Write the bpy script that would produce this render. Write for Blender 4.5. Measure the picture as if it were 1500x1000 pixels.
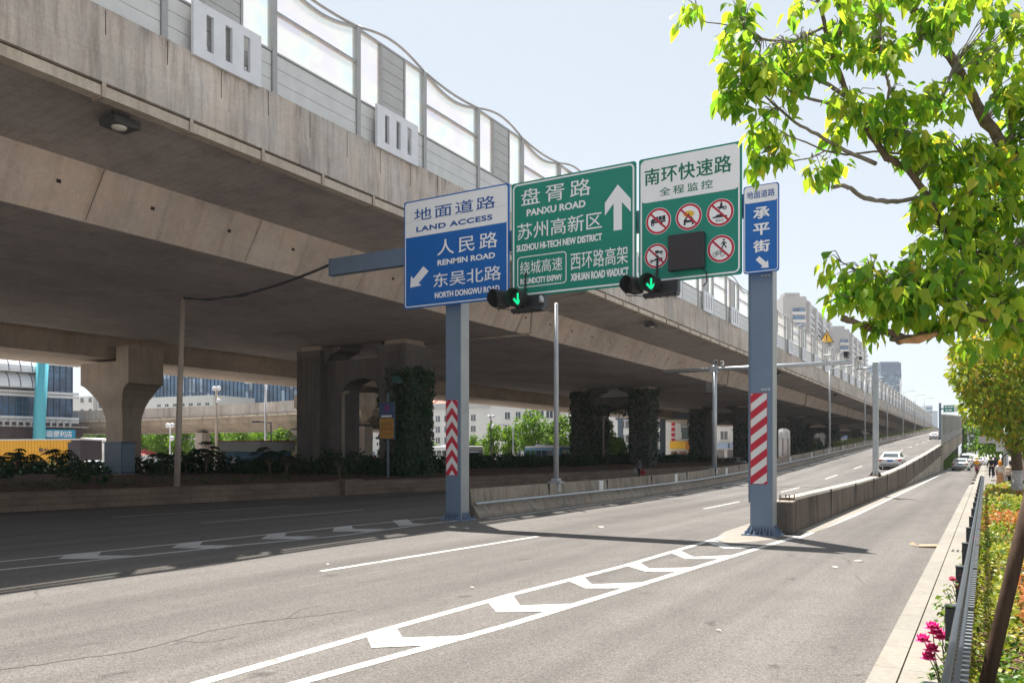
import bpy, bmesh, math, random
import numpy as np
from mathutils import Vector, Matrix

for _o in list(bpy.data.objects):
    bpy.data.objects.remove(_o)
SC = bpy.context.scene
COL = SC.collection
R = math.radians
random.seed(7)

# ------------------------------------------------------------------ camera, sky, sun, exposure
F, H, U0, V0 = 1200.0, 2.3, 750.0, 662.0           # focal length and horizon in photo pixels (1500 wide)
TH = math.atan(695.0 / F)
ST, CT = math.sin(TH), math.cos(TH)
cam = bpy.data.cameras.new("camera")
cam.sensor_width = 36.0
cam.lens = 36.0 * F / 1500.0
cam.shift_y = (V0 - 500.0) / 1500.0
cam.clip_start = 0.1
cam.clip_end = 6000
co = bpy.data.objects.new("camera", cam)
COL.objects.link(co)
co.location = (0, 0, H)
co.rotation_euler = (R(90), 0, TH)
SC.camera = co

SUN_EL = 69.0
SUN_AZ = Vector((-0.73, 0.68, 0)).normalized()       # towards the sun on the ground plan
sun_dir = Vector((SUN_AZ.x * math.cos(R(SUN_EL)), SUN_AZ.y * math.cos(R(SUN_EL)), math.sin(R(SUN_EL))))
w = bpy.data.worlds.new("World")
SC.world = w
w.use_nodes = True
nt = w.node_tree
nt.nodes.clear()
sky = nt.nodes.new("ShaderNodeTexSky")
sky.sky_type = 'NISHITA'
sky.sun_disc = False
sky.sun_elevation = R(SUN_EL)
sky.sun_rotation = math.atan2(SUN_AZ.x, SUN_AZ.y)
sky.air_density = 1.0
sky.dust_density = 0.8
sky.ozone_density = 1.0
sky.altitude = 0
bg = nt.nodes.new("ShaderNodeBackground")
bg.inputs[1].default_value = 0.095
wo = nt.nodes.new("ShaderNodeOutputWorld")
hsv = nt.nodes.new("ShaderNodeHueSaturation")             # a milky, slightly hazy summer sky
hsv.inputs['Saturation'].default_value = 0.42
hsv.inputs['Value'].default_value = 1.0
nt.links.new(sky.outputs[0], hsv.inputs['Color'])
mixs = nt.nodes.new("ShaderNodeMix")                      # thin even summer haze over the clear sky
mixs.data_type = 'RGBA'
mixs.inputs[0].default_value = 0.62
mixs.inputs[7].default_value = (2.85, 3.20, 3.50, 1)
nt.links.new(hsv.outputs[0], mixs.inputs[6])
nt.links.new(mixs.outputs[2], bg.inputs[0])
nt.links.new(bg.outputs[0], wo.inputs[0])
sl = bpy.data.lights.new("sun", 'SUN')
sl.energy = 5.0
sl.angle = R(0.5)
sl.color = (1.0, 0.965, 0.91)
so = bpy.data.objects.new("sun", sl)
COL.objects.link(so)
so.rotation_euler = (-sun_dir).to_track_quat('-Z', 'Y').to_euler()
so.location = (0, 0, 60)
vs = SC.view_settings
vs.view_transform = 'Standard'
vs.look = 'None'
vs.exposure = 1.2
vs.gamma = 1
vs.use_curve_mapping = False
SC.cycles.max_bounces = 8
SC.cycles.transparent_max_bounces = 12
SC.cycles.use_denoising = True


# ------------------------------------------------------------------ photo pixel -> place
def at(u, v, zc):
    a, b = (u - U0) / F, (V0 - v) / F
    return Vector((zc * (a * CT - ST), zc * (a * ST + CT), H + zc * b))


def on_z(u, v, z=0.0):
    return at(u, v, F * (H - z) / (v - V0))


def on_x(u, v, X):
    return at(u, v, X / ((u - U0) / F * CT - ST))


def on_y(u, v, Y):
    return at(u, v, Y / ((u - U0) / F * ST + CT))


# ------------------------------------------------------------------ materials
MATS = {}


def _new(name):
    m = bpy.data.materials.new(name)
    m.use_nodes = True
    n = m.node_tree.nodes
    n.clear()
    return m, n, m.node_tree.links


def _coord(n, l, scale):
    tc = n.new("ShaderNodeTexCoord")
    mp = n.new("ShaderNodeMapping")
    mp.inputs['Scale'].default_value = scale if isinstance(scale, tuple) else (scale,) * 3
    l.new(tc.outputs['Object'], mp.inputs[0])
    return mp.outputs[0]


def _noise(n, l, scale, detail=4, rough=0.6, nscale=1.0):
    t = n.new("ShaderNodeTexNoise")
    t.inputs['Scale'].default_value = nscale
    t.inputs['Detail'].default_value = detail
    t.inputs['Roughness'].default_value = rough
    l.new(_coord(n, l, scale), t.inputs['Vector'])
    return t.outputs['Fac']


def _ramp(n, l, fac, stops):
    r = n.new("ShaderNodeValToRGB")
    e = r.color_ramp.elements
    while len(e) < len(stops):
        e.new(0.5)
    for k, (p, c) in enumerate(stops):
        e[k].position = p
        e[k].color = (c[0], c[1], c[2], 1) if not isinstance(c, (int, float)) else (c, c, c, 1)
    l.new(fac, r.inputs[0])
    return r.outputs[0]


def _mul(n, l, a, b, f=1.0):
    m = n.new("ShaderNodeMix")
    m.data_type = 'RGBA'
    m.blend_type = 'MULTIPLY'
    m.inputs[0].default_value = f
    l.new(a, m.inputs[6])
    l.new(b, m.inputs[7])
    return m.outputs[2]


def _mix(n, l, fac, a, b):
    m = n.new("ShaderNodeMix")
    m.data_type = 'RGBA'
    if isinstance(fac, float):
        m.inputs[0].default_value = fac
    else:
        l.new(fac, m.inputs[0])
    l.new(a, m.inputs[6])
    l.new(b, m.inputs[7])
    return m.outputs[2]


def _pr(n, l, col, rough=0.6, metal=0.0, spec=0.5, bump=None, bstr=0.2, bdist=0.02):
    p = n.new("ShaderNodeBsdfPrincipled")
    if isinstance(col, tuple):
        p.inputs['Base Color'].default_value = (*col, 1)
    else:
        l.new(col, p.inputs['Base Color'])
    p.inputs['Roughness'].default_value = rough
    p.inputs['Metallic'].default_value = metal
    p.inputs['Specular IOR Level'].default_value = spec
    if bump is not None:
        b = n.new("ShaderNodeBump")
        b.inputs['Strength'].default_value = bstr
        b.inputs['Distance'].default_value = bdist
        l.new(bump, b.inputs['Height'])
        l.new(b.outputs[0], p.inputs['Normal'])
    return p


def _out(n, l, sh):
    o = n.new("ShaderNodeOutputMaterial")
    l.new(sh, o.inputs['Surface'])


def mat(name, col, rough=0.6, metal=0.0, var=0.15, scale=3.0, spec=0.4, bump=0.0, emit=0.0):
    if name in MATS:
        return MATS[name]
    m, n, l = _new(name)
    f = _noise(n, l, scale, 5, 0.65)
    lo = tuple(c * (1 - var) for c in col)
    hi = tuple(min(1, c * (1 + var)) for c in col)
    c = _ramp(n, l, f, [(0.3, lo), (0.7, hi)])
    p = _pr(n, l, c, rough, metal, spec, f if bump else None, bump, 0.01)
    if emit:
        l.new(c, p.inputs['Emission Color'])
        p.inputs['Emission Strength'].default_value = emit
    _out(n, l, p.outputs[0])
    MATS[name] = m
    return m


def mat_concrete(name, col, streak=0.5, sy=1.6, boards=0.0, warm=0.06, stain_h=None, rough=0.9, grime=0.25):
    if name in MATS:
        return MATS[name]
    m, n, l = _new(name)
    big = _noise(n, l, (0.25, 0.18, 0.4), 6, 0.65)
    base = _ramp(n, l, big, [(0.3, tuple(c * (1 - grime) for c in col)), (0.68, tuple(c * (1 + grime * 0.5) for c in col))])
    wrm = _noise(n, l, (0.9, 0.7, 0.35), 5, 0.7)
    base = _mul(n, l, base, _ramp(n, l, wrm, [(0.35, (1, 1, 1)), (0.75, (1 + warm, 1 - warm * 0.3, 1 - warm * 1.4))]))
    fine = _noise(n, l, (14, 14, 14), 5, 0.75)
    base = _mul(n, l, base, _ramp(n, l, fine, [(0.25, 0.82), (0.75, 1.12)]))
    if streak:
        st = _noise(n, l, (sy, sy, 0.16), 6, 0.75)
        lo = 1 - streak
        base = _mul(n, l, base, _ramp(n, l, st, [(0.30, (lo, lo * 0.98, lo * 0.96)), (0.52, (1, 1, 1)), (0.75, (1.08, 1.06, 1.02))]))
        st2 = _noise(n, l, (sy * 4, sy * 4, 0.4), 3, 0.6)
        base = _mul(n, l, base, _ramp(n, l, st2, [(0.3, 1 - streak * 0.45), (0.55, 1.0)]))
    if stain_h:                                            # rain stains hanging from a top edge
        z0, z1 = stain_h
        tc = n.new("ShaderNodeTexCoord")
        sx = n.new("ShaderNodeSeparateXYZ")
        l.new(tc.outputs['Object'], sx.inputs[0])
        mr = n.new("ShaderNodeMapRange")
        mr.inputs[1].default_value = z0
        mr.inputs[2].default_value = z1
        l.new(sx.outputs[2], mr.inputs[0])
        nz = _noise(n, l, (2.2, 2.2, 0.10), 7, 0.8)
        ad = n.new("ShaderNodeMath")
        ad.operation = 'MULTIPLY'
        l.new(mr.outputs[0], ad.inputs[0])
        l.new(nz, ad.inputs[1])
        base = _mul(n, l, base, _ramp(n, l, ad.outputs[0], [(0.36, (1, 1, 1)), (0.47, (0.62, 0.6, 0.58)), (0.62, (0.38, 0.38, 0.38))]))
    if boards:
        wv = n.new("ShaderNodeTexWave")
        wv.bands_direction = 'Y'
        wv.inputs['Scale'].default_value = boards
        wv.inputs['Distortion'].default_value = 0.6
        wv.inputs['Detail'].default_value = 2
        l.new(_coord(n, l, 1.0), wv.inputs['Vector'])
        base = _mul(n, l, base, _ramp(n, l, wv.outputs['Fac'], [(0.0, 0.9), (0.1, 1.0)]))
    p = _pr(n, l, base, rough, 0, 0.2, fine, 0.35, 0.012)
    _out(n, l, p.outputs[0])
    MATS[name] = m
    return m


def mat_asphalt(name, col, tracks=None):
    m, n, l = _new(name)
    fine = _noise(n, l, 55, 3, 0.8)
    f2 = _noise(n, l, 18, 4, 0.75)
    big = _noise(n, l, (0.35, 0.05, 1), 5, 0.6)
    blot = _noise(n, l, (0.9, 0.6, 1), 6, 0.7)
    c = _ramp(n, l, big, [(0.3, tuple(x * 0.8 for x in col)), (0.7, tuple(x * 1.15 for x in col))])
    c = _mul(n, l, c, _ramp(n, l, blot, [(0.25, 0.86), (0.6, 1.02), (0.8, 1.08)]))
    c = _mul(n, l, c, _ramp(n, l, fine, [(0.3, 0.45), (0.5, 1.0), (0.7, 1.5)]))
    chip = n.new("ShaderNodeTexVoronoi")                    # stone chippings in the binder
    chip.inputs['Scale'].default_value = 52
    l.new(_coord(n, l, 1.0), chip.inputs['Vector'])
    sx = n.new("ShaderNodeSeparateColor")
    l.new(chip.outputs['Color'], sx.inputs[0])
    c = _mul(n, l, c, _ramp(n, l, sx.outputs[0], [(0.0, 0.6), (0.25, 0.93), (0.8, 1.05), (1.0, 1.35)]))
    c = _mul(n, l, c, _ramp(n, l, f2, [(0.3, 0.86), (0.7, 1.1)]))
    trk = _noise(n, l, (1.1, 0.018, 1), 3, 0.55)            # faint wheel paths along the lanes
    c = _mul(n, l, c, _ramp(n, l, trk, [(0.35, 0.80), (0.6, 1.05)]))
    drp = _noise(n, l, (2.4, 1.6, 1), 2, 0.5)               # oil drips
    c = _mul(n, l, c, _ramp(n, l, drp, [(0.24, 0.62), (0.33, 1.0)]))
    # old hairline cracks
    vo = n.new("ShaderNodeTexVoronoi")
    vo.feature = 'DISTANCE_TO_EDGE'
    vo.inputs['Scale'].default_value = 1.0
    dn = n.new("ShaderNodeTexNoise")
    dn.inputs['Scale'].default_value = 1.3
    dn.inputs['Detail'].default_value = 6
    co_ = _coord(n, l, (0.11, 0.075, 0.1))
    l.new(co_, dn.inputs['Vector'])
    mx = n.new("ShaderNodeMix")
    mx.data_type = 'RGBA'
    mx.blend_type = 'LINEAR_LIGHT'
    mx.inputs[0].default_value = 0.35
    l.new(co_, mx.inputs[6])
    l.new(dn.outputs['Color'], mx.inputs[7])
    l.new(mx.outputs[2], vo.inputs['Vector'])
    msk = _ramp(n, l, blot, [(0.52, 1.0), (0.6, 0.0)])
    cr = _ramp(n, l, vo.outputs['Distance'], [(0.0, 0.55), (0.0035, 1.0)])
    mm = n.new("ShaderNodeMix")
    mm.data_type = 'RGBA'
    mm.blend_type = 'LIGHTEN'
    mm.inputs[0].default_value = 1.0
    l.new(cr, mm.inputs[6])
    l.new(msk, mm.inputs[7])
    c = _mul(n, l, c, mm.outputs[2])
    p = _pr(n, l, c, 0.85, 0, 0.25, fine, 0.5, 0.006)
    _out(n, l, p.outputs[0])
    MATS[name] = m
    return m


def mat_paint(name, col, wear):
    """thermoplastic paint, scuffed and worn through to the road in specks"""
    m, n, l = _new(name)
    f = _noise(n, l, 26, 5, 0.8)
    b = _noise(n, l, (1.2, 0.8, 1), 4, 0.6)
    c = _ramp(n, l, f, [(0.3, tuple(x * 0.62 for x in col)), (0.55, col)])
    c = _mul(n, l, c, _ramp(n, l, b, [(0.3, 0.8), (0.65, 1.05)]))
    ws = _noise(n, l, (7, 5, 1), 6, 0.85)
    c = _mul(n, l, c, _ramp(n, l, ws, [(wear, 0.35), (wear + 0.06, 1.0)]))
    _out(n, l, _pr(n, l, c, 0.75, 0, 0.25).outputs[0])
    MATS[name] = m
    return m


def mat_leaf(name, stops, trans=0.45, rough=0.5, noise_scale=None):
    """leaf colours differ leaf by leaf (random per island)"""
    if name in MATS:
        return MATS[name]
    m, n, l = _new(name)
    if noise_scale:
        nf = _noise(n, l, noise_scale, 3, 0.6)
        g = n.new("ShaderNodeNewGeometry")
        ma = n.new("ShaderNodeMath")
        ma.operation = 'MULTIPLY_ADD'
        ma.inputs[1].default_value = 0.45
        l.new(g.outputs['Random Per Island'], ma.inputs[0])
        m2 = n.new("ShaderNodeMath")
        m2.operation = 'MULTIPLY_ADD'
        m2.inputs[1].default_value = 1.5
        m2.inputs[2].default_value = -0.45
        l.new(nf, m2.inputs[0])
        l.new(m2.outputs[0], ma.inputs[2])
        fac = ma.outputs[0]
    else:
        g = n.new("ShaderNodeNewGeometry")
        fac = g.outputs['Random Per Island']
    c = _ramp(n, l, fac, stops)
    p = _pr(n, l, c, rough, 0, 0.22)
    t = n.new("ShaderNodeBsdfTranslucent")
    hs = n.new("ShaderNodeHueSaturation")
    hs.inputs['Value'].default_value = 1.7
    hs.inputs['Saturation'].default_value = 1.1
    hs.inputs['Hue'].default_value = 0.488
    l.new(c, hs.inputs['Color'])
    l.new(hs.outputs[0], t.inputs[0])
    ms = n.new("ShaderNodeMixShader")
    ms.inputs[0].default_value = trans
    l.new(p.outputs[0], ms.inputs[1])
    l.new(t.outputs[0], ms.inputs[2])
    _out(n, l, ms.outputs[0])
    MATS[name] = m
    return m


def mat_barrier_glass():
    m, n, l = _new("screen_plastic")
    f = _noise(n, l, (0.5, 0.55, 0.8), 3, 0.5)
    c = _ramp(n, l, f, [(0.3, (0.92, 0.94, 0.98)), (0.42, (0.90, 0.96, 0.94)), (0.5, (0.97, 0.97, 0.92)), (0.58, (0.96, 0.93, 0.92)), (0.7, (0.93, 0.93, 0.98))])
    t = n.new("ShaderNodeBsdfTransparent")
    l.new(c, t.inputs[0])
    tr = n.new("ShaderNodeBsdfTranslucent")
    l.new(c, tr.inputs[0])
    gl = n.new("ShaderNodeBsdfGlossy")
    gl.inputs['Roughness'].default_value = 0.12
    m1 = n.new("ShaderNodeMixShader")
    m1.inputs[0].default_value = 0.15
    l.new(t.outputs[0], m1.inputs[1])
    l.new(tr.outputs[0], m1.inputs[2])
    m2 = n.new("ShaderNodeMixShader")
    m2.inputs[0].default_value = 0.1
    l.new(m1.outputs[0], m2.inputs[1])
    l.new(gl.outputs[0], m2.inputs[2])
    _out(n, l, m2.outputs[0])
    return m


def mat_window(name, col=(0.05, 0.07, 0.09), rough=0.08):
    if name in MATS:
        return MATS[name]
    m, n, l = _new(name)
    f = _noise(n, l, 0.35, 2, 0.5)
    c = _ramp(n, l, f, [(0.35, tuple(x * 0.6 for x in col)), (0.65, tuple(x * 1.5 for x in col))])
    p = _pr(n, l, c, rough, 0.0, 0.9)
    _out(n, l, p.outputs[0])
    MATS[name] = m
    return m


def mat_brick(name, col, mortar, sx, sz, off=0.5):
    m, n, l = _new(name)
    b = n.new("ShaderNodeTexBrick")
    b.inputs['Color1'].default_value = (*col, 1)
    b.inputs['Color2'].default_value = (*[c * 0.82 for c in col], 1)
    b.inputs['Mortar'].default_value = (*mortar, 1)
    b.inputs['Scale'].default_value = 1.0
    b.inputs['Mortar Size'].default_value = 0.012
    b.inputs['Brick Width'].default_value = sx
    b.inputs['Row Height'].default_value = sz
    b.offset = off
    tc = n.new("ShaderNodeTexCoord")
    sp = n.new("ShaderNodeSeparateXYZ")
    l.new(tc.outputs['Object'], sp.inputs[0])
    cb = n.new("ShaderNodeCombineXYZ")
    l.new(sp.outputs[1], cb.inputs[0])
    l.new(sp.outputs[2], cb.inputs[1])
    l.new(cb.outputs[0], b.inputs['Vector'])
    f = _noise(n, l, (0.6, 0.6, 1.2), 6, 0.7)
    c = _mul(n, l, b.outputs['Color'], _ramp(n, l, f, [(0.3, 0.65), (0.65, 1.1)]))
    p = _pr(n, l, c, 0.9, 0, 0.2)
    _out(n, l, p.outputs[0])
    MATS[name] = m
    return m


# ------------------------------------------------------------------ mesh builder
class MB:
    def __init__(s):
        s.v, s.f, s.m = [], [], []

    def add(s, vs, fs, m=0, M=None):
        b = len(s.v)
        s.v += [tuple(M @ Vector(p)) for p in vs] if M is not None else [tuple(p) for p in vs]
        s.f += [tuple(b + i for i in f) for f in fs]
        s.m += [m] * len(fs)
        return s

    def box(s, x0, x1, y0, y1, z0, z1, m=0, M=None):
        return s.add([(x0, y0, z0), (x1, y0, z0), (x1, y1, z0), (x0, y1, z0), (x0, y0, z1), (x1, y0, z1), (x1, y1, z1), (x0, y1, z1)],
                     [(3, 2, 1, 0), (4, 5, 6, 7), (0, 1, 5, 4), (1, 2, 6, 5), (2, 3, 7, 6), (3, 0, 4, 7)], m, M)

    def cbox(s, c, sz, m=0, M=None, bev=0.0):
        x, y, z = c
        a, b, h = sz[0] / 2, sz[1] / 2, sz[2] / 2
        if not bev:
            return s.box(x - a, x + a, y - b, y + b, z - h, z + h, m, M)
        e = bev
        vs, fs = [], []
        for (zz, i) in ((-h, e), (-h + e, 0), (h - e, 0), (h, e)):
            for (px, py) in ((-a + i + e, -b + i), (a - i - e, -b + i), (a - i, -b + i + e), (a - i, b - i - e), (a - i - e, b - i), (-a + i + e, b - i), (-a + i, b - i - e), (-a + i, -b + i + e)):
                vs.append((x + px, y + py, z + zz))
        for r in range(3):
            for k in range(8):
                fs.append((r * 8 + k, r * 8 + (k + 1) % 8, r * 8 + 8 + (k + 1) % 8, r * 8 + 8 + k))
        fs += [tuple(range(7, -1, -1)), tuple(range(24, 32))]
        return s.add(vs, fs, m, M)

    def prism(s, pts, fn0, fn1, m=0):
        """polygon pts mapped by fn0 / fn1 to two ends"""
        n = len(pts)
        vs = [fn0(p) for p in pts] + [fn1(p) for p in pts]
        fs = [tuple(range(n - 1, -1, -1)), tuple(range(n, 2 * n))] + [(i, (i + 1) % n, n + (i + 1) % n, n + i) for i in range(n)]
        return s.add(vs, fs, m)

    def sweep(s, rings, m=0, caps=True, closed=True):
        n = len(rings[0])
        vs = [p for r in rings for p in r]
        fs = []
        for k in range(len(rings) - 1):
            for i in range(n if closed else n - 1):
                j = (i + 1) % n
                fs.append((k * n + i, k * n + j, (k + 1) * n + j, (k + 1) * n + i))
        if caps and closed:
            fs.append(tuple(range(n - 1, -1, -1)))
            fs.append(tuple(range((len(rings) - 1) * n, len(rings) * n)))
        return s.add(vs, fs, m)

    def tube(s, pts, r, n=8, m=0, M=None):
        pts = [Vector(p) for p in pts]
        rs = r if isinstance(r, (list, tuple)) else [r] * len(pts)
        rings, prev = [], None
        for i, p in enumerate(pts):
            d = (pts[min(i + 1, len(pts) - 1)] - pts[max(i - 1, 0)]).normalized()
            if prev is None:
                up = Vector((0, 0, 1)) if abs(d.z) < 0.9 else Vector((1, 0, 0))
                a = d.cross(up).normalized()
            else:
                a = (prev - d * prev.dot(d)).normalized()
            prev = a
            b = d.cross(a)
            ring = [p + (a * math.cos(2 * math.pi * k / n) + b * math.sin(2 * math.pi * k / n)) * rs[i] for k in range(n)]
            rings.append([tuple(M @ q) if M is not None else tuple(q) for q in ring])
        return s.sweep(rings, m)

    def lathe(s, prof, c=(0, 0, 0), n=16, m=0, M=None):
        rings = [[(c[0] + r * math.cos(2 * math.pi * k / n), c[1] + r * math.sin(2 * math.pi * k / n), c[2] + z) for k in range(n)] for r, z in prof]
        if M is not None:
            rings = [[tuple(M @ Vector(q)) for q in r] for r in rings]
        return s.sweep(rings, m)

    def mesh(s, name, mats, smooth=False):
        me = bpy.data.meshes.new(name)
        me.from_pydata(s.v, [], s.f)
        for mm in (mats if isinstance(mats, (list, tuple)) else [mats]):
            me.materials.append(mm)
        if any(s.m):
            me.polygons.foreach_set('material_index', s.m)
        if smooth:
            me.polygons.foreach_set('use_smooth', [True] * len(me.polygons))
        me.update()
        return me


def link(name, me, parent=None, label=None):
    o = bpy.data.objects.new(name, me)
    COL.objects.link(o)
    if parent is not None:
        o.parent = parent
        if parent.parent is None:
            o.matrix_parent_inverse = Matrix.Translation(-Vector(parent.location))
    if label:
        o['label'] = label
    return o


def thing(name, label, cat, loc=(0, 0, 0), group=None):
    o = bpy.data.objects.new(name, None)
    o.empty_display_size = 0.3
    COL.objects.link(o)
    o.location = loc
    o['label'] = label
    o['category'] = cat
    if group:
        o['group'] = group
    return o


def part(name, mb, mats, parent, label=None, smooth=False):
    me = mb if isinstance(mb, bpy.types.Mesh) else mb.mesh(name, mats, smooth)
    return link(name, me, parent, label)


def solo(name, mb, mats, label, cat, group=None, smooth=False):
    o = part(name, mb, mats, None, label, smooth)
    o['category'] = cat
    if group:
        o['group'] = group
    return o


def struct(name, mb, mats, smooth=False):
    o = part(name, mb, mats, None, None, smooth)
    o['kind'] = 'structure'
    return o


def stuff(name, mb, mats, label, cat):
    o = solo(name, mb, mats, label, cat)
    o['kind'] = 'stuff'
    return o


def dup(root, loc, rotz=0.0, scale=1.0, label=None, group=None):
    """a copy of a thing with copies of its parts and sub-parts"""
    r = root.copy()
    COL.objects.link(r)
    r.location = loc
    r.rotation_euler = (0, 0, rotz)
    r.scale = (scale,) * 3 if not isinstance(scale, tuple) else scale
    if label:
        r['label'] = label
    if group:
        r['group'] = group
    for ch in list(root.children):
        c = ch.copy()
        COL.objects.link(c)
        c.parent = r
        for g in list(ch.children):
            d = g.copy()
            COL.objects.link(d)
            d.parent = c
    return r


# leaves: V-folded pointed blades from arrays of positions / directions
def leaves_mesh(name, mats, P, D, N, L, W, rng, fold=0.25, mi=None):
    """P base points, D blade direction, N blade normal (n x 3), L lengths, W widths"""
    P, D, N = np.asarray(P, float), np.asarray(D, float), np.asarray(N, float)
    n = len(P)
    D /= np.linalg.norm(D, axis=1, keepdims=True) + 1e-9
    S = np.cross(D, N)
    S /= np.linalg.norm(S, axis=1, keepdims=True) + 1e-9
    N = np.cross(S, D)
    L, W = np.asarray(L).reshape(-1, 1), np.asarray(W).reshape(-1, 1)
    base = P
    c = P + D * L * 0.45 - N * W * fold * 0.5
    tip = P + D * L - N * W * fold * 0.9
    a = P + D * L * 0.36 + S * W * 0.5 + N * W * fold * 0.4
    b = P + D * L * 0.36 - S * W * 0.5 + N * W * fold * 0.4
    a2 = P + D * L * 0.72 + S * W * 0.33 - N * W * fold * 0.1
    b2 = P + D * L * 0.72 - S * W * 0.33 - N * W * fold * 0.1
    V = np.stack([base, a, a2, tip, b2, b, c], 1).reshape(-1, 3)
    o = (np.arange(n) * 7).reshape(-1, 1)
    F1 = o + np.array([[0, 1, 2, 6]])
    F2 = o + np.array([[6, 2, 3, 4]])
    F3 = o + np.array([[0, 6, 4, 5]])
    faces = np.stack([F1, F2, F3], 1).reshape(-1, 4)
    me = bpy.data.meshes.new(name)
    me.vertices.add(len(V))
    me.vertices.foreach_set('co', V.ravel())
    me.loops.add(faces.size)
    me.loops.foreach_set('vertex_index', faces.ravel().astype(np.int32))
    me.polygons.add(len(faces))
    me.polygons.foreach_set('loop_start', np.arange(0, faces.size, 4, dtype=np.int32))
    for mm in (mats if isinstance(mats, (list, tuple)) else [mats]):
        me.materials.append(mm)
    if mi is not None:
        me.polygons.foreach_set('material_index', np.repeat(mi, 3).astype(np.int32))
    me.update(calc_edges=True)
    return me


def blades_mesh(name, m, P, D, N, L, W, fold=0.3, curl=0.28):
    """close-up leaves: broad base, drawn-out tip, folded on the midrib and curling down"""
    P, D, N = np.asarray(P, float), np.asarray(D, float), np.asarray(N, float)
    n = len(P)
    D /= np.linalg.norm(D, axis=1, keepdims=True) + 1e-9
    S = np.cross(D, N)
    S /= np.linalg.norm(S, axis=1, keepdims=True) + 1e-9
    N = np.cross(S, D)
    L, W = np.asarray(L).reshape(-1, 1), np.asarray(W).reshape(-1, 1)
    pt = lambda t, s, up: P + D * L * t + S * W * s + N * (W * up - L * curl * t * t)
    V = np.stack([pt(0, 0, 0), pt(0.16, 0.42, fold * .3), pt(0.42, 0.5, fold * .4), pt(0.74, 0.24, fold * .15), pt(1, 0, 0), pt(0.74, -0.24, fold * .15), pt(0.42, -0.5, fold * .4), pt(0.16, -0.42, fold * .3),
                  pt(0.24, 0, -fold * .3), pt(0.6, 0, -fold * .3)], 1).reshape(-1, 3)
    T = np.array([[0, 1, 8], [1, 2, 8], [2, 9, 8], [2, 3, 9], [3, 4, 9], [0, 8, 7], [7, 8, 6], [6, 8, 9], [6, 9, 5], [5, 9, 4]])
    faces = ((np.arange(n) * 10).reshape(-1, 1, 1) + T[None]).reshape(-1, 3)
    me = bpy.data.meshes.new(name)
    me.vertices.add(len(V))
    me.vertices.foreach_set('co', V.ravel())
    me.loops.add(faces.size)
    me.loops.foreach_set('vertex_index', faces.ravel().astype(np.int32))
    me.polygons.add(len(faces))
    me.polygons.foreach_set('loop_start', np.arange(0, faces.size, 3, dtype=np.int32))
    me.polygons.foreach_set('use_smooth', np.ones(len(faces), dtype=bool))
    me.materials.append(m)
    me.update(calc_edges=True)
    return me


def leaf_cloud(rng, centers, radii, counts, L, droop=0.5, flat=0.0):
    """leaf bases in ellipsoids; blades point outward and droop"""
    Ps, Ds, Ns = [], [], []
    for c, r, k in zip(centers, radii, counts):
        d = rng.normal(size=(k, 3))
        d /= np.linalg.norm(d, axis=1, keepdims=True)
        rad = rng.uniform(0.25, 1.0, (k, 1)) ** 0.5
        p = np.array(c) + d * rad * np.array(r)
        dd = d * 0.7 + rng.normal(size=(k, 3)) * 0.5
        dd[:, 2] -= droop
        nn = rng.normal(size=(k, 3)) * 0.55 + np.array([0, 0, 0.8])
        Ps.append(p)
        Ds.append(dd)
        Ns.append(nn)
    return np.concatenate(Ps), np.concatenate(Ds), np.concatenate(Ns)


# lettering: glyph outlines become flat meshes
_TXT = {}


def text_geo(body, bold=0.0, spacing=1.0):
    key = (body, bold, spacing)
    if key not in _TXT:
        cu = bpy.data.curves.new("lettering", 'FONT')
        cu.body = body
        cu.offset = bold
        cu.space_character = spacing
        cu.resolution_u = 4
        cu.fill_mode = 'FRONT'
        ob = bpy.data.objects.new("lettering", cu)
        COL.objects.link(ob)
        dg = bpy.context.evaluated_depsgraph_get()
        me = bpy.data.meshes.new_from_object(ob.evaluated_get(dg))
        vs = np.array([v.co[:2] for v in me.vertices])
        fs = [tuple(p.vertices) for p in me.polygons]
        bpy.data.objects.remove(ob)
        bpy.data.curves.remove(cu)
        bpy.data.meshes.remove(me)
        mn, mx = vs.min(0), vs.max(0)
        vs = (vs - mn) / (mx - mn)
        _TXT[key] = (vs, fs)
    return _TXT[key]


def put_text(mb, body, fn, x0, z0, x1, z1, m=0, bold=0.0, spacing=1.0):
    """letters stretched into the box (x0,z0)-(x1,z1); fn maps (x,z) to a point"""
    reg = 0.0 if ord(body[0]) > 0x2000 else min(bold, 0.02)                                  # outline growth; heavier weights are overlaid strokes
    vs, fs = text_geo(body, reg, spacing)
    hv = max(0.0, bold - reg) * (z1 - z0) * 1.1
    sh = [(0, 0)] if hv < 1e-4 else [(-hv, 0), (hv, 0), (0, hv * 0.7), (0, -hv * 0.7), (0, 0)]
    for i, (ox, oz) in enumerate(sh):
        q = [Vector(fn(x0 + hv + ox + a * (x1 - x0 - 2 * hv), z0 + hv + oz + b * (z1 - z0 - 2 * hv))) for a, b in vs]
        if i:                                               # each overlaid stroke 0.4 mm proud of the one below
            e1 = Vector(fn(1, 0)) - Vector(fn(0, 0))
            e2 = Vector(fn(0, 1)) - Vector(fn(0, 0))
            nn = e1.cross(e2).normalized() * 0.0004 * i
            q = [p + nn for p in q]
        mb.add([tuple(p) for p in q], fs, m)


def disc(mb, fn, cx, cz, r0, r1, n=28, m=0):
    """flat ring (r0 = 0: disc)"""
    o = [fn(cx + r1 * math.cos(2 * math.pi * k / n), cz + r1 * math.sin(2 * math.pi * k / n)) for k in range(n)]
    if r0 <= 0:
        mb.add(o, [tuple(range(n))], m)
    else:
        i = [fn(cx + r0 * math.cos(2 * math.pi * k / n), cz + r0 * math.sin(2 * math.pi * k / n)) for k in range(n)]
        mb.add(o + i, [(k, (k + 1) % n, n + (k + 1) % n, n + k) for k in range(n)], m)


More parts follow.
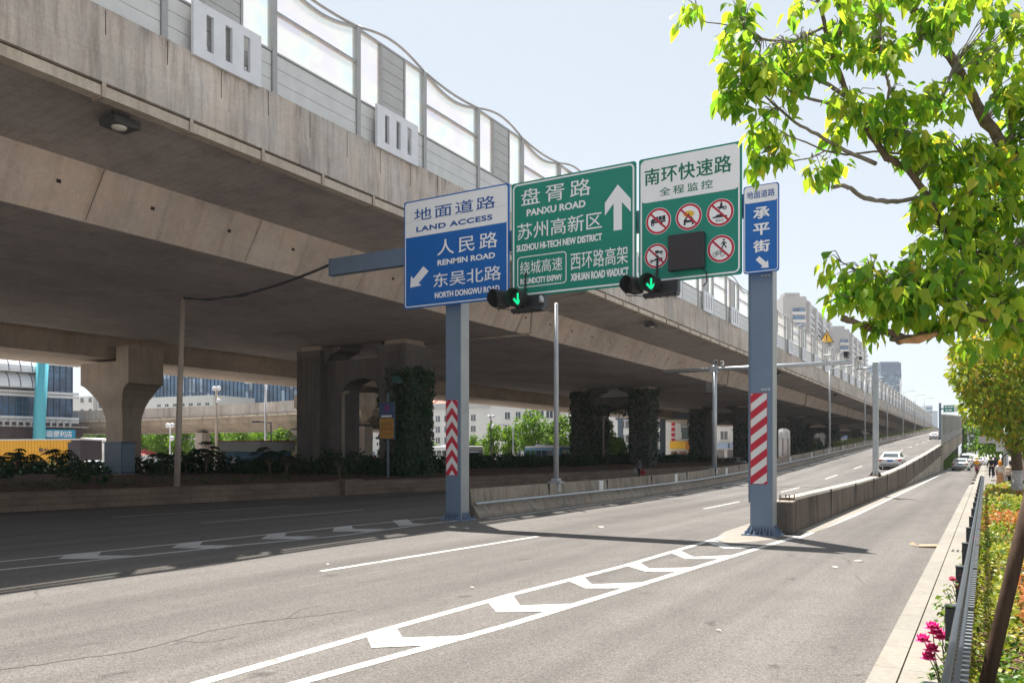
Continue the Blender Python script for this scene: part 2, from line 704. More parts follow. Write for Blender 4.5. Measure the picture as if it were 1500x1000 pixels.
def bar2(mb, fn, x0, z0, x1, z1, w, m=0):
    d = Vector((x1 - x0, z1 - z0)).normalized() * (w / 2)
    mb.add([fn(x0 - d.y, z0 + d.x), fn(x0 + d.y, z0 - d.x), fn(x1 + d.y, z1 - d.x), fn(x1 - d.y, z1 + d.x)], [(0, 1, 2, 3)], m)


def rrect(x0, z0, x1, z1, r, n=5):
    pts = []
    for (cx, cz, a0) in ((x1 - r, z0 + r, -90), (x1 - r, z1 - r, 0), (x0 + r, z1 - r, 90), (x0 + r, z0 + r, 180)):
        for k in range(n + 1):
            a = R(a0 + 90 * k / n)
            pts.append((cx + r * math.cos(a), cz + r * math.sin(a)))
    return pts


def frame2(mb, fn, x0, z0, x1, z1, r, w, m=0):
    o, i = rrect(x0, z0, x1, z1, r), rrect(x0 + w, z0 + w, x1 - w, z1 - w, max(0.005, r - w))
    n = len(o)
    mb.add([fn(*p) for p in o] + [fn(*p) for p in i], [(k, (k + 1) % n, n + (k + 1) % n, n + k) for k in range(n)], m)


def poly2(mb, fn, pts, m=0):
    mb.add([fn(*p) for p in pts], [tuple(range(len(pts)))], m)

# ================================================================== palette
asphalt = mat_asphalt("asphalt", (0.136, 0.123, 0.112))
asphalt_ramp = mat_asphalt("asphalt_ramp", (0.145, 0.134, 0.125))
c_fascia = mat_concrete("fascia_concrete", (0.53, 0.49, 0.455), 0.42, 1.5, 0, 0.1, (10.6, 13.6))
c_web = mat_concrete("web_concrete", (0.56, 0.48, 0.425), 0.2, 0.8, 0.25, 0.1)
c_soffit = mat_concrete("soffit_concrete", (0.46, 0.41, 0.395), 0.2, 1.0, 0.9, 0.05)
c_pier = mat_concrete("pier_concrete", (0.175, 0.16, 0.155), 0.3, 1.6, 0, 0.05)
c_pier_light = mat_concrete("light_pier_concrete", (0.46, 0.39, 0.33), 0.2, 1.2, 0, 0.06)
c_wall = mat_concrete("barrier_concrete", (0.31, 0.27, 0.225), 0.45, 2.2, 0, 0.08)
c_wall2 = mat_concrete("ramp_wall_concrete", (0.165, 0.138, 0.12), 0.55, 1.3, 0, 0.1)
c_top = mat_concrete("pale_concrete", (0.46, 0.42, 0.36), 0.12, 2.0, 0, 0.05)
c_fly = mat_concrete("flyover_concrete", (0.43, 0.36, 0.29), 0.25, 0.8, 0, 0.06)
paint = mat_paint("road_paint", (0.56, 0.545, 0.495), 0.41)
paint_grey = mat_paint("greyer_road_paint", (0.47, 0.46, 0.44), 0.37)  # a greyer tone than the other markings
alu = mat("aluminium_panel", (0.58, 0.575, 0.56), 0.45, 0.25, 0.08, 1.5)
alu_dark = mat("grey_louvre", (0.43, 0.42, 0.41), 0.5, 0.2, 0.08, 1.5)
frame_grey = mat("frame_steel", (0.36, 0.355, 0.35), 0.45, 0.4, 0.1, 2.0)
slot_white = mat("slotted_panel_white", (0.66, 0.67, 0.70), 0.5, 0.0, 0.06, 2.0)
dark = mat("dark_joint", (0.035, 0.032, 0.03), 0.9, 0, 0.2)
rust = mat("rusty_steel", (0.13, 0.075, 0.05), 0.8, 0.2, 0.3)
galv = mat("galvanised_steel", (0.42, 0.44, 0.46), 0.42, 0.55, 0.12, 4.0)
pole_grey = mat("painted_pole", (0.40, 0.41, 0.43), 0.5, 0.2, 0.12, 2.0)
trough_mat = mat_concrete("trough_cream", (0.56, 0.49, 0.41), 0.25, 2.0, 0, 0.06, None, 0.7)
screen = mat_barrier_glass()
soil_m = mat("soil", (0.115, 0.075, 0.052), 0.95, 0, 0.45, 2.2, 0.1, 0.6)
planter_brick = mat_brick("planter_brick", (0.21, 0.155, 0.115), (0.10, 0.08, 0.065), 0.9, 0.24)
tile_wall = mat_brick("retaining_wall_tile", (0.44, 0.385, 0.32), (0.26, 0.22, 0.19), 1.1, 0.32)
ground_m = mat("city_paving", (0.33, 0.315, 0.295), 0.9, 0, 0.2, 0.3, 0.2)
kerb_m = mat_concrete("kerb_stone", (0.262, 0.245, 0.215), 0.08, 2.0, 0, 0.05, None, 0.85, 0.18)
pave_m = mat_brick("pavement_tile", (0.24, 0.215, 0.19), (0.16, 0.14, 0.13), 0.3, 0.3, 0.0)
black = mat("black_plastic", (0.018, 0.019, 0.021), 0.45, 0, 0.2)
white_refl = mat("white_reflector", (0.70, 0.70, 0.67), 0.4, 0, 0.05)

# ================================================================== ground and roads
g = MB()
g.add([(-1500, -300, -0.03), (1500, -300, -0.03), (1500, 3000, -0.03), (-1500, 3000, -0.03)], [(0, 1, 2, 3)])
struct("ground", g, ground_m)
g = MB()
g.add([(-38, -40, 0), (-0.98, -40, 0), (-0.98, 520, 0), (-38, 520, 0)], [(0, 1, 2, 3)])
struct("road", g, asphalt)

ZR = [(-99, 0), (40, 0), (50, 0.10), (60, 0.33), (70, 0.66), (81, 1.02), (92, 1.42), (112, 2.18), (150, 3.55), (189, 4.9), (260, 7.4), (323, 9.6), (360, 10.7), (420, 11.4)]


def zr(y):
    for (a, b), (c, d) in zip(ZR, ZR[1:]):
        if y <= c:
            t = (y - a) / (c - a)
            return b + (d - b) * t
    return ZR[-1][1]


RY = [38, 44, 50, 55, 60, 65, 70, 76, 81, 86, 92, 98, 105, 112, 120, 130, 140, 150, 165, 180, 200, 225, 250, 275, 300, 323, 345, 360, 390, 420]
g = MB()
vs = []
for y in RY:
    vs += [(-15.42, y, zr(y) + 0.006), (-5.1, y, zr(y) + 0.006)]
g.add(vs, [(2 * i, 2 * i + 1, 2 * i + 3, 2 * i + 2) for i in range(len(RY) - 1)])
struct("ramp_road", g, asphalt_ramp)


# painted markings, read off the photograph's road plane
def gline(mb, pts, wd, z=0.004, m=0):
    P = [on_z(u, v, z) for u, v in pts]
    for a, b in zip(P, P[1:]):
        d = (b - a)
        d.z = 0
        d.normalize()
        s = Vector((-d.y, d.x, 0)) * wd / 2
        mb.add([a - s, b - s, b + s, a + s], [(0, 1, 2, 3)], m)


def gpoly(mb, pts, z=0.004, m=0):
    mb.add([on_z(u, v, z) for u, v in pts], [tuple(range(len(pts)))], m)


g = MB()
gline(g, [(120, 1055), (290, 1000), (555, 924), (750, 870), (915, 828), (1058, 786)], 0.17)
gline(g, [(270, 1050), (430, 1001), (750, 913), (940, 855), (1125, 798), (1168, 785)], 0.17, 0.0045)
for ch in ([(537, 931), (582, 921), (590, 933), (680, 930), (633, 944), (544, 948)],
           [(715, 882), (752, 872), (762, 886), (846, 883), (806, 895), (727, 896)],
           [(832, 850), (855, 844), (867, 855), (950, 852), (918, 861), (857, 861)],
           [(917, 828), (937, 823), (951, 832), (1027, 830), (1003, 837), (947, 837)],
           [(982, 809), (997, 806), (1016, 815), (1085, 812), (1060, 818), (1004, 818)],
           [(1035, 794), (1048, 791), (1071, 799), (1112, 799), (1085, 803), (1061, 803)]):
    gpoly(g, ch, 0.008)
gline(g, [(470, 836), (788, 785)], 0.16)
struct("road_marking", g, paint)
g = MB()
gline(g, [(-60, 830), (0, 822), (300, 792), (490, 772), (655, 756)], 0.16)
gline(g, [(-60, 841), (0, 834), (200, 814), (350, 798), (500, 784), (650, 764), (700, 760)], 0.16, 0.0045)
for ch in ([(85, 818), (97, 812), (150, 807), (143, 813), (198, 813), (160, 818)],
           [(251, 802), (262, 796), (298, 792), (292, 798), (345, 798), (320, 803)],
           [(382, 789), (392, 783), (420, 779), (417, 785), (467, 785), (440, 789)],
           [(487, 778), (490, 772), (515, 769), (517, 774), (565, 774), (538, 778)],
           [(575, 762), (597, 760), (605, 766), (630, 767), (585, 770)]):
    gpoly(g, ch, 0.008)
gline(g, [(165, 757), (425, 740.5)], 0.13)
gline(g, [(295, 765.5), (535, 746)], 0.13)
struct("shaded_road_marking", g, paint_grey)
g = MB()
gpoly(g, [(1046, 789), (1062, 778), (1098, 766), (1120, 766), (1150, 781), (1130, 790), (1100, 793), (1066, 795)], 0.0025)
struct("island_pad", g, kerb_m)
g = MB()
for pts, wd in (([(-40, 985), (0, 981), (60, 972), (130, 962), (200, 953), (255, 938), (300, 925), (360, 913), (420, 905), (470, 900), (520, 893)], 0.016), ([(255, 938), (300, 940), (345, 933)], 0.01), ([(420, 905), (440, 893), (470, 886)], 0.009)):
    fp_ = []
    for (u, v), (u2, v2) in zip(pts, pts[1:]):
        for s_ in range(4):
            fp_.append((u + (u2 - u) * s_ / 4 + random.uniform(-2, 2), v + (v2 - v) * s_ / 4 + random.uniform(-0.8, 0.8)))
    gline(g, fp_ + [pts[-1]], wd, 0.003)
struct("road_crack", g, mat("crack_filler", (0.05, 0.046, 0.042), 0.95, 0, 0.3))
# ramp edge line, ramp dashes, side street edge line
g = MB()


def ramp_strip(mb, x0, x1, ya, yb, dz=0.011):
    ys = [ya] + [y for y in RY if ya < y < yb] + [yb]
    v = []
    for y in ys:
        zz = zr(y) + dz
        v += [(x0, y, zz), (x1, y, zz)]
    mb.add(v, [(2 * i, 2 * i + 1, 2 * i + 3, 2 * i + 2) for i in range(len(ys) - 1)])


ramp_strip(g, -14.95, -14.78, 24.0, 330)
for y0 in (32.6, 47.0, 61.5, 76.0, 90.5, 105, 119, 134, 148, 163, 178):
    ramp_strip(g, -9.98, -9.82, y0, y0 + 5.4)
ramp_strip(g, -5.55, -5.40, 50, 330)
struct("ramp_marking", g, paint)
g = MB()
for ya, yb, xa, xb in ((22.6, 32, -4.36, -4.14), (32, 60, -4.14, -4.10), (60, 390, -4.10, -4.10)):
    g.add([(xa - 0.08, ya, 0.0062), (xa + 0.08, ya, 0.0062), (xb + 0.08, yb, 0.0062), (xb - 0.08, yb, 0.0062)], [(0, 1, 2, 3)])
struct("street_edge_line", g, paint)
g = MB()
g.box(-4.72, -4.22, 24.6, 400, 0.0, 0.012)
struct("concrete_gutter", g, kerb_m)

# kerb, gutter strip, planting bed, pavement on the right
g = MB()
y = -6.0
while y < 300:
    g.box(-0.98, -0.735, y, y + 0.994, -0.02, 0.15)
    y += 1.0 if y < 60 else 8.0
struct("kerb", g, kerb_m)
g = MB()
y = -6.0
while y < 300:
    g.box(-0.722, -0.16, y, y + 2.994, -0.02, 0.142)
    y += 3.0
struct("kerb_apron", g, kerb_m)
g = MB()
g.box(-0.16, 2.3, -6, 48.5, -0.02, 0.17)
struct("planting_bed", g, soil_m)
g = MB()
g.box(-0.158, 9, 48.5, 300, -0.02, 0.148)
g.box(2.3, 9, -6, 48.5, -0.02, 0.148)
struct("pavement", g, pave_m)

# planter under the viaduct: brick edge (a wall) and the earth inside
PL = [(-36.5, -30), (-34.6, 2), (-32.4, 17.1), (-28.3, 40.4), (-27.2, 60), (-26.6, 100), (-26.4, 300)]
g = MB()
for (a, b), (c, d) in zip(PL, PL[1:]):
    pass
prof = [(0.0, 0.0), (0.0, 0.30), (-0.05, 0.31), (-0.05, 0.52), (-0.10, 0.53), (-0.10, 0.76), (-0.42, 0.76), (-0.42, 0.0)]
g.sweep([[(x + dx, y, z) for dx, z in prof] for x, y in PL])
wb = thing("planter_wall", "low stepped brick planter edge running along the shaded lanes under the viaduct", "planter wall", (-28, 40, 0))
part("brick_edge", g, planter_brick, wb)
g = MB()
for (yy) in (33.0,):
    g.box(-30.0, -29.30, yy, yy + 1.5, 0.02, 0.84)
part("end_pillar", g, planter_brick, wb)
rng = np.random.default_rng(3)
g = MB()
ys = [-30, 2, 8, 12, 17.1, 22, 27, 33, 40.4, 47, 54, 60, 70, 80, 90, 100, 130, 170, 230, 300]
nx = 12
vs, fs = [], []
for yy in ys:
    for (a, b), (c, d) in zip(PL, PL[1:]):
        if b <= yy <= d:
            x0 = a + (c - a) * (yy - b) / (d - b) - 0.4
    for k in range(nx):
        t = k / (nx - 1)
        vs.append((x0 + (-55 - x0) * t, yy, 0.70 + (0.28 * min(1, t * 5) + rng.uniform(-0.06, 0.08)) * (1 if 0 < k < nx - 1 else 0)))
for i in range(len(ys) - 1):
    for k in range(nx - 1):
        fs.append((i * nx + k, i * nx + k + 1, (i + 1) * nx + k + 1, (i + 1) * nx + k))
g.add(vs, fs)
g.add([(-55, -30, 0), (-55, 300, 0), (-55, 300, 0.7), (-55, -30, 0.7)], [(0, 1, 2, 3)])
struct("soil_bed", g, soil_m, True)

# ================================================================== the viaduct
VX = -18.3
JOINTS = [-42.3, -0.4, 41.5, 83.4, 125.3, 167.2, 209.1, 251.0, 292.9, 334.8, 376.7, 418.6]
via = thing("viaduct", "long concrete box girder viaduct with stained parapet crossing the whole picture", "viaduct", (-34, 41.5, 0))
web_prof = [(-18.62, 11.6), (-18.62, 11.24), (-23.0, 10.82), (-23.8, 9.31), (-45.9, 9.31), (-46.7, 10.82), (-51.0, 11.24), (-51.0, 11.6)]
for a, b in zip(JOINTS, JOINTS[1:]):
    g = MB()
    n = len(web_prof)
    rings = [[(x, yy, z) for x, z in web_prof] for yy in (a + 0.04, b - 0.04)]
    g.sweep(rings)
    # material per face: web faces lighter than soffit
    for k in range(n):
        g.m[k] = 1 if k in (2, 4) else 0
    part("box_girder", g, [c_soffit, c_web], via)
# dark filler added so no sun leaks through the joints, seen as a line
for b in JOINTS[1:-1]:
    g = MB()
    pr = [(x * 1.0 + (0.03 if x > -30 else -0.03) * -1, z + (0.03 if z < 11 else -0.03)) for x, z in web_prof]
    g.sweep([[(x, yy, z) for x, z in pr] for yy in (b - 0.04, b + 0.04)])
    part("joint_seal", g, dark, via)
# parapet with a lip and a groove
par_prof = [(-18.30, 11.16), (-18.30, 11.78), (-18.33, 11.80), (-18.33, 12.97), (-18.75, 12.97), (-18.75, 11.62), (-18.60, 11.62), (-18.60, 11.20), (-18.42, 11.16)]
for a, b in zip(JOINTS, JOINTS[1:]):
    g = MB()
    g.sweep([[(x, yy, z) for x, z in par_prof] for yy in (a + 0.025, b - 0.025)])
    y = a + 0.5
    r2 = random.Random(int(a * 10))
    while y < b - 0.3:                                     # contraction joints cut in the upper half
        z0 = r2.uniform(12.0, 12.4)
        g.box(-18.34, -18.327, y, y + 0.022, z0, 12.93, 1)
        y += 1.72
    part("parapet", g, [c_fascia, dark], via)
# cable trough hung below the edge
g = MB()
tp = [(-18.36, 10.84), (-18.36, 11.10), (-18.40, 11.12), (-18.66, 11.12), (-18.70, 10.84)]
y = 12.1 - 2.5 * 8
k = 0
while y < 400:
    g.sweep([[(x, yy, z + 0.0) for x, z in tp] for yy in (y + 0.03, y + 2.47)])
    y += 2.5
part("cable_trough", g, trough_mat, via)
bm_ = MB()
bm_.box(-18.72, -18.33, -0.05, 0.05, 10.80, 10.835)
bm_.box(-18.328, -18.30, -0.05, 0.05, 10.80, 11.155)
bme = bm_.mesh("bracket", c_pier_light)
for k in range(-6, 94):
    o = link("bracket", bme, via)
    o.location = (0, 12.1 + 2.5 * k, 0)
# drain pipes down the web at the piers
for yy in JOINTS[2:8]:
    g = MB()
    g.tube([(-22.86, yy + 0.35, 10.75), (-22.95, yy + 0.35, 9.3), (-23.1, yy + 0.35, 9.18), (-30.6, yy + 0.35, 9.1)], 0.085, 8)
    part("drain_pipe", g, c_pier_light, via, None, True)
# form-tie holes and board joints in the girder web
g = MB()
for k in range(-8, 60):
    y = 14.0 + 3.1 * k
    for (t) in (0.42,):
        x = -23.0 - 0.8 * t
        z = 10.82 - 1.51 * t
        g.cbox((x + 0.005, y, z), (0.03, 0.13, 0.13))
    if k % 2 == 0:
        xa, za, xb, zb = -22.992, 10.80, -23.79, 9.33
        yy = y + 1.2
        g.add([(xa, yy, za), (xb, yy - 0.12, zb), (xb, yy - 0.10, zb), (xa, yy + 0.02, za)], [(0, 1, 2, 3)])
part("formwork_marks", g, dark, via)["kind"] = "stuff"

# noise barrier on the parapet
nb = thing("noise_barrier", "wavy topped noise barrier of clear and grey panels along the viaduct parapet", "noise barrier", (-18.5, 14, 12.97))
BP, BY = 3.79, 13.85
ZB, ZS, ZM, ZT = 12.99, 14.29, 15.50, 16.70
pm = MB()
pm.box(-18.62, -18.40, -0.09, 0.09, ZB, ZT + 0.02)
pm.box(-18.72, -18.36, -0.17, 0.17, ZB - 0.015, ZB + 0.02)
post_me = pm.mesh("barrier_post", frame_grey)


def slats(mb, x0, x1, y0, y1, z0, z1, h, m=0):
    nn = max(1, round((z1 - z0) / h))
    hh = (z1 - z0) / nn
    for i in range(nn):
        mb.box(x0, x1, y0, y1, z0 + i * hh + 0.012, z0 + (i + 1) * hh - 0.012, m)
    mb.box(x0 + 0.02, x1 - 0.02, y0, y1, z0, z1, m)


sp = MB()
slats(sp, -18.56, -18.46, 0.10, BP - 0.10, ZB, ZS - 0.06, 0.42)
solid_me = sp.mesh("solid_panel", alu)
fo = MB()   # frame rails of a clear bay
fo.box(-18.60, -18.42, 0.095, BP - 0.095, ZS - 0.058, ZS)
fo.box(-18.58, -18.44, 0.095, BP - 0.095, ZM - 0.04, ZM + 0.04)
N = 14
sag = lambda t: ZT - 0.34 * math.sin(math.pi * t) ** 1.0
rings = []
for i in range(N + 1):
    t = i / N
    y = 0.095 + (BP - 0.19) * t
    rings.append([(-18.58, y, sag(t) - 0.05), (-18.44, y, sag(t) - 0.05), (-18.44, y, sag(t) + 0.03), (-18.58, y, sag(t) + 0.03)])
fo.sweep(rings)
clear_frame_me = fo.mesh("bay_frame", frame_grey)
gp = MB()
gp.box(-18.52, -18.50, 0.10, BP - 0.10, ZS + 0.002, ZM - 0.042)
vs, fs = [], []
for x in (-18.52, -18.50):
    for i in range(N + 1):
        t = i / N
        y = 0.10 + (BP - 0.20) * t
        vs += [(x, y, ZM + 0.042), (x, y, sag(t) - 0.052)]
M2 = 2 * (N + 1)
for i in range(N):
    fs += [(2 * i, 2 * i + 2, 2 * i + 3, 2 * i + 1), (M2 + 2 * i, M2 + 2 * i + 1, M2 + 2 * i + 3, M2 + 2 * i + 2)]
gp.add(vs, fs)
pane_me = gp.mesh("clear_pane", screen)
fo = MB()
fo.box(-18.60, -18.42, 0.095, BP - 0.095, ZS - 0.058, ZS)
fo.box(-18.58, -18.44, 0.095, BP - 0.095, ZT - 0.08, ZT)
for yy in (BP * 0.325, BP * 0.675):
    fo.box(-18.60, -18.42, yy - 0.04, yy + 0.04, ZS + 0.002, ZT - 0.082)
opaque_frame_me = fo.mesh("bay_frame", frame_grey)
lm = MB()
slats(lm, -18.57, -18.45, BP * 0.325 + 0.045, BP * 0.675 - 0.045, ZS + 0.003, ZT - 0.085, 0.42)
louvre_me = lm.mesh("louvre_panel", alu_dark)
st = MB()
st.box(-18.52, -18.50, 0.10, BP * 0.325 - 0.042, ZS + 0.002, ZT - 0.082)
strip_me = st.mesh("clear_strip", screen)
st = MB()
st.box(-18.52, -18.50, BP * 0.675 + 0.042, BP - 0.10, ZS + 0.002, ZT - 0.082)
strip2_me = st.mesh("clear_strip", screen)
sl_ = MB()
sy0, sy1, sz0, sz1 = 0.72, 3.07, 12.86, 14.34
edges = [sy0, sy0 + 0.42, sy0 + 0.66, sy0 + 1.06, sy0 + 1.30, sy0 + 1.70, sy0 + 1.94, sy1]
for i in range(0, 7):
    if i % 2 == 0:
        sl_.box(-18.30, -18.20, edges[i], edges[i + 1], sz0, sz1)
    else:
        sl_.box(-18.298, -18.202, edges[i], edges[i + 1], sz0, sz0 + 0.26)
        sl_.box(-18.298, -18.202, edges[i], edges[i + 1], sz1 - 0.24, sz1)
for yy in (sy0 + 0.5, sy1 - 0.5):
    sl_.box(-18.45, -18.30, yy - 0.03, yy + 0.03, 13.2, 13.28)
slot_me = sl_.mesh("slotted_panel", slot_white)
ta = MB()
ta.tube([(-18.46, BP * i / 14, ZT + 0.02 + 0.33 * math.sin(math.pi * i / 14)) for i in range(15)], 0.055, 6)
arch_me = ta.mesh("top_rail", frame_grey, True)
tb = MB()
tb.tube([(-18.46, BP * i / 14, ZT + 0.02 - 0.12 * math.sin(math.pi * i / 14)) for i in range(15)], 0.055, 6)
dip_me = tb.mesh("top_rail", frame_grey, True)
for k in range(-7, 92):
    y = BY + BP * k
    for me in (post_me, solid_me):
        link(me.name.split('.')[0], me, nb).location = (0, y, 0)
    if k % 2 == 0:
        ms = [opaque_frame_me, louvre_me, strip_me, strip2_me, arch_me]
        if k != 4:
            ms.append(slot_me)
    else:
        ms = [clear_frame_me, pane_me, dip_me]
    for me in ms:
        link(me.name.split('.')[0], me, nb).location = (0, y, 0)


# piers: two columns joined by an arched cross beam
def pier_proto(name, y, label, ivy, group):
    p = thing(name, label, "bridge pier", (-35.4, y, 0), group)
    ya, yb = y - 1.35, y + 1.35
    for (x0, x1, s) in ((-32.95, -30.8, 1), (-40.0, -37.85, -1)):
        g = MB()
        nrib = 9
        wx = (x1 - x0 - 0.16) / nrib
        g.box(x0 + 0.04, x1 - 0.04, ya + 0.04, yb - 0.04, 0.3, 9.0)
        for i in range(nrib):                              # fluted faces
            g.box(x0 + 0.08 + i * wx + 0.025, x0 + 0.08 + (i + 1) * wx - 0.025, ya, yb, 0.3, 8.55 if i not in (0, 8) else 8.7)
        nr2 = 10
        wy = (yb - ya - 0.2) / nr2
        for i in range(nr2):
            g.box(x0, x1, ya + 0.1 + i * wy + 0.025, ya + 0.1 + (i + 1) * wy - 0.025, 0.3, 8.6)
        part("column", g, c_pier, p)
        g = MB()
        g.box(x0 + 0.25, x1 - 0.2, ya + 0.3, yb - 0.3, 9.002, 9.308)
        part("bearing", g, c_pier_light, p)
        # corbel on the inner side under the girder
        g = MB()
        xi = x0 if s == 1 else x1
        pts = [(xi, 8.05), (xi, 9.2), (xi - s * 1.5, 9.2), (xi - s * 1.35, 8.95), (xi - s * 0.75, 8.75), (xi - s * 0.3, 8.4)]
        g.prism(pts, lambda q: (q[0], ya + 0.35, q[1]), lambda q: (q[0], yb - 0.35, q[1]))
        part("corbel", g, c_pier, p)
    # cross beam with an arched underside and stepped legs
    g = MB()
    xa, xb = -37.84, -32.96
    top = 8.3
    pts = [(xa, 0.3), (xa, top), (xb, top), (xb, 0.3), (xb - 0.35, 0.3), (xb - 0.35, 6.2)]
    x0, x1 = xa + 1.5, xb - 0.35
    for i in range(1, 12):
        a = math.pi * i / 12
        pts.append(((x0 + x1) / 2 + (x1 - x0) / 2 * math.cos(a), 6.2 + 0.85 * math.sin(a)))
    pts += [(x0, 6.2), (x0, 0.3)]
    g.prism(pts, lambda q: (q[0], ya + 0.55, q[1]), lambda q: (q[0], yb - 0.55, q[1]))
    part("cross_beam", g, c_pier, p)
    g = MB()
    g.tube([(xa + 1.62, ya + 0.45, 0.4), (xa + 1.62, ya + 0.45, 6.0), (xa + 1.75, ya + 0.42, 6.15), (xa + 2.05, ya + 0.42, 6.2)], 0.11, 8)
    part("drain_pipe", g, c_pier_light, p, None, True)
    if ivy is not None:
        part("ivy", ivy, None, p)
    return p


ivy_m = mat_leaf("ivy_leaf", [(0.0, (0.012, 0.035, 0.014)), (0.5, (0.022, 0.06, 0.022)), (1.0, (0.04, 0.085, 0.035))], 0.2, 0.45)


def ivy_mesh(seed, boxes, dens=34, L=0.22):
    r = np.random.default_rng(seed)
    P, D, N = [], [], []
    for (x0, x1, y0, y1, z0, z1, faces) in boxes:
        for fc in faces:
            ax = {'x': (y1 - y0), 'X': (y1 - y0), 'y': (x1 - x0), 'Y': (x1 - x0)}[fc]
            k = int(dens * ax * (z1 - z0))
            a = r.uniform(0, 1, k)
            z = z0 + (z1 - z0) * r.uniform(0, 1, k)
            topn = z1 - 0.9 * (0.5 + 0.5 * np.sin(a * 9 + seed)) * r.uniform(0, 1, k)
            z = np.minimum(z, topn)
            off = r.uniform(0.0, 0.28, k) * (0.6 + 0.4 * np.sin(z * 2.1 + a * 7))
            if fc in 'xX':
                x = np.where(np.full(k, fc == 'X'), x1 + off, x0 - off)
                y = y0 + (y1 - y0) * (a * 1.06 - 0.03)
                nn = np.array([1.0 if fc == 'X' else -1.0, 0, 0.25])
            else:
                y = np.where(np.full(k, fc == 'Y'), y1 + off, y0 - off)
                x = x0 + (x1 - x0) * (a * 1.06 - 0.03)
                nn = np.array([0, 1.0 if fc == 'Y' else -1.0, 0.25])
            P.append(np.stack([x, y, z], 1))
            d = r.normal(size=(k, 3)) * 0.45 + np.array([0, 0, -0.9])
            D.append(d)
            N.append(nn + r.normal(size=(k, 3)) * 0.4)
    P, D, N = map(np.concatenate, (P, D, N))
    k = len(P)
    return leaves_mesh("ivy", ivy_m, P, D, N, r.uniform(0.6, 1.2, k) * L, r.uniform(0.6, 1.1, k) * L * 0.9, r)


y1 = 41.55
iv1 = ivy_mesh(1, [(-32.3, -30.8, y1 - 1.35, y1 + 1.35, 0.7, 7.7, 'XXXy'), (-31.5, -30.8, y1 - 1.35, y1 + 1.35, 0.7, 7.4, 'yyy'), (-32.9, -31.0, y1 - 1.35, y1 + 1.35, 0.7, 2.6, 'y'),
                   (-33.0, -32.9, y1 - 1.2, y1 + 1.2, 0.7, 6.6, 'x'), (-37.8, -36.4, y1 - 1.3, y1 + 1.3, 0.7, 2.6, 'Xy')], 42)
pier_proto("viaduct_pier", y1, "nearest twin column viaduct pier, ivy on one column behind the blue and yellow notice", iv1, "viaduct piers")
iv = []
y2 = 83.4
iv.append(ivy_mesh(2, [(-32.95, -30.8, y2 - 1.35, y2 + 1.35, 0.7, 9.1, 'Xy'), (-33.0, -32.9, y2 - 1.35, y2 + 1.3, 0.7, 8.6, 'xy'), (-40.0, -37.85, y2 - 1.35, y2 + 1.35, 0.7, 9.2, 'Xy'),
                       (-37.8, -36.3, y2 - 0.8, y2 + 0.8, 0.7, 5.9, 'Xy'), (-40.0, -40.0, y2 - 1.3, y2 + 1.3, 0.7, 8.8, 'x'), (-37.8, -33.3, y2 - 0.85, y2 + 0.8, 6.3, 7.6, 'y')], 30, 0.27))
pier_proto("viaduct_pier", y2, "second twin column viaduct pier wrapped to the top in dark ivy", iv[0], "viaduct piers")
labs = ["third viaduct pier with sparse ivy on its left column, behind the camera mast", "fourth viaduct pier, ivy covered, seen just right of the striped post", "fifth viaduct pier in deep shade, left of the small yellow shrub", "sixth viaduct pier in deep shade, right of the small yellow shrub", "farthest viaduct pier low in the shade behind the ramp lamp poles"]
for k, lb in enumerate(labs):
    yy = 125.3 + 41.9 * k
    iv_ = ivy_mesh(5 + k, [(-32.95, -30.8, yy - 1.35, yy + 1.35, 0.7, 8.0 if k else 7.0, 'Xy' if k else 'y'), (-40.0, -37.85, yy - 1.35, yy + 1.35, 0.7, 8.6, 'Xy')], 14, 0.4)
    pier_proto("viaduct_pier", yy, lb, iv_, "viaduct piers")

# floodlights hung under the viaduct edge
lampg = MB()
lampg.cbox((0, 0, -0.62), (0.62, 0.5, 0.2), 0, None, 0.03)
fl = [lampg]
lens_m = mat("lamp_lens", (0.62, 0.60, 0.52), 0.25, 0, 0.1)
lamp_m = mat("lamp_housing", (0.10, 0.10, 0.10), 0.5, 0.3, 0.15)
LAMP_LB = ["grey floodlight under the viaduct edge at upper left, nearest one", "floodlight under the viaduct edge right of the second traffic signal", "floodlight under the viaduct edge just right of the striped post", "small floodlight under the viaduct edge behind the thin lamp pole", "tiny farthest floodlight under the viaduct edge beyond the camera pole"]
for k, lb in enumerate(LAMP_LB):
    yy = 13.4 + 39.2 * k
    t = thing("floodlight", lb, "floodlight", (-19.6, yy, 11.1), "floodlights under the viaduct")
    g = MB()
    g.cbox((-19.6, yy, 10.86), (0.72, 0.76, 0.20), 0, None, 0.035)
    part("housing", g, lamp_m, t)
    g = MB()
    g.lathe([(0.0, 0.012), (0.17, 0.01), (0.2, 0.0), (0.17, -0.05), (0.0, -0.08)], (-19.56, yy - 0.06, 10.758), 16)
    part("lens", g, lens_m, t, None, True)
    g = MB()
    g.box(-19.63, -19.57, yy + 0.2, yy + 0.26, 10.962, 11.155)
    g.box(-19.63, -19.57, yy - 0.26, yy - 0.2, 10.962, 11.155)
    part("hanger", g, lamp_m, t)

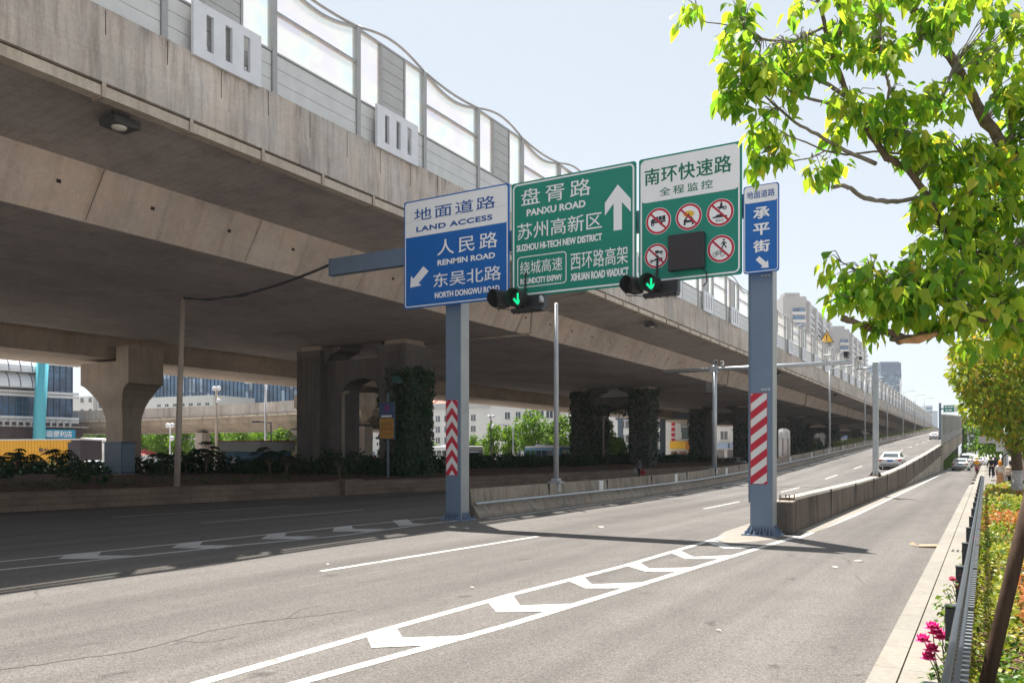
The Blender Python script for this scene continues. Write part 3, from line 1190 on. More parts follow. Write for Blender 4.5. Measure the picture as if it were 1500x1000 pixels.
# second girder and its hammerhead pier
sv = thing("side_viaduct", "lower concrete slip road girder tucked behind the main viaduct soffit", "viaduct", (-52, 34, 0))
g = MB()
g.sweep([[(x, yy, z) for x, z in ((-48.7, 8.32), (-48.4, 9.9), (-56.5, 9.9), (-55.4, 8.32))] for yy in (-20, 34.55)])
g.sweep([[(x, yy, z) for x, z in ((-48.7, 8.32), (-48.4, 9.9), (-56.5, 9.9), (-55.4, 8.32))] for yy in (34.62, 190)])
part("box_girder", g, c_pier_light, sv)
hp = thing("hammerhead_pier", "flared concrete hammerhead pier with a grey cabinet at its foot", "bridge pier", (-49, 33.7, 0))
g = MB()
rings = []
for z, hx, hy, cx in ((0.3, 0.85, 0.68, -49.0), (4.2, 0.85, 0.68, -49.0), (4.6, 0.9, 0.72, -49.0), (5.2, 1.05, 0.84, -49.02), (5.8, 1.38, 1.02, -49.05), (6.25, 1.75, 1.2, -49.1), (6.55, 2.15, 1.24, -49.15), (6.68, 2.48, 1.25, -49.2)):
    rings.append([(cx - hx, 33.75 - hy, z), (cx + hx, 33.75 - hy, z), (cx + hx, 33.75 + hy, z), (cx - hx, 33.75 + hy, z)])
g.sweep(rings)
part("stem", g, c_pier_light, hp)
g = MB()
g.box(-51.7, -46.7, 32.49, 35.01, 6.683, 8.1)
g.box(-47.95, -46.703, 32.493, 35.007, 8.1, 9.05)
part("cap", g, c_pier_light, hp)

# ================================================================== ramp walls
NJ = [(-15.30, 0.0), (-15.32, 0.10), (-15.52, 0.40), (-15.60, 0.44), (-15.66, 1.0), (-15.92, 1.0), (-16.05, 0.0)]
lb_ = thing("concrete_barrier", "long concrete barrier with a pipe rail along the left edge of the ramp", "concrete barrier", (-15.6, 24.1, 0))
YS = [24.1] + [y for y in RY if y > 24.2]
g = MB()
g.sweep([[(x, yy, z + zr(yy) if z > 0.05 else 0.0) for x, z in NJ] for yy in YS])
for k in range(40):                                       # joints between the cast lengths
    yy = 30 + 6.0 * k
    g.box(-15.95, -15.595, yy, yy + 0.03, zr(yy) + 0.5, zr(yy) + 1.005, 1)
part("barrier_wall", g, [c_wall, dark], lb_)
g = MB()
g.tube([(-15.42, yy, zr(yy) + 0.50) for yy in YS], 0.055, 8)
part("pipe_rail", g, galv, lb_, None, True)
rb = MB()
rb.box(-15.642, -15.60, -0.22, 0.22, 0.52, 0.97)
rme = rb.mesh("white_reflector", white_refl)
for k in range(20):
    yy = 35.3 + 10.7 * k
    o = link("white_reflector", rme, lb_)
    o.location = (0.0, yy, zr(yy))
g = MB()                                                   # green strip on top of the far ramp shoulder
# right wall of the ramp
rw = thing("concrete_barrier", "brown concrete wall rising with the ramp between ramp and side street", "concrete barrier", (-4.8, 23.8, 0))
YR = [24.3] + [y for y in RY if 24.3 < y <= 112]
rp = [(-4.72, -0.02), (-4.75, 0.92), (-4.78, 1.0), (-5.12, 1.0), (-5.15, 0.92), (-5.15, -0.02)]
g = MB()
g.sweep([[(x, yy, (z + zr(yy)) if (z > 0 or zr(yy) < 0.02) else max(0.0, zr(yy) - 0.25)) for x, z in rp] for yy in YR])
for k in range(len(YR) - 1):
    for i in (1, 2, 3):
        g.m[k * 6 + i] = 2                                  # sunlit top edge painted in as paler concrete
for k in range(14):
    yy = 30.6 + 6.3 * k
    g.box(-5.125, -4.716, yy, yy + 0.025, max(0.02, zr(yy) - 0.2), zr(yy) + 1.003, 1)
part("barrier_wall", g, [c_wall2, dark, c_top], rw)
g = MB()
g.cbox((-5.10, 23.99, 0.46), (0.84, 0.60, 0.92), 0, None, 0.03)
g.m = [0 if i < len(g.m) - 1 else 1 for i in range(len(g.m))]  # top face paler, sunlight put into its colour
part("end_block", g, [c_wall2, c_top], rw)
g = MB()
for (x, y) in ((-5.3, 23.85), (-5.05, 23.8), (-4.93, 24.0), (-4.8, 23.82), (-4.72, 24.1)):
    g.tube([(x, y, 0.93), (x + 0.01, y, 1.1)], 0.018, 6)
part("rebar_stub", g, rust, rw)
YW = [y for y in RY if 44 <= y <= 112]
g = MB()
g.sweep([[(-4.78, yy, 0.0), (-4.78, yy, max(0.01, zr(yy) - 0.26)), (-5.1, yy, max(0.01, zr(yy) - 0.26)), (-5.1, yy, 0.0)] for yy in YW])
part("retaining_wall", g, tile_wall, rw)
g = MB()
g.box(-5.2, -4.55, 111.7, 112.6, 0, 2.9)
part("abutment_pillar", g, c_top, rw)
lattice = mat("screen_beige", (0.36, 0.34, 0.30), 0.6, 0.1, 0.15, 0.8)
lattice_low = mat("screen_low", (0.20, 0.19, 0.17), 0.7, 0.1, 0.15, 0.8)
# bridge part of the ramp beyond the abutment, with its own screens
rbk = thing("ramp_bridge", "far ramp bridge carrying pale noise screens over a dark undercroft", "bridge", (-6, 130, 0))
YB = [112.65, 120, 130, 140, 150, 165, 180, 200, 225, 250, 275, 300, 323, 345, 360, 390]
g = MB()
g.sweep([[(-4.55, yy, zr(yy) - 1.0), (-4.50, yy, zr(yy) + 1.0), (-4.95, yy, zr(yy) + 1.0), (-4.96, yy, zr(yy) - 0.05), (-15.9, yy, zr(yy) - 0.05), (-15.9, yy, zr(yy) - 1.2), (-6.5, yy, zr(yy) - 1.2)] for yy in YB])
part("deck", g, c_wall, rbk)
for yy in (135, 160, 190, 225, 260):
    g = MB()
    g.box(-12.5, -6.8, yy - 0.8, yy + 0.8, 0, zr(yy) - 1.21)
    part("pier_wall", g, c_pier, rbk)
for i, yy in enumerate(range(113, 290, 4)):
    z = zr(yy) + 1.0
    g = MB()
    g.box(-4.80, -4.62, yy - 0.08, yy + 0.08, z + 0.01, z + 3.7)
    part("screen_post", g, frame_grey, rbk)
    za, zb = z, zr(yy + 4) + 1.0
    g = MB()
    for (a, b, m) in ((0.02, 1.15, 1), (1.2, 2.3, 0), (2.35, 3.45, 0)):
        v = []
        for x in (-4.74, -4.70):
            v += [(x, yy + 0.1, za + a), (x, yy + 3.9, zb + a), (x, yy + 3.9, zb + b), (x, yy + 0.1, za + b)]
        g.add(v, [(0, 1, 2, 3), (7, 6, 5, 4), (3, 2, 6, 7), (0, 4, 5, 1), (1, 5, 6, 2), (4, 0, 3, 7)], m)
    for q in range(1, 8):                                   # upright ribs and pale balusters
        t_ = q / 8
        yr_, zr2 = yy + 4 * t_, za + (zb - za) * t_
        g.box(-4.69, -4.64, yr_ - 0.03, yr_ + 0.03, zr2 + 0.02, zr2 + (3.45 if q % 2 == 0 else 1.15), 2 if q % 2 else 0)
    part("screen_panel", g, [lattice, lattice_low, slot_white], rbk)
    g = MB()
    g.tube([(-4.7, yy + 4 * i2 / 8, za + (zb - za) * i2 / 8 + 3.55 + 0.25 * math.sin(math.pi * i2 / 8)) for i2 in range(9)], 0.05, 5)
    part("top_rail", g, frame_grey, rbk)

# curved flyover in the background
fly = thing("curved_flyover", "sunlit beige flyover curving low behind the piers on the left", "flyover", at(300, 660, 95))
fp = [(-60, 612, 112), (60, 612, 108), (180, 612, 103), (300, 612, 95), (380, 612, 88.5), (440, 612, 83.5), (495, 612, 78), (525, 612, 74), (550, 612, 74), (570, 612, 79), (585, 612, 90), (596, 612, 105)]
ctr = []
for u, v, zc in fp:
    q = at(u, v, zc)
    ctr.append(Vector((q.x, q.y, 0)))
rings, rings2 = [], []
for i, q in enumerate(ctr):
    d = (ctr[min(i + 1, len(ctr) - 1)] - ctr[max(i - 1, 0)]).normalized()
    nrm = Vector((d.y, -d.x, 0))                           # towards the camera side
    rings.append([tuple(q + nrm * a + Vector((0, 0, z))) for a, z in ((0.0, 6.45), (0.0, 7.65), (-0.35, 7.65), (-0.35, 6.75), (-8.6, 6.75), (-8.6, 7.65), (-8.9, 7.65), (-8.9, 6.45))])
    rings2.append([tuple(q + nrm * a + Vector((0, 0, z))) for a, z in ((-0.25, 6.44), (-8.7, 6.44), (-7.2, 4.75), (-1.5, 4.75), (-0.35, 5.6))])
g = MB()
g.sweep(rings)
part("parapet", g, c_fascia, fly)
g = MB()
g.sweep(rings2)
part("box_girder", g, c_fly, fly)
g = MB()
for i in range(len(ctr) - 1):
    for t in range(4):
        q = ctr[i].lerp(ctr[i + 1], t / 4)
        d = (ctr[i + 1] - ctr[i]).normalized()
        nrm = Vector((d.y, -d.x, 0))
        e = q + d * (ctr[i + 1] - ctr[i]).length * 0.235
        g.add([tuple(a + nrm * o + Vector((0, 0, z))) for a in (q, e) for o, z in ((0.02, 6.16), (0.2, 6.16), (0.2, 6.4), (0.02, 6.4))],
              [(0, 1, 2, 3), (7, 6, 5, 4), (0, 4, 5, 1), (1, 5, 6, 2), (2, 6, 7, 3), (3, 7, 4, 0)])
part("cable_trough", g, trough_mat, fly)
for u, zc, hw in ((297, 97, 0.6), (437, 86, 0.8), (533, 73, 0.55), (90, 110, 0.6)):
    q = at(u, 660, zc)
    g = MB()
    g.box(q.x - hw, q.x + hw, q.y - hw, q.y + hw, 0, 4.6)
    g.box(q.x - hw * 0.7, q.x + hw * 0.7, q.y - hw * 0.7, q.y + hw * 0.7, 4.6, 4.76, 1)
    part("column", g, [c_pier_light, dark], fly)

# ================================================================== sign gantry
blue_post = mat("gantry_paint", (0.135, 0.19, 0.27), 0.42, 0.15, 0.07, 1.2, 0.5)
post_bounce = mat("gantry_bounce_tone", (0.30, 0.31, 0.31), 0.5, 0.1, 0.1, 1.2, 0.4)  # paler than the post: road bounce on the side face, put into colour
s_blue = mat("sign_blue", (0.0015, 0.115, 0.42), 0.35, 0, 0.05, 0.8)
s_green = mat("sign_green", (0.001, 0.215, 0.15), 0.35, 0, 0.05, 0.8)
s_white = mat("sign_white", (0.80, 0.80, 0.81), 0.4, 0, 0.03, 1.0)
s_cream = mat("sign_cream", (0.66, 0.65, 0.64), 0.4, 0, 0.04, 1.0)
s_red = mat("sign_red", (0.46, 0.010, 0.035), 0.4, 0, 0.05, 1.0)
s_black = mat("sign_black", (0.02, 0.022, 0.03), 0.45, 0, 0.1)
s_yellow = mat("sign_yellow", (0.75, 0.42, 0.02), 0.4, 0, 0.06)
s_bluetxt = mat("sign_blue_letters", (0.012, 0.09, 0.33), 0.4, 0, 0.04)
led_off = mat("led_panel_off", (0.035, 0.028, 0.03), 0.6, 0, 0.25, 40)
seam_m = mat("sheet_seam", (0.42, 0.41, 0.40), 0.5, 0, 0.1)
YS_, YG = 22.62, 23.25                                       # sign plane, post plane
XR, XL = -5.38, -15.62

ga = thing("sign_gantry", "grey blue two post gantry holding the row of road signs", "gantry", (-10.8, YG, 0))


def gantry_post(x, ztop, label):
    g = MB()
    g.cbox((x, YG, ztop / 2), (0.60, 0.50, ztop), 0, None, 0.012)
    po = part("post", g, blue_post, ga, label)
    g = MB()
    g.box(x - 0.37, x - 0.302, YG - 0.16, YG + 0.16, 0.9 if x > -10 else 0.05, ztop - 0.2)
    part("cable_duct", g, blue_post, po)
    g = MB()
    g.box(x + 0.302, x + 0.315, YG - 0.245, YG + 0.245, 0.04, ztop - 0.01)
    part("bounce_plate", g, post_bounce, po)
    g = MB()
    g.box(x - 0.5, x + 0.5, YG - 0.45, YG + 0.45, 0.0, 0.035)
    for k in range(-3, 4):
        for sy in (-1, 1):
            g.prism([(0.0, 0.035), (0.16, 0.035), (0.0, 0.28)], lambda q: (x + k * 0.085 - 0.008, YG + sy * (0.252 + q[0]), q[1]), lambda q: (x + k * 0.085 + 0.008, YG + sy * (0.252 + q[0]), q[1]))
        for sx in (-1, 1):
            if abs(k) < 3:
                g.prism([(0.0, 0.035), (0.16, 0.035), (0.0, 0.28)], lambda q: (x + sx * (0.318 + q[0]), YG + k * 0.085 - 0.008, q[1]), lambda q: (x + sx * (0.318 + q[0]), YG + k * 0.085 + 0.008, q[1]))
    for ax in range(-3, 4):
        for sy in (-0.4, 0.4):
            g.lathe([(0.025, 0), (0.025, 0.09)], (x + ax * 0.13, YG + sy, 0.035), 6)
    part("base_plate", g, blue_post, po)
    return po


pr_ = gantry_post(XR, 9.5, "right post with red and white diagonal stripes")
pl_ = gantry_post(XL, 10.0, "left post with red and white chevrons")
# striped reflective sheets
g = MB()
yf = YG - 0.262
a, b = on_y(1099.5, 576, yf - 0.0), on_y(1126, 709, yf)
x0, x1, z1, z0 = XR - 0.29, XR + 0.17, a.z, b.z
fn = lambda x, z: (x, yf, z)
g.add([(x0, yf + 0.006, z0), (x1, yf + 0.006, z0), (x1, yf + 0.006, z1), (x0, yf + 0.006, z1)], [(0, 1, 2, 3)], 1)


def clip_band(mb, base, per, rise, x0, x1, z0, z1, n, fnn, m=0):
    """diagonal bands clipped to the rectangle"""
    for k in range(-2, n):
        zb = base + per * k
        poly = [(x0, zb), (x1, zb + rise), (x1, zb + rise + per / 2), (x0, zb + per / 2)]
        for lim, sgn in ((z0, 1), (z1, -1)):
            out = []
            for i in range(len(poly)):
                p, q = poly[i], poly[(i + 1) % len(poly)]
                ip, iq = sgn * (p[1] - lim) >= 0, sgn * (q[1] - lim) >= 0
                if ip:
                    out.append(p)
                if ip != iq:
                    t = (lim - p[1]) / (q[1] - p[1])
                    out.append((p[0] + (q[0] - p[0]) * t, lim))
            poly = out
            if len(poly) < 3:
                break
        if len(poly) >= 3:
            poly2(mb, fnn, poly, m)


clip_band(g, z0 - 0.02, (z1 - z0) / 5.6, 0.34, x0 + 0.012, x1 - 0.012, z0 + 0.012, z1 - 0.012, 9, lambda x, z: (x, yf + 0.003, z), 0)
for (xa, xb, za, zb) in ((x0, x1, z1 - 0.012, z1), (x0, x1, z0, z0 + 0.012), (x0, x0 + 0.012, z0, z1), (x1 - 0.012, x1, z0, z1)):
    g.add([(xa, yf, za), (xb, yf, za), (xb, yf, zb), (xa, yf, zb)], [(0, 1, 2, 3)], 0)
part("hazard_sheet", g, [s_red, s_cream], pr_)
g = MB()
a, b = on_y(655, 586, yf), on_y(671, 696, yf)
x0, x1, z1, z0 = XL - 0.29, XL + 0.19, a.z, b.z
xm = (x0 + x1) / 2
g.add([(x0, yf + 0.006, z0), (x1, yf + 0.006, z0), (x1, yf + 0.006, z1), (x0, yf + 0.006, z1)], [(0, 1, 2, 3)], 1)
per = (z1 - z0) / 5.4
clip_band(g, z0 - 0.12, per, 0.30, x0 + 0.012, xm, z0 + 0.012, z1 - 0.012, 9, lambda x, z: (x, yf + 0.003, z), 0)
clip_band(g, z0 - 0.12, per, 0.30, -(x1 - 0.012), -xm, z0 + 0.012, z1 - 0.012, 9, lambda x, z: (-x, yf + 0.003, z), 0)
for (xa, xb, za, zb) in ((x0, x1, z1 - 0.012, z1), (x0, x1, z0, z0 + 0.012), (x0, x0 + 0.012, z0, z1), (x1 - 0.012, x1, z0, z1)):
    g.add([(xa, yf, za), (xb, yf, za), (xb, yf, zb), (xa, yf, zb)], [(0, 1, 2, 3)], 0)
part("hazard_sheet", g, [s_red, s_cream], pl_)
# beam and brackets
xb0 = on_y(497, 390, YG).x
g = MB()
zc_ = 9.1
g.box(xb0, -5.0, YG - 0.53, YG - 0.26, zc_ - 0.30, zc_ + 0.30)
g.box(xb0 - 0.02, xb0, YG - 0.56, YG - 0.23, zc_ - 0.33, zc_ + 0.33)
part("beam", g, blue_post, ga)
g = MB()
for x in (-17.2, -14.6, -13.4, -12.2, -11.0, -9.8, -8.7, -7.6, -6.6):
    g.box(x - 0.05, x + 0.05, YG - 0.56, YG - 0.535, 7.9, 10.4)
part("sign_rail", g, galv, ga)
for z in (7.15, 4.02):                                      # steel straps on the right post
    g = MB()
    for k in range(3):
        g.box(XR + 0.0 + 0.09 * k, XR + 0.07 + 0.09 * k, YG - 0.275, YG - 0.252, z - 0.02, z + 0.035)
    part("strap", g, galv, ga)


def sp_(u, v):
    q = on_y(u, v, YS_)
    return q.x, q.z


def fnl(layer):
    return lambda x, z: (x, YS_ - 0.004 * layer, z)


def board(name, label, tl, br_, matl, cat="road sign", depth=0.06, z_pair=None):
    (x0, z1), (x1, z0) = sp_(*tl), sp_(*br_)
    t = thing(name, label, cat, ((x0 + x1) / 2, YS_, z0))
    g = MB()
    rr = rrect(x0, z0, x1, z1, 0.07)
    g.prism(rr, lambda q: (q[0], YS_ + depth, q[1]), lambda q: (q[0], YS_, q[1]))
    part("panel", g, matl, t)
    return t, x0, x1, z0, z1


def lettering(t, items, matl, layer=2, name="lettering", label=None):
    g = MB()
    for body, lb, rt, bold, spc in items:
        (a, b), (c, d) = sp_(*lb), sp_(*rt)
        put_text(g, body, fnl(layer), a, b, c, d, 0, bold, spc)
    return part(name, g, matl, t, label)


def arrow_pts(kind):
    # unit arrow pointing up in [0,1]x[0,1]
    return [(0.5, 1.0), (1.0, 0.66), (1.0, 0.36), (0.655, 0.6), (0.655, 0.0), (0.345, 0.0), (0.345, 0.6), (0.0, 0.36), (0.0, 0.66)]


def diag_arrow(mb, fn, x0, z0, x1, z1, flip):
    """arrow to the lower left (flip: lower right) filling the box"""
    P = [(0, 0), (0.02, 0.46), (0.2, 0.4), (0.62, 0.98), (0.98, 0.72), (0.50, 0.26), (0.78, 0.2), (0.62, 0.02)]
    P = [(0, 0), (0.05, 0.60), (0.18, 0.44), (0.72, 1.0), (1.0, 0.72), (0.46, 0.18), (0.62, 0.05)]
    q = [((1 - a) if flip else a, b) for a, b in P]
    poly2(mb, fn, [(x0 + a * (x1 - x0), z0 + b * (z1 - z0)) for a, b in q])


# --- blue board on the left
t, x0, x1, z0, z1 = board("road_sign", "blue and white road sign reading LAND ACCESS above the left gantry post", (592, 297), (745.5, 436.5), s_blue)
g = MB()
frame2(g, fnl(1), x0 + 0.045, z0 + 0.045, x1 - 0.045, z1 - 0.045, 0.10, 0.035)
part("border", g, s_white, t)
zd = sp_(594, 349.6)[1]
g = MB()
poly2(g, fnl(2), rrect(x0 + 0.05, zd, x1 - 0.05, z1 - 0.05, 0.09))
part("white_field", g, s_white, t)
lettering(t, [("地面道路", (607, 325), (726, 285), 0.012, 1.18), ("LAND ACCESS", (610, 340.6), (721.6, 313.6), 0.055, 1.08)], s_bluetxt, 3, "blue_lettering")
lettering(t, [("人民路", (640.6, 375), (729, 338), 0.008, 1.3), ("RENMIN ROAD", (641, 389.6), (725.4, 369), 0.045, 1.0), ("东吴北路", (635, 421.5), (734.4, 387.5), 0.008, 1.0), ("NORTH DONGWU ROAD", (637, 437.4), (732, 417), 0.045, 1.0)], s_white, 2, "white_lettering")
g = MB()
a, b = sp_(601, 421.5), sp_(628, 389)
diag_arrow(g, fnl(2), a[0], a[1], b[0], b[1], False)
part("arrow", g, s_white, t)
g = MB()
zz = sp_(594, 327)[1]
g.add([fnl(2.4)(x0 + 0.06, zz), fnl(2.4)(x1 - 0.06, zz), fnl(2.4)(x1 - 0.06, zz + 0.008), fnl(2.4)(x0 + 0.06, zz + 0.008)], [(0, 1, 2, 3)])
part("sheet_seam", g, seam_m, t)

# --- big green board
t, x0, x1, z0, z1 = board("road_sign", "big green road sign with a white upward arrow and PANXU ROAD", (749.5, 270), (931.5, 417), s_green)
g = MB()
frame2(g, fnl(1), x0 + 0.05, z0 + 0.05, x1 - 0.05, z1 - 0.05, 0.16, 0.05)
part("border", g, s_white, t)
lettering(t, [("盘胥路", (763.6, 302.8), (865.6, 259.5), 0.006, 1.35), ("PANXU ROAD", (771.6, 317.6), (858, 292.4), 0.045, 1.0), ("苏州高新区", (758, 352.6), (882, 309), 0.006, 1.0), ("SUZHOU HI-TECH NEW DISTRICT", (757, 369.6), (882, 341.2), 0.045, 1.0),
              ("绕城高速", (762, 403), (824, 375.6), 0.004, 1.0), ("ROUNDCITY EXPWY", (762.4, 417.4), (823.6, 401), 0.045, 1.0), ("西环路高架", (836, 396), (920, 359), 0.004, 1.0), ("XIHUAN ROAD VIADUCT", (836, 412.4), (921, 390.6), 0.045, 1.0)], s_white)
g = MB()
a, b = sp_(758, 422.5), sp_(830, 367.5)
frame2(g, fnl(2), a[0], a[1], b[0], b[1], 0.12, 0.03)
part("route_box", g, s_white, t)
g = MB()
a, b = sp_(886.2, 340), sp_(924.2, 267)
A = arrow_pts(0)
A = [(0.5, 1.0), (1.0, 0.64), (1.0, 0.36), (0.66, 0.60), (0.66, 0.0), (0.34, 0.0), (0.34, 0.60), (0.0, 0.36), (0.0, 0.64)]
xx = lambda p: (a[0] + p[0] * (b[0] - a[0]), a[1] + p[1] * (b[1] - a[1]))
A = [xx(p) for p in A]
g.add([fnl(2)(*p) for p in A], [(0, 1, 2, 3), (0, 3, 6, 7), (0, 7, 8), (3, 4, 5, 6)])
g.f[-4:] = [(len(g.v) - 9, len(g.v) - 8, len(g.v) - 7, len(g.v) - 6), (len(g.v) - 9, len(g.v) - 6, len(g.v) - 3), (len(g.v) - 9, len(g.v) - 3, len(g.v) - 2, len(g.v) - 1), (len(g.v) - 6, len(g.v) - 5, len(g.v) - 4, len(g.v) - 3)]
part("arrow", g, s_white, t)

# --- green and white board with prohibition signs
t, x0, x1, z0, z1 = board("road_sign", "green and white road sign with five red prohibition circles", (936, 234.5), (1086.5, 401), s_green)
t3 = t
zd = sp_(939, 299)[1]
g = MB()
frame2(g, fnl(1), x0 + 0.05, z0 + 0.05, x1 - 0.05, z1 - 0.05, 0.16, 0.045)
part("border", g, s_white, t)
g = MB()
poly2(g, fnl(2), rrect(x0 + 0.055, zd, x1 - 0.055, z1 - 0.055, 0.15))
part("white_field", g, s_white, t)
s_gtxt = mat("sign_green_letters", (0.002, 0.15, 0.08), 0.4, 0, 0.04)
lettering(t, [("南环快速路", (944.4, 273.5), (1072, 225.5), 0.018, 1.05), ("全程监控", (966, 288), (1044, 262.5), 0.012, 1.35)], s_gtxt, 3)


def circ(u, v, r=0.385):
    cx, cz = sp_(u, v)
    g = MB()
    disc(g, fnl(2), cx, cz, 0, r, 32, 0)
    disc(g, fnl(2.6), cx, cz, r * 0.80, r * 0.965, 32, 1)
    return g, cx, cz, r


def slash(g, cx, cz, r):
    bar2(g, fnl(3.4), cx - r * 0.6, cz + r * 0.6, cx + r * 0.6, cz - r * 0.6, r * 0.15, 1)


def blk(g, cx, cz, r, pts, m=2, lay=3):
    poly2(g, fnl(lay), [(cx + a * r, cz + b * r) for a, b in pts], m)


cm = [s_white, s_red, s_black, s_yellow]
g, cx, cz, r = circ(964.4, 324)                             # truck
blk(g, cx, cz, r, [(-0.58, -0.12), (-0.58, 0.08), (-0.45, 0.22), (-0.28, 0.22), (-0.28, -0.12)])
blk(g, cx, cz, r, [(-0.26, 0.0), (-0.26, 0.32), (0.0, 0.34), (0.0, 0.02)])
blk(g, cx, cz, r, [(0.03, 0.02), (0.03, 0.34), (0.28, 0.36), (0.28, 0.02)])
blk(g, cx, cz, r, [(0.31, 0.02), (0.31, 0.36), (0.56, 0.37), (0.56, 0.02)])
blk(g, cx, cz, r, [(-0.28, -0.14), (-0.28, -0.02), (0.58, 0.0), (0.58, -0.12)])
for q in (-0.45, 0.22):
    disc(g, fnl(3.1), cx + q * r, cz - 0.2 * r, r * 0.05, r * 0.13, 14, 2)
slash(g, cx, cz, r)
part("no_trucks_symbol", g, cm, t)
g, cx, cz, r = circ(1009, 317.6)                            # vehicle with explosives
pts = []
for k in range(22):
    a = math.pi * 2 * k / 22
    rr_ = 0.5 if k % 2 else 0.34
    pts.append((rr_ * math.cos(a), 0.2 + 0.6 * rr_ * math.sin(a)))
blk(g, cx, cz, r, pts, 3, 3)
blk(g, cx, cz, r, [(-0.12, 0.0), (0.0, 0.3), (0.12, 0.0)], 2, 3.2)
blk(g, cx, cz, r, [(-0.26, -0.28), (-0.3, -0.12), (-0.2, 0.0), (0.2, 0.0), (0.3, -0.12), (0.26, -0.28)], 2, 3.1)
blk(g, cx, cz, r, [(-0.38, -0.55), (-0.38, -0.2), (-0.3, -0.16), (0.3, -0.16), (0.38, -0.2), (0.38, -0.55), (0.26, -0.55), (0.26, -0.42), (-0.26, -0.42), (-0.26, -0.55)][:4] + [(0.3, -0.16), (0.38, -0.2), (0.38, -0.42), (-0.38, -0.42)], 2, 3.1)
blk(g, cx, cz, r, [(-0.38, -0.6), (-0.38, -0.42), (-0.24, -0.42), (-0.24, -0.6)], 2, 3.1)
blk(g, cx, cz, r, [(0.24, -0.6), (0.24, -0.42), (0.38, -0.42), (0.38, -0.6)], 2, 3.1)
blk(g, cx, cz, r, [(-0.16, -0.24), (-0.12, -0.08), (0.12, -0.08), (0.16, -0.24)], 0, 3.2)
slash(g, cx, cz, r)
part("no_explosives_symbol", g, cm, t)
g, cx, cz, r = circ(1055, 311.4)                            # motorcycle over recovery vehicle
for q in (-0.12, 0.34):
    disc(g, fnl(3), cx + q * r, cz + 0.30 * r, r * 0.07, r * 0.14, 16, 2)
blk(g, cx, cz, r, [(-0.15, 0.34), (0.0, 0.48), (0.2, 0.42), (0.36, 0.34), (0.2, 0.27), (0.02, 0.26)])
blk(g, cx, cz, r, [(-0.02, 0.44), (0.02, 0.66), (0.12, 0.68), (0.2, 0.5), (0.1, 0.42)])
disc(g, fnl(3), cx + 0.1 * r, cz + 0.74 * r * 0.95, 0, r * 0.07, 12, 2)
blk(g, cx, cz, r, [(-0.6, -0.36), (-0.5, -0.26), (-0.35, -0.24), (-0.2, -0.12), (0.05, -0.12), (0.15, -0.24), (0.5, -0.24), (0.5, -0.36)])
put_text(g, "教练车", fnl(3), cx - 0.32 * r, cz - 0.66 * r, cx + 0.26 * r, cz - 0.46 * r, 2, 0.0)
slash(g, cx, cz, r)
part("no_motorcycles_symbol", g, cm, t)
g, cx, cz, r = circ(961.6, 375, 0.36)                      # tractors
blk(g, cx, cz, r, [(-0.1, 0.2), (-0.1, 0.44), (0.2, 0.44), (0.2, 0.36), (0.55, 0.36), (0.55, 0.26), (0.2, 0.2)])
for q in (0.0, 0.42):
    disc(g, fnl(3), cx + q * r, cz + 0.17 * r, r * 0.05, r * 0.1, 12, 2)
blk(g, cx, cz, r, [(-0.6, -0.4), (-0.42, -0.28), (-0.2, -0.3), (-0.1, -0.22), (0.2, -0.14), (0.52, -0.2), (0.5, -0.36), (0.2, -0.34), (-0.2, -0.4)])
for q in (-0.42, 0.2):
    disc(g, fnl(3), cx + q * r, cz - 0.42 * r, r * 0.06, r * 0.12, 12, 2)
slash(g, cx, cz, r)
part("no_tractors_symbol", g, cm, t)
g, cx, cz, r = circ(1056, 364.4)                            # walker over bicycle
disc(g, fnl(3), cx + 0.22 * r, cz + 0.62 * r, 0, r * 0.075, 12, 2)
blk(g, cx, cz, r, [(0.14, 0.5), (0.28, 0.5), (0.3, 0.25), (0.14, 0.25)])
bar2(g, fnl(3), cx + 0.18 * r, cz + 0.27 * r, cx + 0.08 * r, cz + 0.0 * r, 0.09 * r, 2)
bar2(g, fnl(3), cx + 0.26 * r, cz + 0.27 * r, cx + 0.4 * r, cz + 0.02 * r, 0.09 * r, 2)
bar2(g, fnl(3), cx + 0.16 * r, cz + 0.48 * r, cx + 0.02 * r, cz + 0.3 * r, 0.06 * r, 2)
bar2(g, fnl(3), cx + 0.28 * r, cz + 0.48 * r, cx + 0.42 * r, cz + 0.32 * r, 0.06 * r, 2)
for q in (-0.42, 0.1):
    disc(g, fnl(3), cx + q * r, cz - 0.38 * r, r * 0.13, r * 0.17, 18, 2)
for (a, b, c, d) in ((-0.42, -0.38, -0.28, -0.14), (-0.28, -0.14, 0.0, -0.14), (0.0, -0.14, 0.1, -0.38), (-0.28, -0.14, -0.16, -0.38), (-0.16, -0.38, 0.0, -0.14), (-0.42, -0.38, -0.16, -0.38), (-0.02, -0.06, 0.06, -0.06)):
    bar2(g, fnl(3), cx + a * r, cz + b * r, cx + c * r, cz + d * r, 0.035 * r, 2)
slash(g, cx, cz, r)
part("no_walking_cycling_symbol", g, cm, t)
(a, b), (c, d) = sp_(982, 399), sp_(1034, 340.5)
lp = thing("display_panel", "dark square electronic display mounted between the red circles", "display", ((a + c) / 2, YS_, b))
g = MB()
g.cbox(((a + c) / 2, YS_ - 0.12, (b + d) / 2), (c - a, 0.2, d - b), 0, None, 0.015)
part("casing", g, s_black, lp)
g = MB()
nxx, nzz = 14, 14
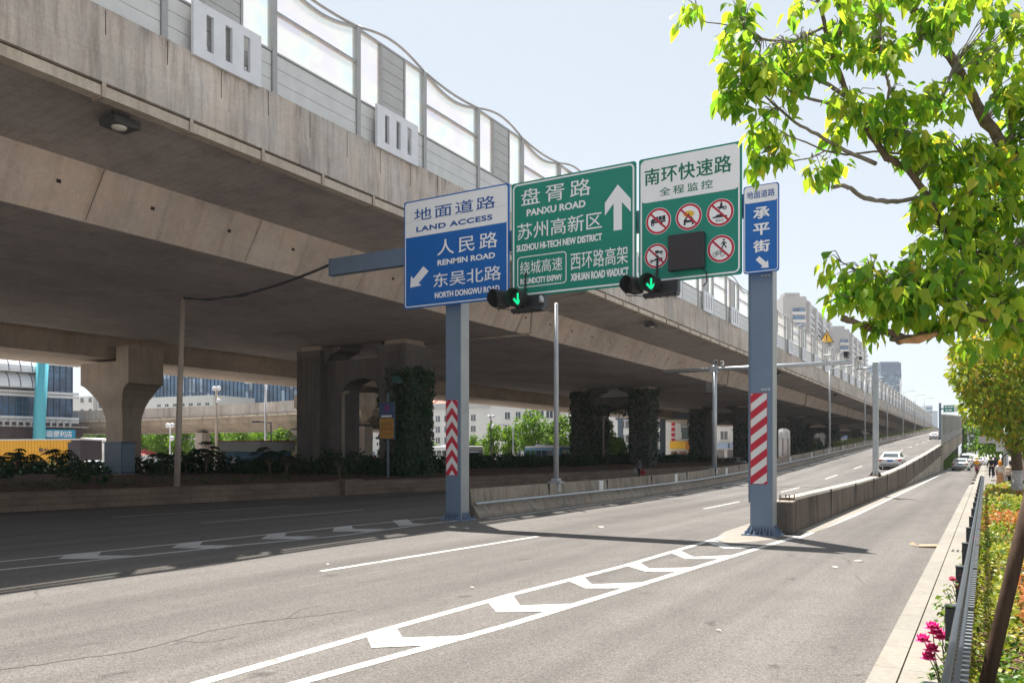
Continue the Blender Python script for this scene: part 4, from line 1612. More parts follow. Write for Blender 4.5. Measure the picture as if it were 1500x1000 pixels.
for i in range(nxx):
    for j in range(nzz):
        px, pz = a + 0.03 + (c - a - 0.06) * i / nxx, b + 0.03 + (d - b - 0.06) * j / nzz
        sx_, sz_ = (c - a - 0.06) / nxx, (d - b - 0.06) / nzz
        g.add([(px + 0.003, YS_ - 0.224, pz + 0.003), (px + sx_ - 0.003, YS_ - 0.224, pz + 0.003), (px + sx_ - 0.003, YS_ - 0.224, pz + sz_ - 0.003), (px + 0.003, YS_ - 0.224, pz + sz_ - 0.003)], [(0, 1, 2, 3)])
part("led_grid", g, led_off, lp)
g = MB()
g.tube([(c - 0.1, YS_ - 0.1, b), (c + 0.05, YS_ - 0.12, b - 0.12), (c + 0.06, YS_ - 0.1, b - 0.4), (c - 0.05, YS_ - 0.1, b - 0.52)], 0.018, 6)
part("cable", g, s_black, lp, None, True)

# --- small blue board on the right post
t, x0, x1, z0, z1 = board("road_sign", "narrow blue and white road sign at the top of the right striped post", (1089, 274.5), (1141, 396), s_blue)
g = MB()
frame2(g, fnl(1), x0 + 0.025, z0 + 0.025, x1 - 0.025, z1 - 0.025, 0.08, 0.02)
part("border", g, s_white, t)
zd = sp_(1091, 299.5)[1]
g = MB()
poly2(g, fnl(2), rrect(x0 + 0.03, zd, x1 - 0.03, z1 - 0.03, 0.08))
part("white_field", g, s_white, t)
lettering(t, [("地面道路", (1094, 293), (1135, 275.5), 0.012, 1.0)], s_bluetxt, 3, "blue_lettering")
lettering(t, [("承", (1103, 322), (1128, 301), 0.035, 1), ("平", (1103, 346), (1128, 325), 0.035, 1), ("街", (1103, 371), (1128, 349.5), 0.035, 1)], s_white, 2, "white_lettering")
g = MB()
a, b = sp_(1107, 394), sp_(1126, 373.5)
diag_arrow(g, fnl(2), a[0], a[1], b[0], b[1], True)
part("arrow", g, s_white, t)

# --- lane signals hung under the boards
sig_green = bpy.data.materials.new("signal_green")
sig_green.use_nodes = True
_p = sig_green.node_tree.nodes["Principled BSDF"]
_p.inputs['Base Color'].default_value = (0.0, 0.3, 0.12, 1)
_p.inputs['Emission Color'].default_value = (0.0, 0.62, 0.22, 1)
_p.inputs['Emission Strength'].default_value = 0.75
lens_dark = mat("signal_lens_dark", (0.035, 0.035, 0.037), 0.3, 0, 0.2)


def signal(label, uL, vL, uG, vG, rpx, ext):
    yy = YS_ - 0.55
    A, B = on_y(uL, vL, yy), on_y(uG, vG, yy)
    rr_ = (on_y(uG + rpx, vG, yy).x - B.x)
    t = thing("lane_signal", label, "traffic signal", (B.x, yy, B.z - 0.5), "lane signals under the road signs")
    # left head turned a little towards the camera's left, right head with the lit arrow
    for C_, rot, lit in ((A, 0.42, False), (B, 0.10, True)):
        M = Matrix.Translation(C_) @ Matrix.Rotation(-rot, 4, 'Z')
        g = MB()
        g.tube([(0, 0.03, 0), (0, 0.12, 0), (0, 0.26, 0), (0, 0.31, 0)], [rr_ * 1.02, rr_ * 1.02, rr_ * 0.9, rr_ * 0.6], 20, 0, M)
        g.cbox((0, 0.2, -rr_ * 0.4), (rr_ * 1.5, 0.14, rr_ * 1.1), 0, M, 0.03)
        hd = part("signal_head", g, black, t)
        g = MB()
        n = 20
        rings = []
        for rad, yo in ((rr_ * 1.0, 0.03), (rr_ * 1.04, -0.30), (rr_ * 0.985, -0.30), (rr_ * 0.95, 0.03)):
            ring = []
            for k in range(n + 1):
                an = R(-62) + R(304) * k / n
                cut = max(0.0, -math.sin(an)) * 0.16 if yo < 0 else 0
                ring.append(tuple(M @ Vector((rad * math.cos(an), yo + cut, rad * math.sin(an)))))
            rings.append(ring)
        g.sweep(rings + [rings[0]], 0, False, False)
        part("visor", g, black, hd)
        g = MB()
        disc(g, lambda x, z: tuple(M @ Vector((x, 0.024, z))), 0, 0, 0, rr_ * 0.93, 24)
        part("lens", g, lens_dark, hd)
        if lit:
            g = MB()
            ff = lambda x, z: tuple(M @ Vector((x, 0.014, z)))
            bar2(g, ff, 0, rr_ * 0.62, 0, -rr_ * 0.28, rr_ * 0.24)
            bar2(g, ff, -rr_ * 0.58, rr_ * 0.06, 0.03 * rr_, -rr_ * 0.60, rr_ * 0.25)
            bar2(g, ff, rr_ * 0.58, rr_ * 0.06, -0.03 * rr_, -rr_ * 0.60, rr_ * 0.25)
            part("green_arrow", g, sig_green, hd)
    g = MB()
    x1 = on_y(ext, vG, yy).x
    g.cbox(((B.x + x1) / 2 + 0.12, yy + 0.36, B.z - rr_ * 0.35), (x1 - B.x + 0.15, 0.28, rr_ * 1.5), 0, None, 0.03)
    g.cbox(((B.x + x1) / 2 - 0.02, yy + 0.18, B.z - rr_ * 1.28), (x1 - B.x + 0.5, 0.3, rr_ * 0.45), 0, None, 0.02)
    for k in range(5):
        g.lathe([(0.02, -0.05), (0.02, 0.0)], (B.x - 0.2 + 0.22 * k, yy + 0.1, B.z - rr_ * 1.52), 6)
    part("rear_housing", g, black, t)
    g = MB()
    g.tube([(A.x, yy + 0.4, A.z), (B.x, yy + 0.45, B.z), (B.x, yy + 0.55, B.z + 0.9)], 0.035, 6)
    g.tube([(A.x - 0.2, yy + 0.1, A.z + 0.1), (A.x - 0.34, yy + 0.1, A.z - 0.1), (A.x - 0.2, yy + 0.1, A.z - 0.26), (B.x - 0.2, yy + 0.1, B.z - 0.33)], 0.014, 5)
    part("hanger", g, black, t)
    return t


t = signal("lane signal with a small lit green arrow below the LAND ACCESS and green signs", 732, 438, 758, 437, 11.5, 783)
g = MB()
q = on_y(793, 438, YS_ - 0.3)
g.lathe([(0.0, 0.13), (0.07, 0.10), (0.09, 0.03), (0.09, -0.1), (0.0, -0.12)], q, 12)
part("sensor_dome", g, galv, t, None, True)
signal("lane signal with a big lit green arrow below the prohibition circles", 927, 418, 953.5, 415, 12, 979)

# ------------------------------------------------------------------ poles
gp_ = "lamp poles along the left ramp barrier"


def lamp_pole(y, label, arm=True, ht=9.6):
    z = zr(y) + 1.0
    t = thing("lamp_pole", label, "lamp pole", (-15.79, y, z), gp_)
    g = MB()
    g.lathe([(0.115, 0.0), (0.10, ht * 0.6), (0.075, ht)], (-15.79, y, z + 0.02), 12)
    part("pole", g, pole_grey, t, None, True)
    g = MB()
    g.box(-16.08, -15.5, y - 0.2, y + 0.2, z + 0.002, z + 0.06)
    g.box(-15.655, -15.62, y - 0.12, y + 0.12, z - 0.55, z + 0.06)
    g.cbox((-15.79, y, z + 0.12), (0.34, 0.3, 0.14), 0, None, 0.02)
    part("base_bracket", g, pole_grey, t)
    if arm:
        g = MB()
        g.tube([(-15.79, y, z + ht - 0.05), (-15.5, y, z + ht + 0.25), (-14.2, y, z + ht + 0.45)], 0.045, 8)
        part("arm", g, pole_grey, t, None, True)
        g = MB()
        g.cbox((-13.75, y, z + ht + 0.46), (0.95, 0.28, 0.12), 0, None, 0.03)
        part("lamp_head", g, pole_grey, t)
    return t


LP = [(31.0, "grey lamp pole on the concrete barrier below the big green sign", False, 7.6), (101, "slim lamp pole on the ramp barrier left of the camera pole", True, 9.0),
      (133, "lamp pole on the ramp barrier hidden behind the camera pole edge", True, 9.0), (165, "lamp pole on the ramp barrier over the white car roof", True, 9.0), (198, "lamp pole on the ramp barrier right of the white car on the ramp", True, 9.0),
      (232, "far lamp pole on the ramp barrier left of the upper white car", True, 9.0), (268, "farthest lamp pole on the ramp barrier behind the small green sign", True, 9.0)]
for y, lb, am, ht in LP:
    lamp_pole(y, lb, am, ht)
g = MB()
q = on_x(816.5, 655, -15.79)

# camera mast with a long arm across the ramp
y = 54.4
tm = thing("camera_mast", "grey mast on the left barrier with a long pipe arm carrying cameras", "camera mast", (-15.8, y, zr(y) + 1))
zA = on_y(1037, 541.5, y).z
g = MB()
g.lathe([(0.17, 0.0), (0.16, zA - zr(y) - 0.75)], (-15.8, y, zr(y) + 1.02), 14)
part("pole", g, galv, tm, None, True)
g = MB()
xA, xB = on_y(975, 546, y).x, on_y(1247, 527, y).x
g.tube([(xA, y - 0.16, zA), (xB, y - 0.16, zA)], 0.135, 12)
part("arm", g, galv, tm, None, True)
g = MB()
g.box(-16.08, -15.5, y - 0.28, y + 0.28, zr(y) + 1.002, zr(y) + 1.05)
g.box(-15.655, -15.62, y - 0.18, y + 0.18, zr(y) + 0.4, zr(y) + 1.05)
g.box(-16.05, -15.55, y - 0.32, y - 0.01, zA - 0.2, zA + 0.2)
part("base_bracket", g, galv, tm)
g = MB()
g.cbox((-16.15, y, zA - 1.2), (0.35, 0.3, 0.7), 0, None, 0.02)
part("junction_box", g, c_pier, tm)
white_p = mat("white_casing", (0.72, 0.71, 0.68), 0.4, 0, 0.05)


def camera_at(q, label, heading, c=white_p, s=1.0):
    t = thing("traffic_camera", label, "camera", q, "traffic cameras on the mast arm")
    M = Matrix.Translation(q) @ Matrix.Rotation(heading, 4, 'Z') @ Matrix.Rotation(R(-8), 4, 'X') @ Matrix.Scale(s, 4)
    g = MB()
    g.cbox((0, 0, 0.28), (0.24, 0.62, 0.22), 0, M, 0.03)
    g.cbox((0, -0.05, 0.41), (0.30, 0.74, 0.03), 0, M, 0.008)
    part("housing", g, c, t)
    g = MB()
    g.lathe([(0.0, 0.0), (0.08, 0.0), (0.08, 0.03), (0.0, 0.03)], (0, 0, 0), 12, 0, M @ Matrix.Translation((0, -0.315, 0.28)) @ Matrix.Rotation(R(90), 4, 'X'))
    part("lens", g, s_black, t)
    g = MB()
    g.tube([(0, 0, 0.0), (0, 0, 0.2)], 0.035, 8, 0, M)
    part("stand", g, galv, t)
    return t


def q_arm(u):
    q = on_y(u, 530, y - 0.16)
    return Vector((q.x, y - 0.16, zA + 0.13))


camera_at(q_arm(1048), "dark fronted camera on the mast arm beside the mast top", R(20), mat("grey_casing", (0.3, 0.3, 0.31), 0.5), 0.9)
camera_at(q_arm(1058), "small white box camera second on the mast arm", R(10), white_p, 0.75)
camera_at(q_arm(1211), "white camera in the middle of the arm right of the striped post", R(-160))
camera_at(q_arm(1240), "black faced round camera at the right tip of the arm", R(0), mat("black_casing", (0.04, 0.04, 0.05), 0.4), 1.1)

# camera pole on the right ramp wall
y = 46.0
xq = -4.95
zq = on_y(1276, 530, y).z
tp_ = thing("camera_pole", "grey square pole on the brown ramp wall with a camera arm", "camera pole", (xq, y, zr(y) + 1))
g = MB()
g.cbox((xq, y, zr(y) + 1.0 + (zq - zr(y) - 1) / 2), (0.27, 0.27, zq - zr(y) - 1.0), 0, None, 0.02)
part("pole", g, galv, tp_)
g = MB()
g.box(xq - 0.32, xq + 0.32, y - 0.32, y + 0.32, zr(y) + 1.002, zr(y) + 1.03)
for (sx, sy) in ((0, -1), (0, 1), (1, 0), (-1, 0)):
    g.prism([(0.137, 0.03), (0.30, 0.03), (0.137, 0.28)], lambda p: (xq + sx * p[0] - 0.01 * abs(sy), y + sy * p[0] - 0.01 * abs(sx), zr(y) + 1 + p[1]), lambda p: (xq + sx * p[0] + 0.01 * abs(sy), y + sy * p[0] + 0.01 * abs(sx), zr(y) + 1 + p[1]))
part("base_plate", g, rust, tp_)
g = MB()
g.tube([(xq, y, zq - 0.25), (xq - 0.95, y, zq - 0.35)], 0.04, 8)
part("arm", g, galv, tp_, None, True)
camera_at(Vector((xq - 0.8, y - 0.1, zq - 0.15)), "white camera raised on the camera pole arm over the ramp wall", R(25), white_p, 1.0)

# bare pole in the planter with a black cable up to the gantry beam
pb, pt = on_z(259, 712, 0.82), None
zc1 = F * (H - 0.82) / (712 - V0)
pt = at(268, 437, zc1)
tq = thing("utility_pole", "weathered bare pole in the planter under the viaduct holding a black cable", "pole", pb)
g = MB()
g.tube([pb, pb.lerp(pt, 0.5), pt], [0.135, 0.12, 0.095], 12)
part("pole", g, c_pier_light, tq, None, True)
g = MB()
g.tube([pt + Vector((-0.15, 0, -0.05)), pt + Vector((0.18, 0, 0.02))], 0.05, 6)
part("clamp", g, s_black, tq)
qe = Vector((xb0, YG - 0.3, zc_ + 0.2))
g = MB()
pts = []
for i in range(21):
    s = i / 20
    p = pt.lerp(qe, s)
    p.z -= 0.5 * 4 * s * (1 - s) * (1 - 0.35 * s)
    pts.append(p)
g.tube(pts, 0.05, 6)
g.tube([p + Vector((0.02, 0.05, 0.05 * math.sin(i * 1.3))) for i, p in enumerate(pts[:12])], 0.035, 6)
solo("cable", g, s_black, "black sagging cable strung from the bare pole to the gantry beam", "cable", None, True)

# warning triangle above the noise barrier
y_t = BY + BP * 24
t = thing("warning_sign", "yellow triangular warning sign on top of the noise barrier", "warning sign", (-18.5, y_t, 16.75))
q = on_x(1211, 494, -18.5)
zt_ = q.z
yq = q.y
t.location = (-18.5, yq, 16.75)
g = MB()
pts = [(-0.95, -0.75), (0.95, -0.75), (0.0, 0.9)]
g.prism(pts, lambda p: (-18.5 + p[0], yq + 0.03, zt_ + p[1]), lambda p: (-18.5 + p[0], yq, zt_ + p[1]))
part("plate", g, s_black, t)
g = MB()
poly2(g, lambda a, b: (-18.5 + a, yq - 0.006, zt_ + b), [(-0.80, -0.66), (0.80, -0.66), (0.0, 0.72)])
part("yellow_field", g, s_yellow, t)
g = MB()
poly2(g, lambda a, b: (-18.5 + a, yq - 0.012, zt_ + b), [(-0.09, 0.38), (-0.06, -0.2), (0.06, -0.2), (0.09, 0.38)])
disc(g, lambda a, b: (-18.5 + a, yq - 0.012, zt_ + b), 0, -0.42, 0, 0.1, 12)
part("exclamation_mark", g, s_black, t)
g = MB()
g.tube([(-18.5, yq + 0.08, 16.72), (-18.5, yq + 0.08, zt_ + 0.2)], 0.06, 8)
part("stem", g, galv, t)

# small green overhead sign far up the ramp
yy = 190.0
q = on_y(1391, 598, yy)
t = thing("overhead_sign", "small green direction sign with a white end far up the ramp", "road sign", (-6.0, yy, zr(yy)))
a, b, c = on_y(1382, 603.5, yy), on_y(1397.5, 593, yy), on_y(1403.5, 593, yy)
g = MB()
g.box(a.x, b.x, yy - 0.05, yy + 0.05, a.z, b.z)
part("green_panel", g, s_green, t)
g = MB()
g.box(b.x + 0.01, c.x, yy - 0.05, yy + 0.05, a.z, b.z)
part("white_panel", g, s_cream, t)
g = MB()
for (xa, xb_, za, zb) in ((0.12, 0.32, 0.62, 0.85), (0.4, 0.6, 0.62, 0.85), (0.66, 0.88, 0.62, 0.85), (0.2, 0.42, 0.18, 0.4), (0.5, 0.8, 0.18, 0.4)):
    w_, h_ = b.x - a.x, b.z - a.z
    g.box(a.x + xa * w_, a.x + xb_ * w_, yy - 0.06, yy - 0.052, a.z + za * h_, a.z + zb * h_)
part("lettering", g, s_white, t)
g = MB()
xp = on_y(1377, 600, yy).x
g.box(xp - 0.22, xp + 0.22, yy + 0.06, yy + 0.4, zr(yy) - 0.1, b.z + 0.5)
g.box(xp, c.x, yy + 0.06, yy + 0.3, (a.z + b.z) / 2 - 0.15, (a.z + b.z) / 2 + 0.15)
part("cantilever_post", g, blue_post, t)

# ================================================================== background beyond the viaduct
wall_white = mat("white_render", (0.60, 0.585, 0.56), 0.85, 0, 0.08, 0.25)
wall_grey = mat("grey_render", (0.42, 0.41, 0.40), 0.85, 0, 0.1, 0.25)
wall_tan = mat("tower_render", (0.40, 0.38, 0.365), 0.85, 0, 0.05, 0.05)
roof_red = mat("red_roof_tile", (0.36, 0.16, 0.12), 0.8, 0, 0.2, 0.8)
win_d = mat_window("window_glass", (0.07, 0.075, 0.085))
win_blue = mat_window("curtain_glass", (0.06, 0.12, 0.21), 0.12)
win_blue2 = mat_window("tower_glass", (0.13, 0.20, 0.27), 0.15)
mull = mat("mullion", (0.10, 0.13, 0.17), 0.5, 0.2, 0.1)
white_metal = mat("white_metal", (0.62, 0.63, 0.65), 0.4, 0.1, 0.06)
cyan_p = mat("cyan_paint", (0.10, 0.42, 0.50), 0.45, 0, 0.06)
sign_cy = mat("cyan_sign", (0.03, 0.30, 0.50), 0.4, 0, 0.05)


class Facade:
    def __init__(s, u0, zc0, u1, zc1):
        a, b = at(u0, 660, zc0), at(u1, 660, zc1)
        s.a = Vector((a.x, a.y, 0))
        s.L = (Vector((b.x, b.y, 0)) - s.a).length
        s.e = (Vector((b.x, b.y, 0)) - s.a).normalized()
        s.n = Vector((-s.e.y, s.e.x, 0))
        if s.n.dot(s.a) < 0:
            s.n = -s.n
        s.zc0, s.zc1 = zc0, zc1

    def xu(s, u):
        """distance along the front where the photo column u meets it"""
        k = (u - U0) / F
        dx, dy = k * CT - ST, k * ST + CT
        den = s.e.x * dy - s.e.y * dx
        return (s.a.y * dx - s.a.x * dy) / den

    def p(s, x, d, z):
        return tuple(s.a + s.e * x + s.n * d + Vector((0, 0, z)))

    def box(s, mb, x0, x1, d0, d1, z0, z1, m=0):
        c = [s.p(x, d, z) for z in (z0, z1) for x, d in ((x0, d0), (x1, d0), (x1, d1), (x0, d1))]
        mb.add(c, [(3, 2, 1, 0), (4, 5, 6, 7), (0, 1, 5, 4), (1, 2, 6, 5), (2, 3, 7, 6), (3, 0, 4, 7)], m)

    def fn(s, d):
        return lambda x, z: s.p(x, d, z)


def zof(v, zc):
    return H + (V0 - v) * zc / F


def windows(f, t, xs, zs, w_, h_, d=-0.06, frame=None, glass=None, sill=True):
    for z in zs:
        for x in xs:
            g = MB()
            f.box(g, x, x + w_, d, 0.3, z, z + h_, 0)
            f.box(g, x + w_ * 0.46, x + w_ * 0.54, d - 0.03, d - 0.001, z + 0.05, z + h_ - 0.05, 1)
            if sill:
                f.box(g, x - 0.15, x + w_ + 0.15, d - 0.25, d - 0.002, z - 0.16, z - 0.02, 1)
            part("window", g, [glass or win_d, frame or wall_white], t)


# --- white flats with red roofs
f = Facade(596, 232, 724, 214)
t = thing("apartment_building", "long white apartment block with a red roof behind the chevron striped post", "apartment building", f.a)
zt = zof(598, 220)
g = MB(); f.box(g, 0, f.L, 0, 14, 0, zt); part("wall", g, wall_white, t)
g = MB(); f.box(g, -0.5, f.L + 0.3, -1.0, 13, zt + 0.01, zt + 1.5); part("balcony_storey", g, wall_grey, t)
g = MB()
for k in range(6):
    x = 0.5 + k * f.L / 6
    w_ = f.L / 6 - 0.6
    z0_ = zt + 1.51
    g.add([f.p(x, -1.0, z0_), f.p(x + w_, -1.0, z0_), f.p(x + w_, 5.5, z0_ + 3.4), f.p(x, 5.5, z0_ + 3.4), f.p(x, 12, z0_), f.p(x + w_, 12, z0_)], [(0, 1, 2, 3), (3, 2, 5, 4), (0, 3, 4), (1, 5, 2), (0, 4, 5, 1)])
part("roof", g, roof_red, t)
windows(f, t, [1.5 + 3.1 * i for i in range(int(f.L / 3.1) - 1)], [1.8 + 2.95 * j for j in range(4)], 1.5, 1.6)
f = Facade(719, 205, 818, 196)
t = thing("apartment_building", "white apartment block with a grey gabled top storey behind the leafy trees", "apartment building", f.a)
zt = zof(591, 200)
g = MB(); f.box(g, 0, f.L, 0, 14, 0, zt); f.box(g, f.L * 0.58, f.L, -1.2, -0.01, 0, zt - 0.4); part("wall", g, wall_white, t)
g = MB(); f.box(g, -0.3, f.L + 0.2, -0.6, 13, zt + 0.01, zt + 1.3); part("parapet", g, wall_grey, t)
g = MB()
xa, xb, z0_ = f.L * 0.12, f.L * 0.62, zt + 1.31
g.prism([(xa, z0_), (xb, z0_), (xb - 1.2, z0_ + 1.6), ((xa + xb) / 2 + 1, z0_ + 3.0), ((xa + xb) / 2 - 3, z0_ + 3.0), (xa + 0.6, z0_ + 1.0)], lambda q: f.p(q[0], 0.2, q[1]), lambda q: f.p(q[0], 9, q[1]))
f.box(g, xa - 1.4, xa - 0.1, 0.5, 2, z0_ + 0.02, z0_ + 2.1)
part("gable", g, wall_grey, t)
g = MB(); xq_ = (xa + xb) / 2 - 1; f.box(g, xq_ - 0.9, xq_ + 0.9, 0.1, 0.4, z0_ + 0.5, z0_ + 1.9); part("window", g, win_d, t)
g = MB()
x = f.L * 0.64
g.add([f.p(x, -1.0, z0_), f.p(f.L, -1.0, z0_), f.p(f.L, 5, z0_ + 2.6), f.p(x, 5, z0_ + 2.6), f.p(x, 11, z0_), f.p(f.L, 11, z0_)], [(0, 1, 2, 3), (3, 2, 5, 4), (0, 3, 4), (1, 5, 2), (0, 4, 5, 1)])
part("roof", g, roof_red, t)
windows(f, t, [f.L * 0.22, f.L * 0.38, f.L * 0.50], [1.6 + 2.95 * j for j in range(4)], 1.3, 1.7)
windows(f, t, [f.L * 0.60, f.L * 0.73, f.L * 0.86], [1.6 + 2.95 * j for j in range(4)], 1.7, 1.8, -1.26)
f = Facade(818, 196, 852, 192)
t = thing("apartment_building", "blank white end wall beside the lamp pole and the second pier", "apartment building", f.a)
g = MB(); f.box(g, 0.3, f.L, 0, 14, 0, zof(572, 195)); part("wall", g, wall_white, t)
g = MB()
for k in range(5):
    f.box(g, 0.32, f.L - 0.02, -0.04, -0.002, 3 + 2.8 * k, 3.06 + 2.8 * k)
part("wall_groove", g, wall_grey, t)
f = Facade(866, 185, 968, 176)
t = thing("apartment_building", "white apartment block seen through the arch of the ivy covered pier", "apartment building", f.a)
g = MB(); f.box(g, 0, f.L, 0, 14, 0, 15.5); part("wall", g, wall_white, t)
windows(f, t, [3.0 + 4.2 * i for i in range(4)], [1.4 + 3.1 * j for j in range(4)], 2.3, 1.6)
# slate blue steel portal
q0, q1 = at(903, 660, 150), at(1000, 660, 146)
f2 = Facade(900, 150, 985, 147)
t = thing("steel_portal", "slate blue steel portal frame standing in front of the white flats", "portal frame", f2.a)
g = MB()
for x in (0.6, f2.L - 2.2):
    f2.box(g, x, x + 0.9, 0, 0.9, 0, 8.2)
f2.box(g, 0.2, f2.L + 3, 0.05, 0.85, 8.21, 9.3)
part("frame", g, mat("slate_steel", (0.14, 0.18, 0.23), 0.5, 0.1, 0.08), t)
# shop house with vertical lettering
f = Facade(970, 172, 1028, 168)
t = thing("shop_building", "white shop house with red vertical lettering and orange shop fronts", "shop", f.a)
g = MB(); f.box(g, 0, f.L, 0, 12, 0, zof(600, 170)); part("wall", g, wall_white, t)
g = MB()
zr_ = zof(600, 170)
g.add([f.p(-0.4, -0.5, zr_), f.p(f.L * 0.55, -0.5, zr_), f.p(f.L * 0.2, -0.5, zr_ + 2.0), f.p(-0.4, 12, zr_), f.p(f.L * 0.55, 12, zr_), f.p(f.L * 0.2, 12, zr_ + 2.0)], [(0, 1, 2), (5, 4, 3), (0, 2, 5, 3), (1, 4, 5, 2), (0, 3, 4, 1)])
part("roof", g, c_pier_light, t)
g = MB()
for k in range(5):
    f.box(g, f.L * 0.5, f.L * 0.98, -0.5, -0.38, 6.6 + k * 1.2, 6.75 + k * 1.2)
for k in range(4):
    f.box(g, f.L * (0.5 + 0.16 * k), f.L * (0.5 + 0.16 * k) + 0.12, -0.5, -0.38, 6.4, 12)
part("scaffold", g, mull, t)
g = MB()
for k in range(5):
    f.box(g, 2.0, 2.75, -0.1, -0.02, 8.9 - k * 1.12, 9.65 - k * 1.12)
part("red_lettering", g, s_red, t)
windows(f, t, [4.2], [5.2], 2.0, 2.2, -0.06, mull)
g = MB(); f.box(g, 1.8, f.L * 0.62, -0.6, -0.02, 3.0, 4.6); part("shop_sign", g, s_yellow, t, "amber shop sign")
g = MB(); f.box(g, f.L * 0.63, f.L, -0.6, -0.02, 2.8, 4.6, 0); part("shop_sign", g, mat("orange_sign", (0.62, 0.22, 0.03), 0.5), t, "orange shop sign")
g = MB()
for k in range(4):
    f.box(g, 1.9 + 1.8 * k, 3.3 + 1.8 * k, -0.08, -0.02, 0.1, 2.5)
part("shop_front", g, mat("shop_interior", (0.22, 0.12, 0.07), 0.6, 0, 0.5, 0.8), t)
f = Facade(1032, 205, 1098, 196)
t = thing("apartment_building", "cream apartment block with shop awnings left of the right gantry post", "apartment building", f.a)
g = MB(); f.box(g, 0, f.L, 0, 14, 0, 15); part("wall", g, wall_white, t)
windows(f, t, [1.2 + 3.4 * i for i in range(4)], [5.4 + 3.2 * j for j in range(3)], 1.9, 2.0)
g = MB()
for k in range(4):
    f.box(g, 0.4 + 3.6 * k, 3.6 + 3.6 * k, -0.8, -0.02, 3.2, 4.5)
part("awning", g, mat("pale_blue_awning", (0.28, 0.36, 0.5), 0.6), t)
g = MB()
for k in range(5):
    f.box(g, 0.5 + 3.0 * k, 2.6 + 3.0 * k, -0.06, -0.02, 0.1, 2.9)
part("shop_front", g, mat("shop_glass", (0.16, 0.15, 0.15), 0.3, 0, 0.4, 0.6), t)
f = Facade(1118, 250, 1215, 236)
t = thing("pavilion", "low pale building with many pilasters glimpsed under the far viaduct", "building", f.a)
g = MB(); f.box(g, 0, f.L, 0, 8, 0, 7.5)
for k in range(12):
    f.box(g, 0.3 + k * 1.6, 1.5 + k * 1.6, -0.4, -0.02, 1.0, 6.4)
    f.box(g, 0.3 + k * 1.6, 1.1 + k * 1.6, 0, 1, 7.51, 8.3)
part("wall", g, wall_grey, t)

# --- left: blue glass building with white canopies and a cyan column
f = Facade(-170, 88, 107, 103)
t = thing("glass_building", "blue glass office block with white canopies and a cyan column at far left", "office building", f.a)
ux = lambda u, f=f: f.xu(u)
zt = 17.0
zz = lambda v: zof(v, 98)
g = MB(); f.box(g, 0, f.L, 0.25, 15, 0, zt); part("glass_wall", g, win_blue, t)
g = MB()
for v in (524, 529, 573, 578, 611, 616):
    f.box(g, 0, f.L + 0.6, -0.3, 0.24, zz(v) - 0.16, zz(v) + 0.16)
for k in range(28):
    x = f.L * k / 27
    f.box(g, x - 0.04, x + 0.04, 0.12, 0.24, zz(613), zt, 1)
for v in (540, 552, 564, 590, 602):
    f.box(g, 0, f.L, 0.15, 0.24, zz(v) - 0.03, zz(v) + 0.03, 1)
part("mullion_grid", g, [white_metal, mull], t)
for v in (546, 568):
    g = MB()
    n = 8
    rings = []
    xs_ = [0.2, ux(36), ux(58), ux(64)]
    for x, sc in zip(xs_, (1, 1, 0.92, 0.05)):
        rings.append([f.p(x, -2.4 * math.sin(math.pi * k / (2 * n)) * sc, zz(v) + 2.0 * (math.cos(math.pi * k / (2 * n))) * sc) for k in range(n + 1)] + [f.p(x, 0.2, zz(v))])
    g.sweep(rings)
    part("canopy", g, white_metal, t)
    g = MB()
    for k in range(10):
        x = ux(-100 + 17 * k)
        g.tube([f.p(x, -2.43 * math.sin(math.pi * j / 10), zz(v) + 2.03 * math.cos(math.pi * j / 10)) for j in range(6)], 0.05, 4)
    part("canopy_rib", g, mull, t)
g = MB()
g.tube([f.p(ux(43), -2.6, 0), f.p(ux(45), -2.6, zz(615)), f.p(ux(50), -2.6, zz(520))], 0.66, 14)
part("column", g, cyan_p, t, None, True)
g = MB()
f.box(g, 0, f.L + 0.9, -0.6, 0.2, 0, zz(614) - 0.4)
for k in range(26):
    x = f.L * k / 26
    f.box(g, x, x + 0.25, -0.72, -0.61, zz(625), zz(614), 1)
f.box(g, 0, f.L + 1.5, -0.9, -0.61, zz(624.5), zz(623), 1)
part("ground_storey", g, [mat("dark_shopfront", (0.07, 0.05, 0.055), 0.6, 0, 0.4, 0.5), wall_grey], t)
g = MB(); xs0, xs1 = ux(50), ux(104); f.box(g, xs0, xs1, -1.25, -0.95, zz(641), zz(628)); sgn = part("shop_sign", g, sign_cy, t, "cyan shop sign with white characters")
g = MB(); put_text(g, "华庭便利店", lambda x, z: f.p(x, -1.27, z), xs0 + 0.2, zz(639.5), xs1 - 0.4, zz(629.5), 0, 0.02); part("lettering", g, s_white, sgn)
# slim white pole at the left picture edge
q = at(1.5, 660, 100)
t = thing("flag_pole", "slim white pole at the extreme left before the glass building", "pole", (q.x, q.y, 0))
g = MB(); g.lathe([(0.10, 0), (0.09, 13)], (q.x, q.y, 0), 8); g.lathe([(0.25, 0), (0.25, 0.3), (0.1, 0.35)], (q.x, q.y, 0), 8); part("pole", g, white_metal, t)

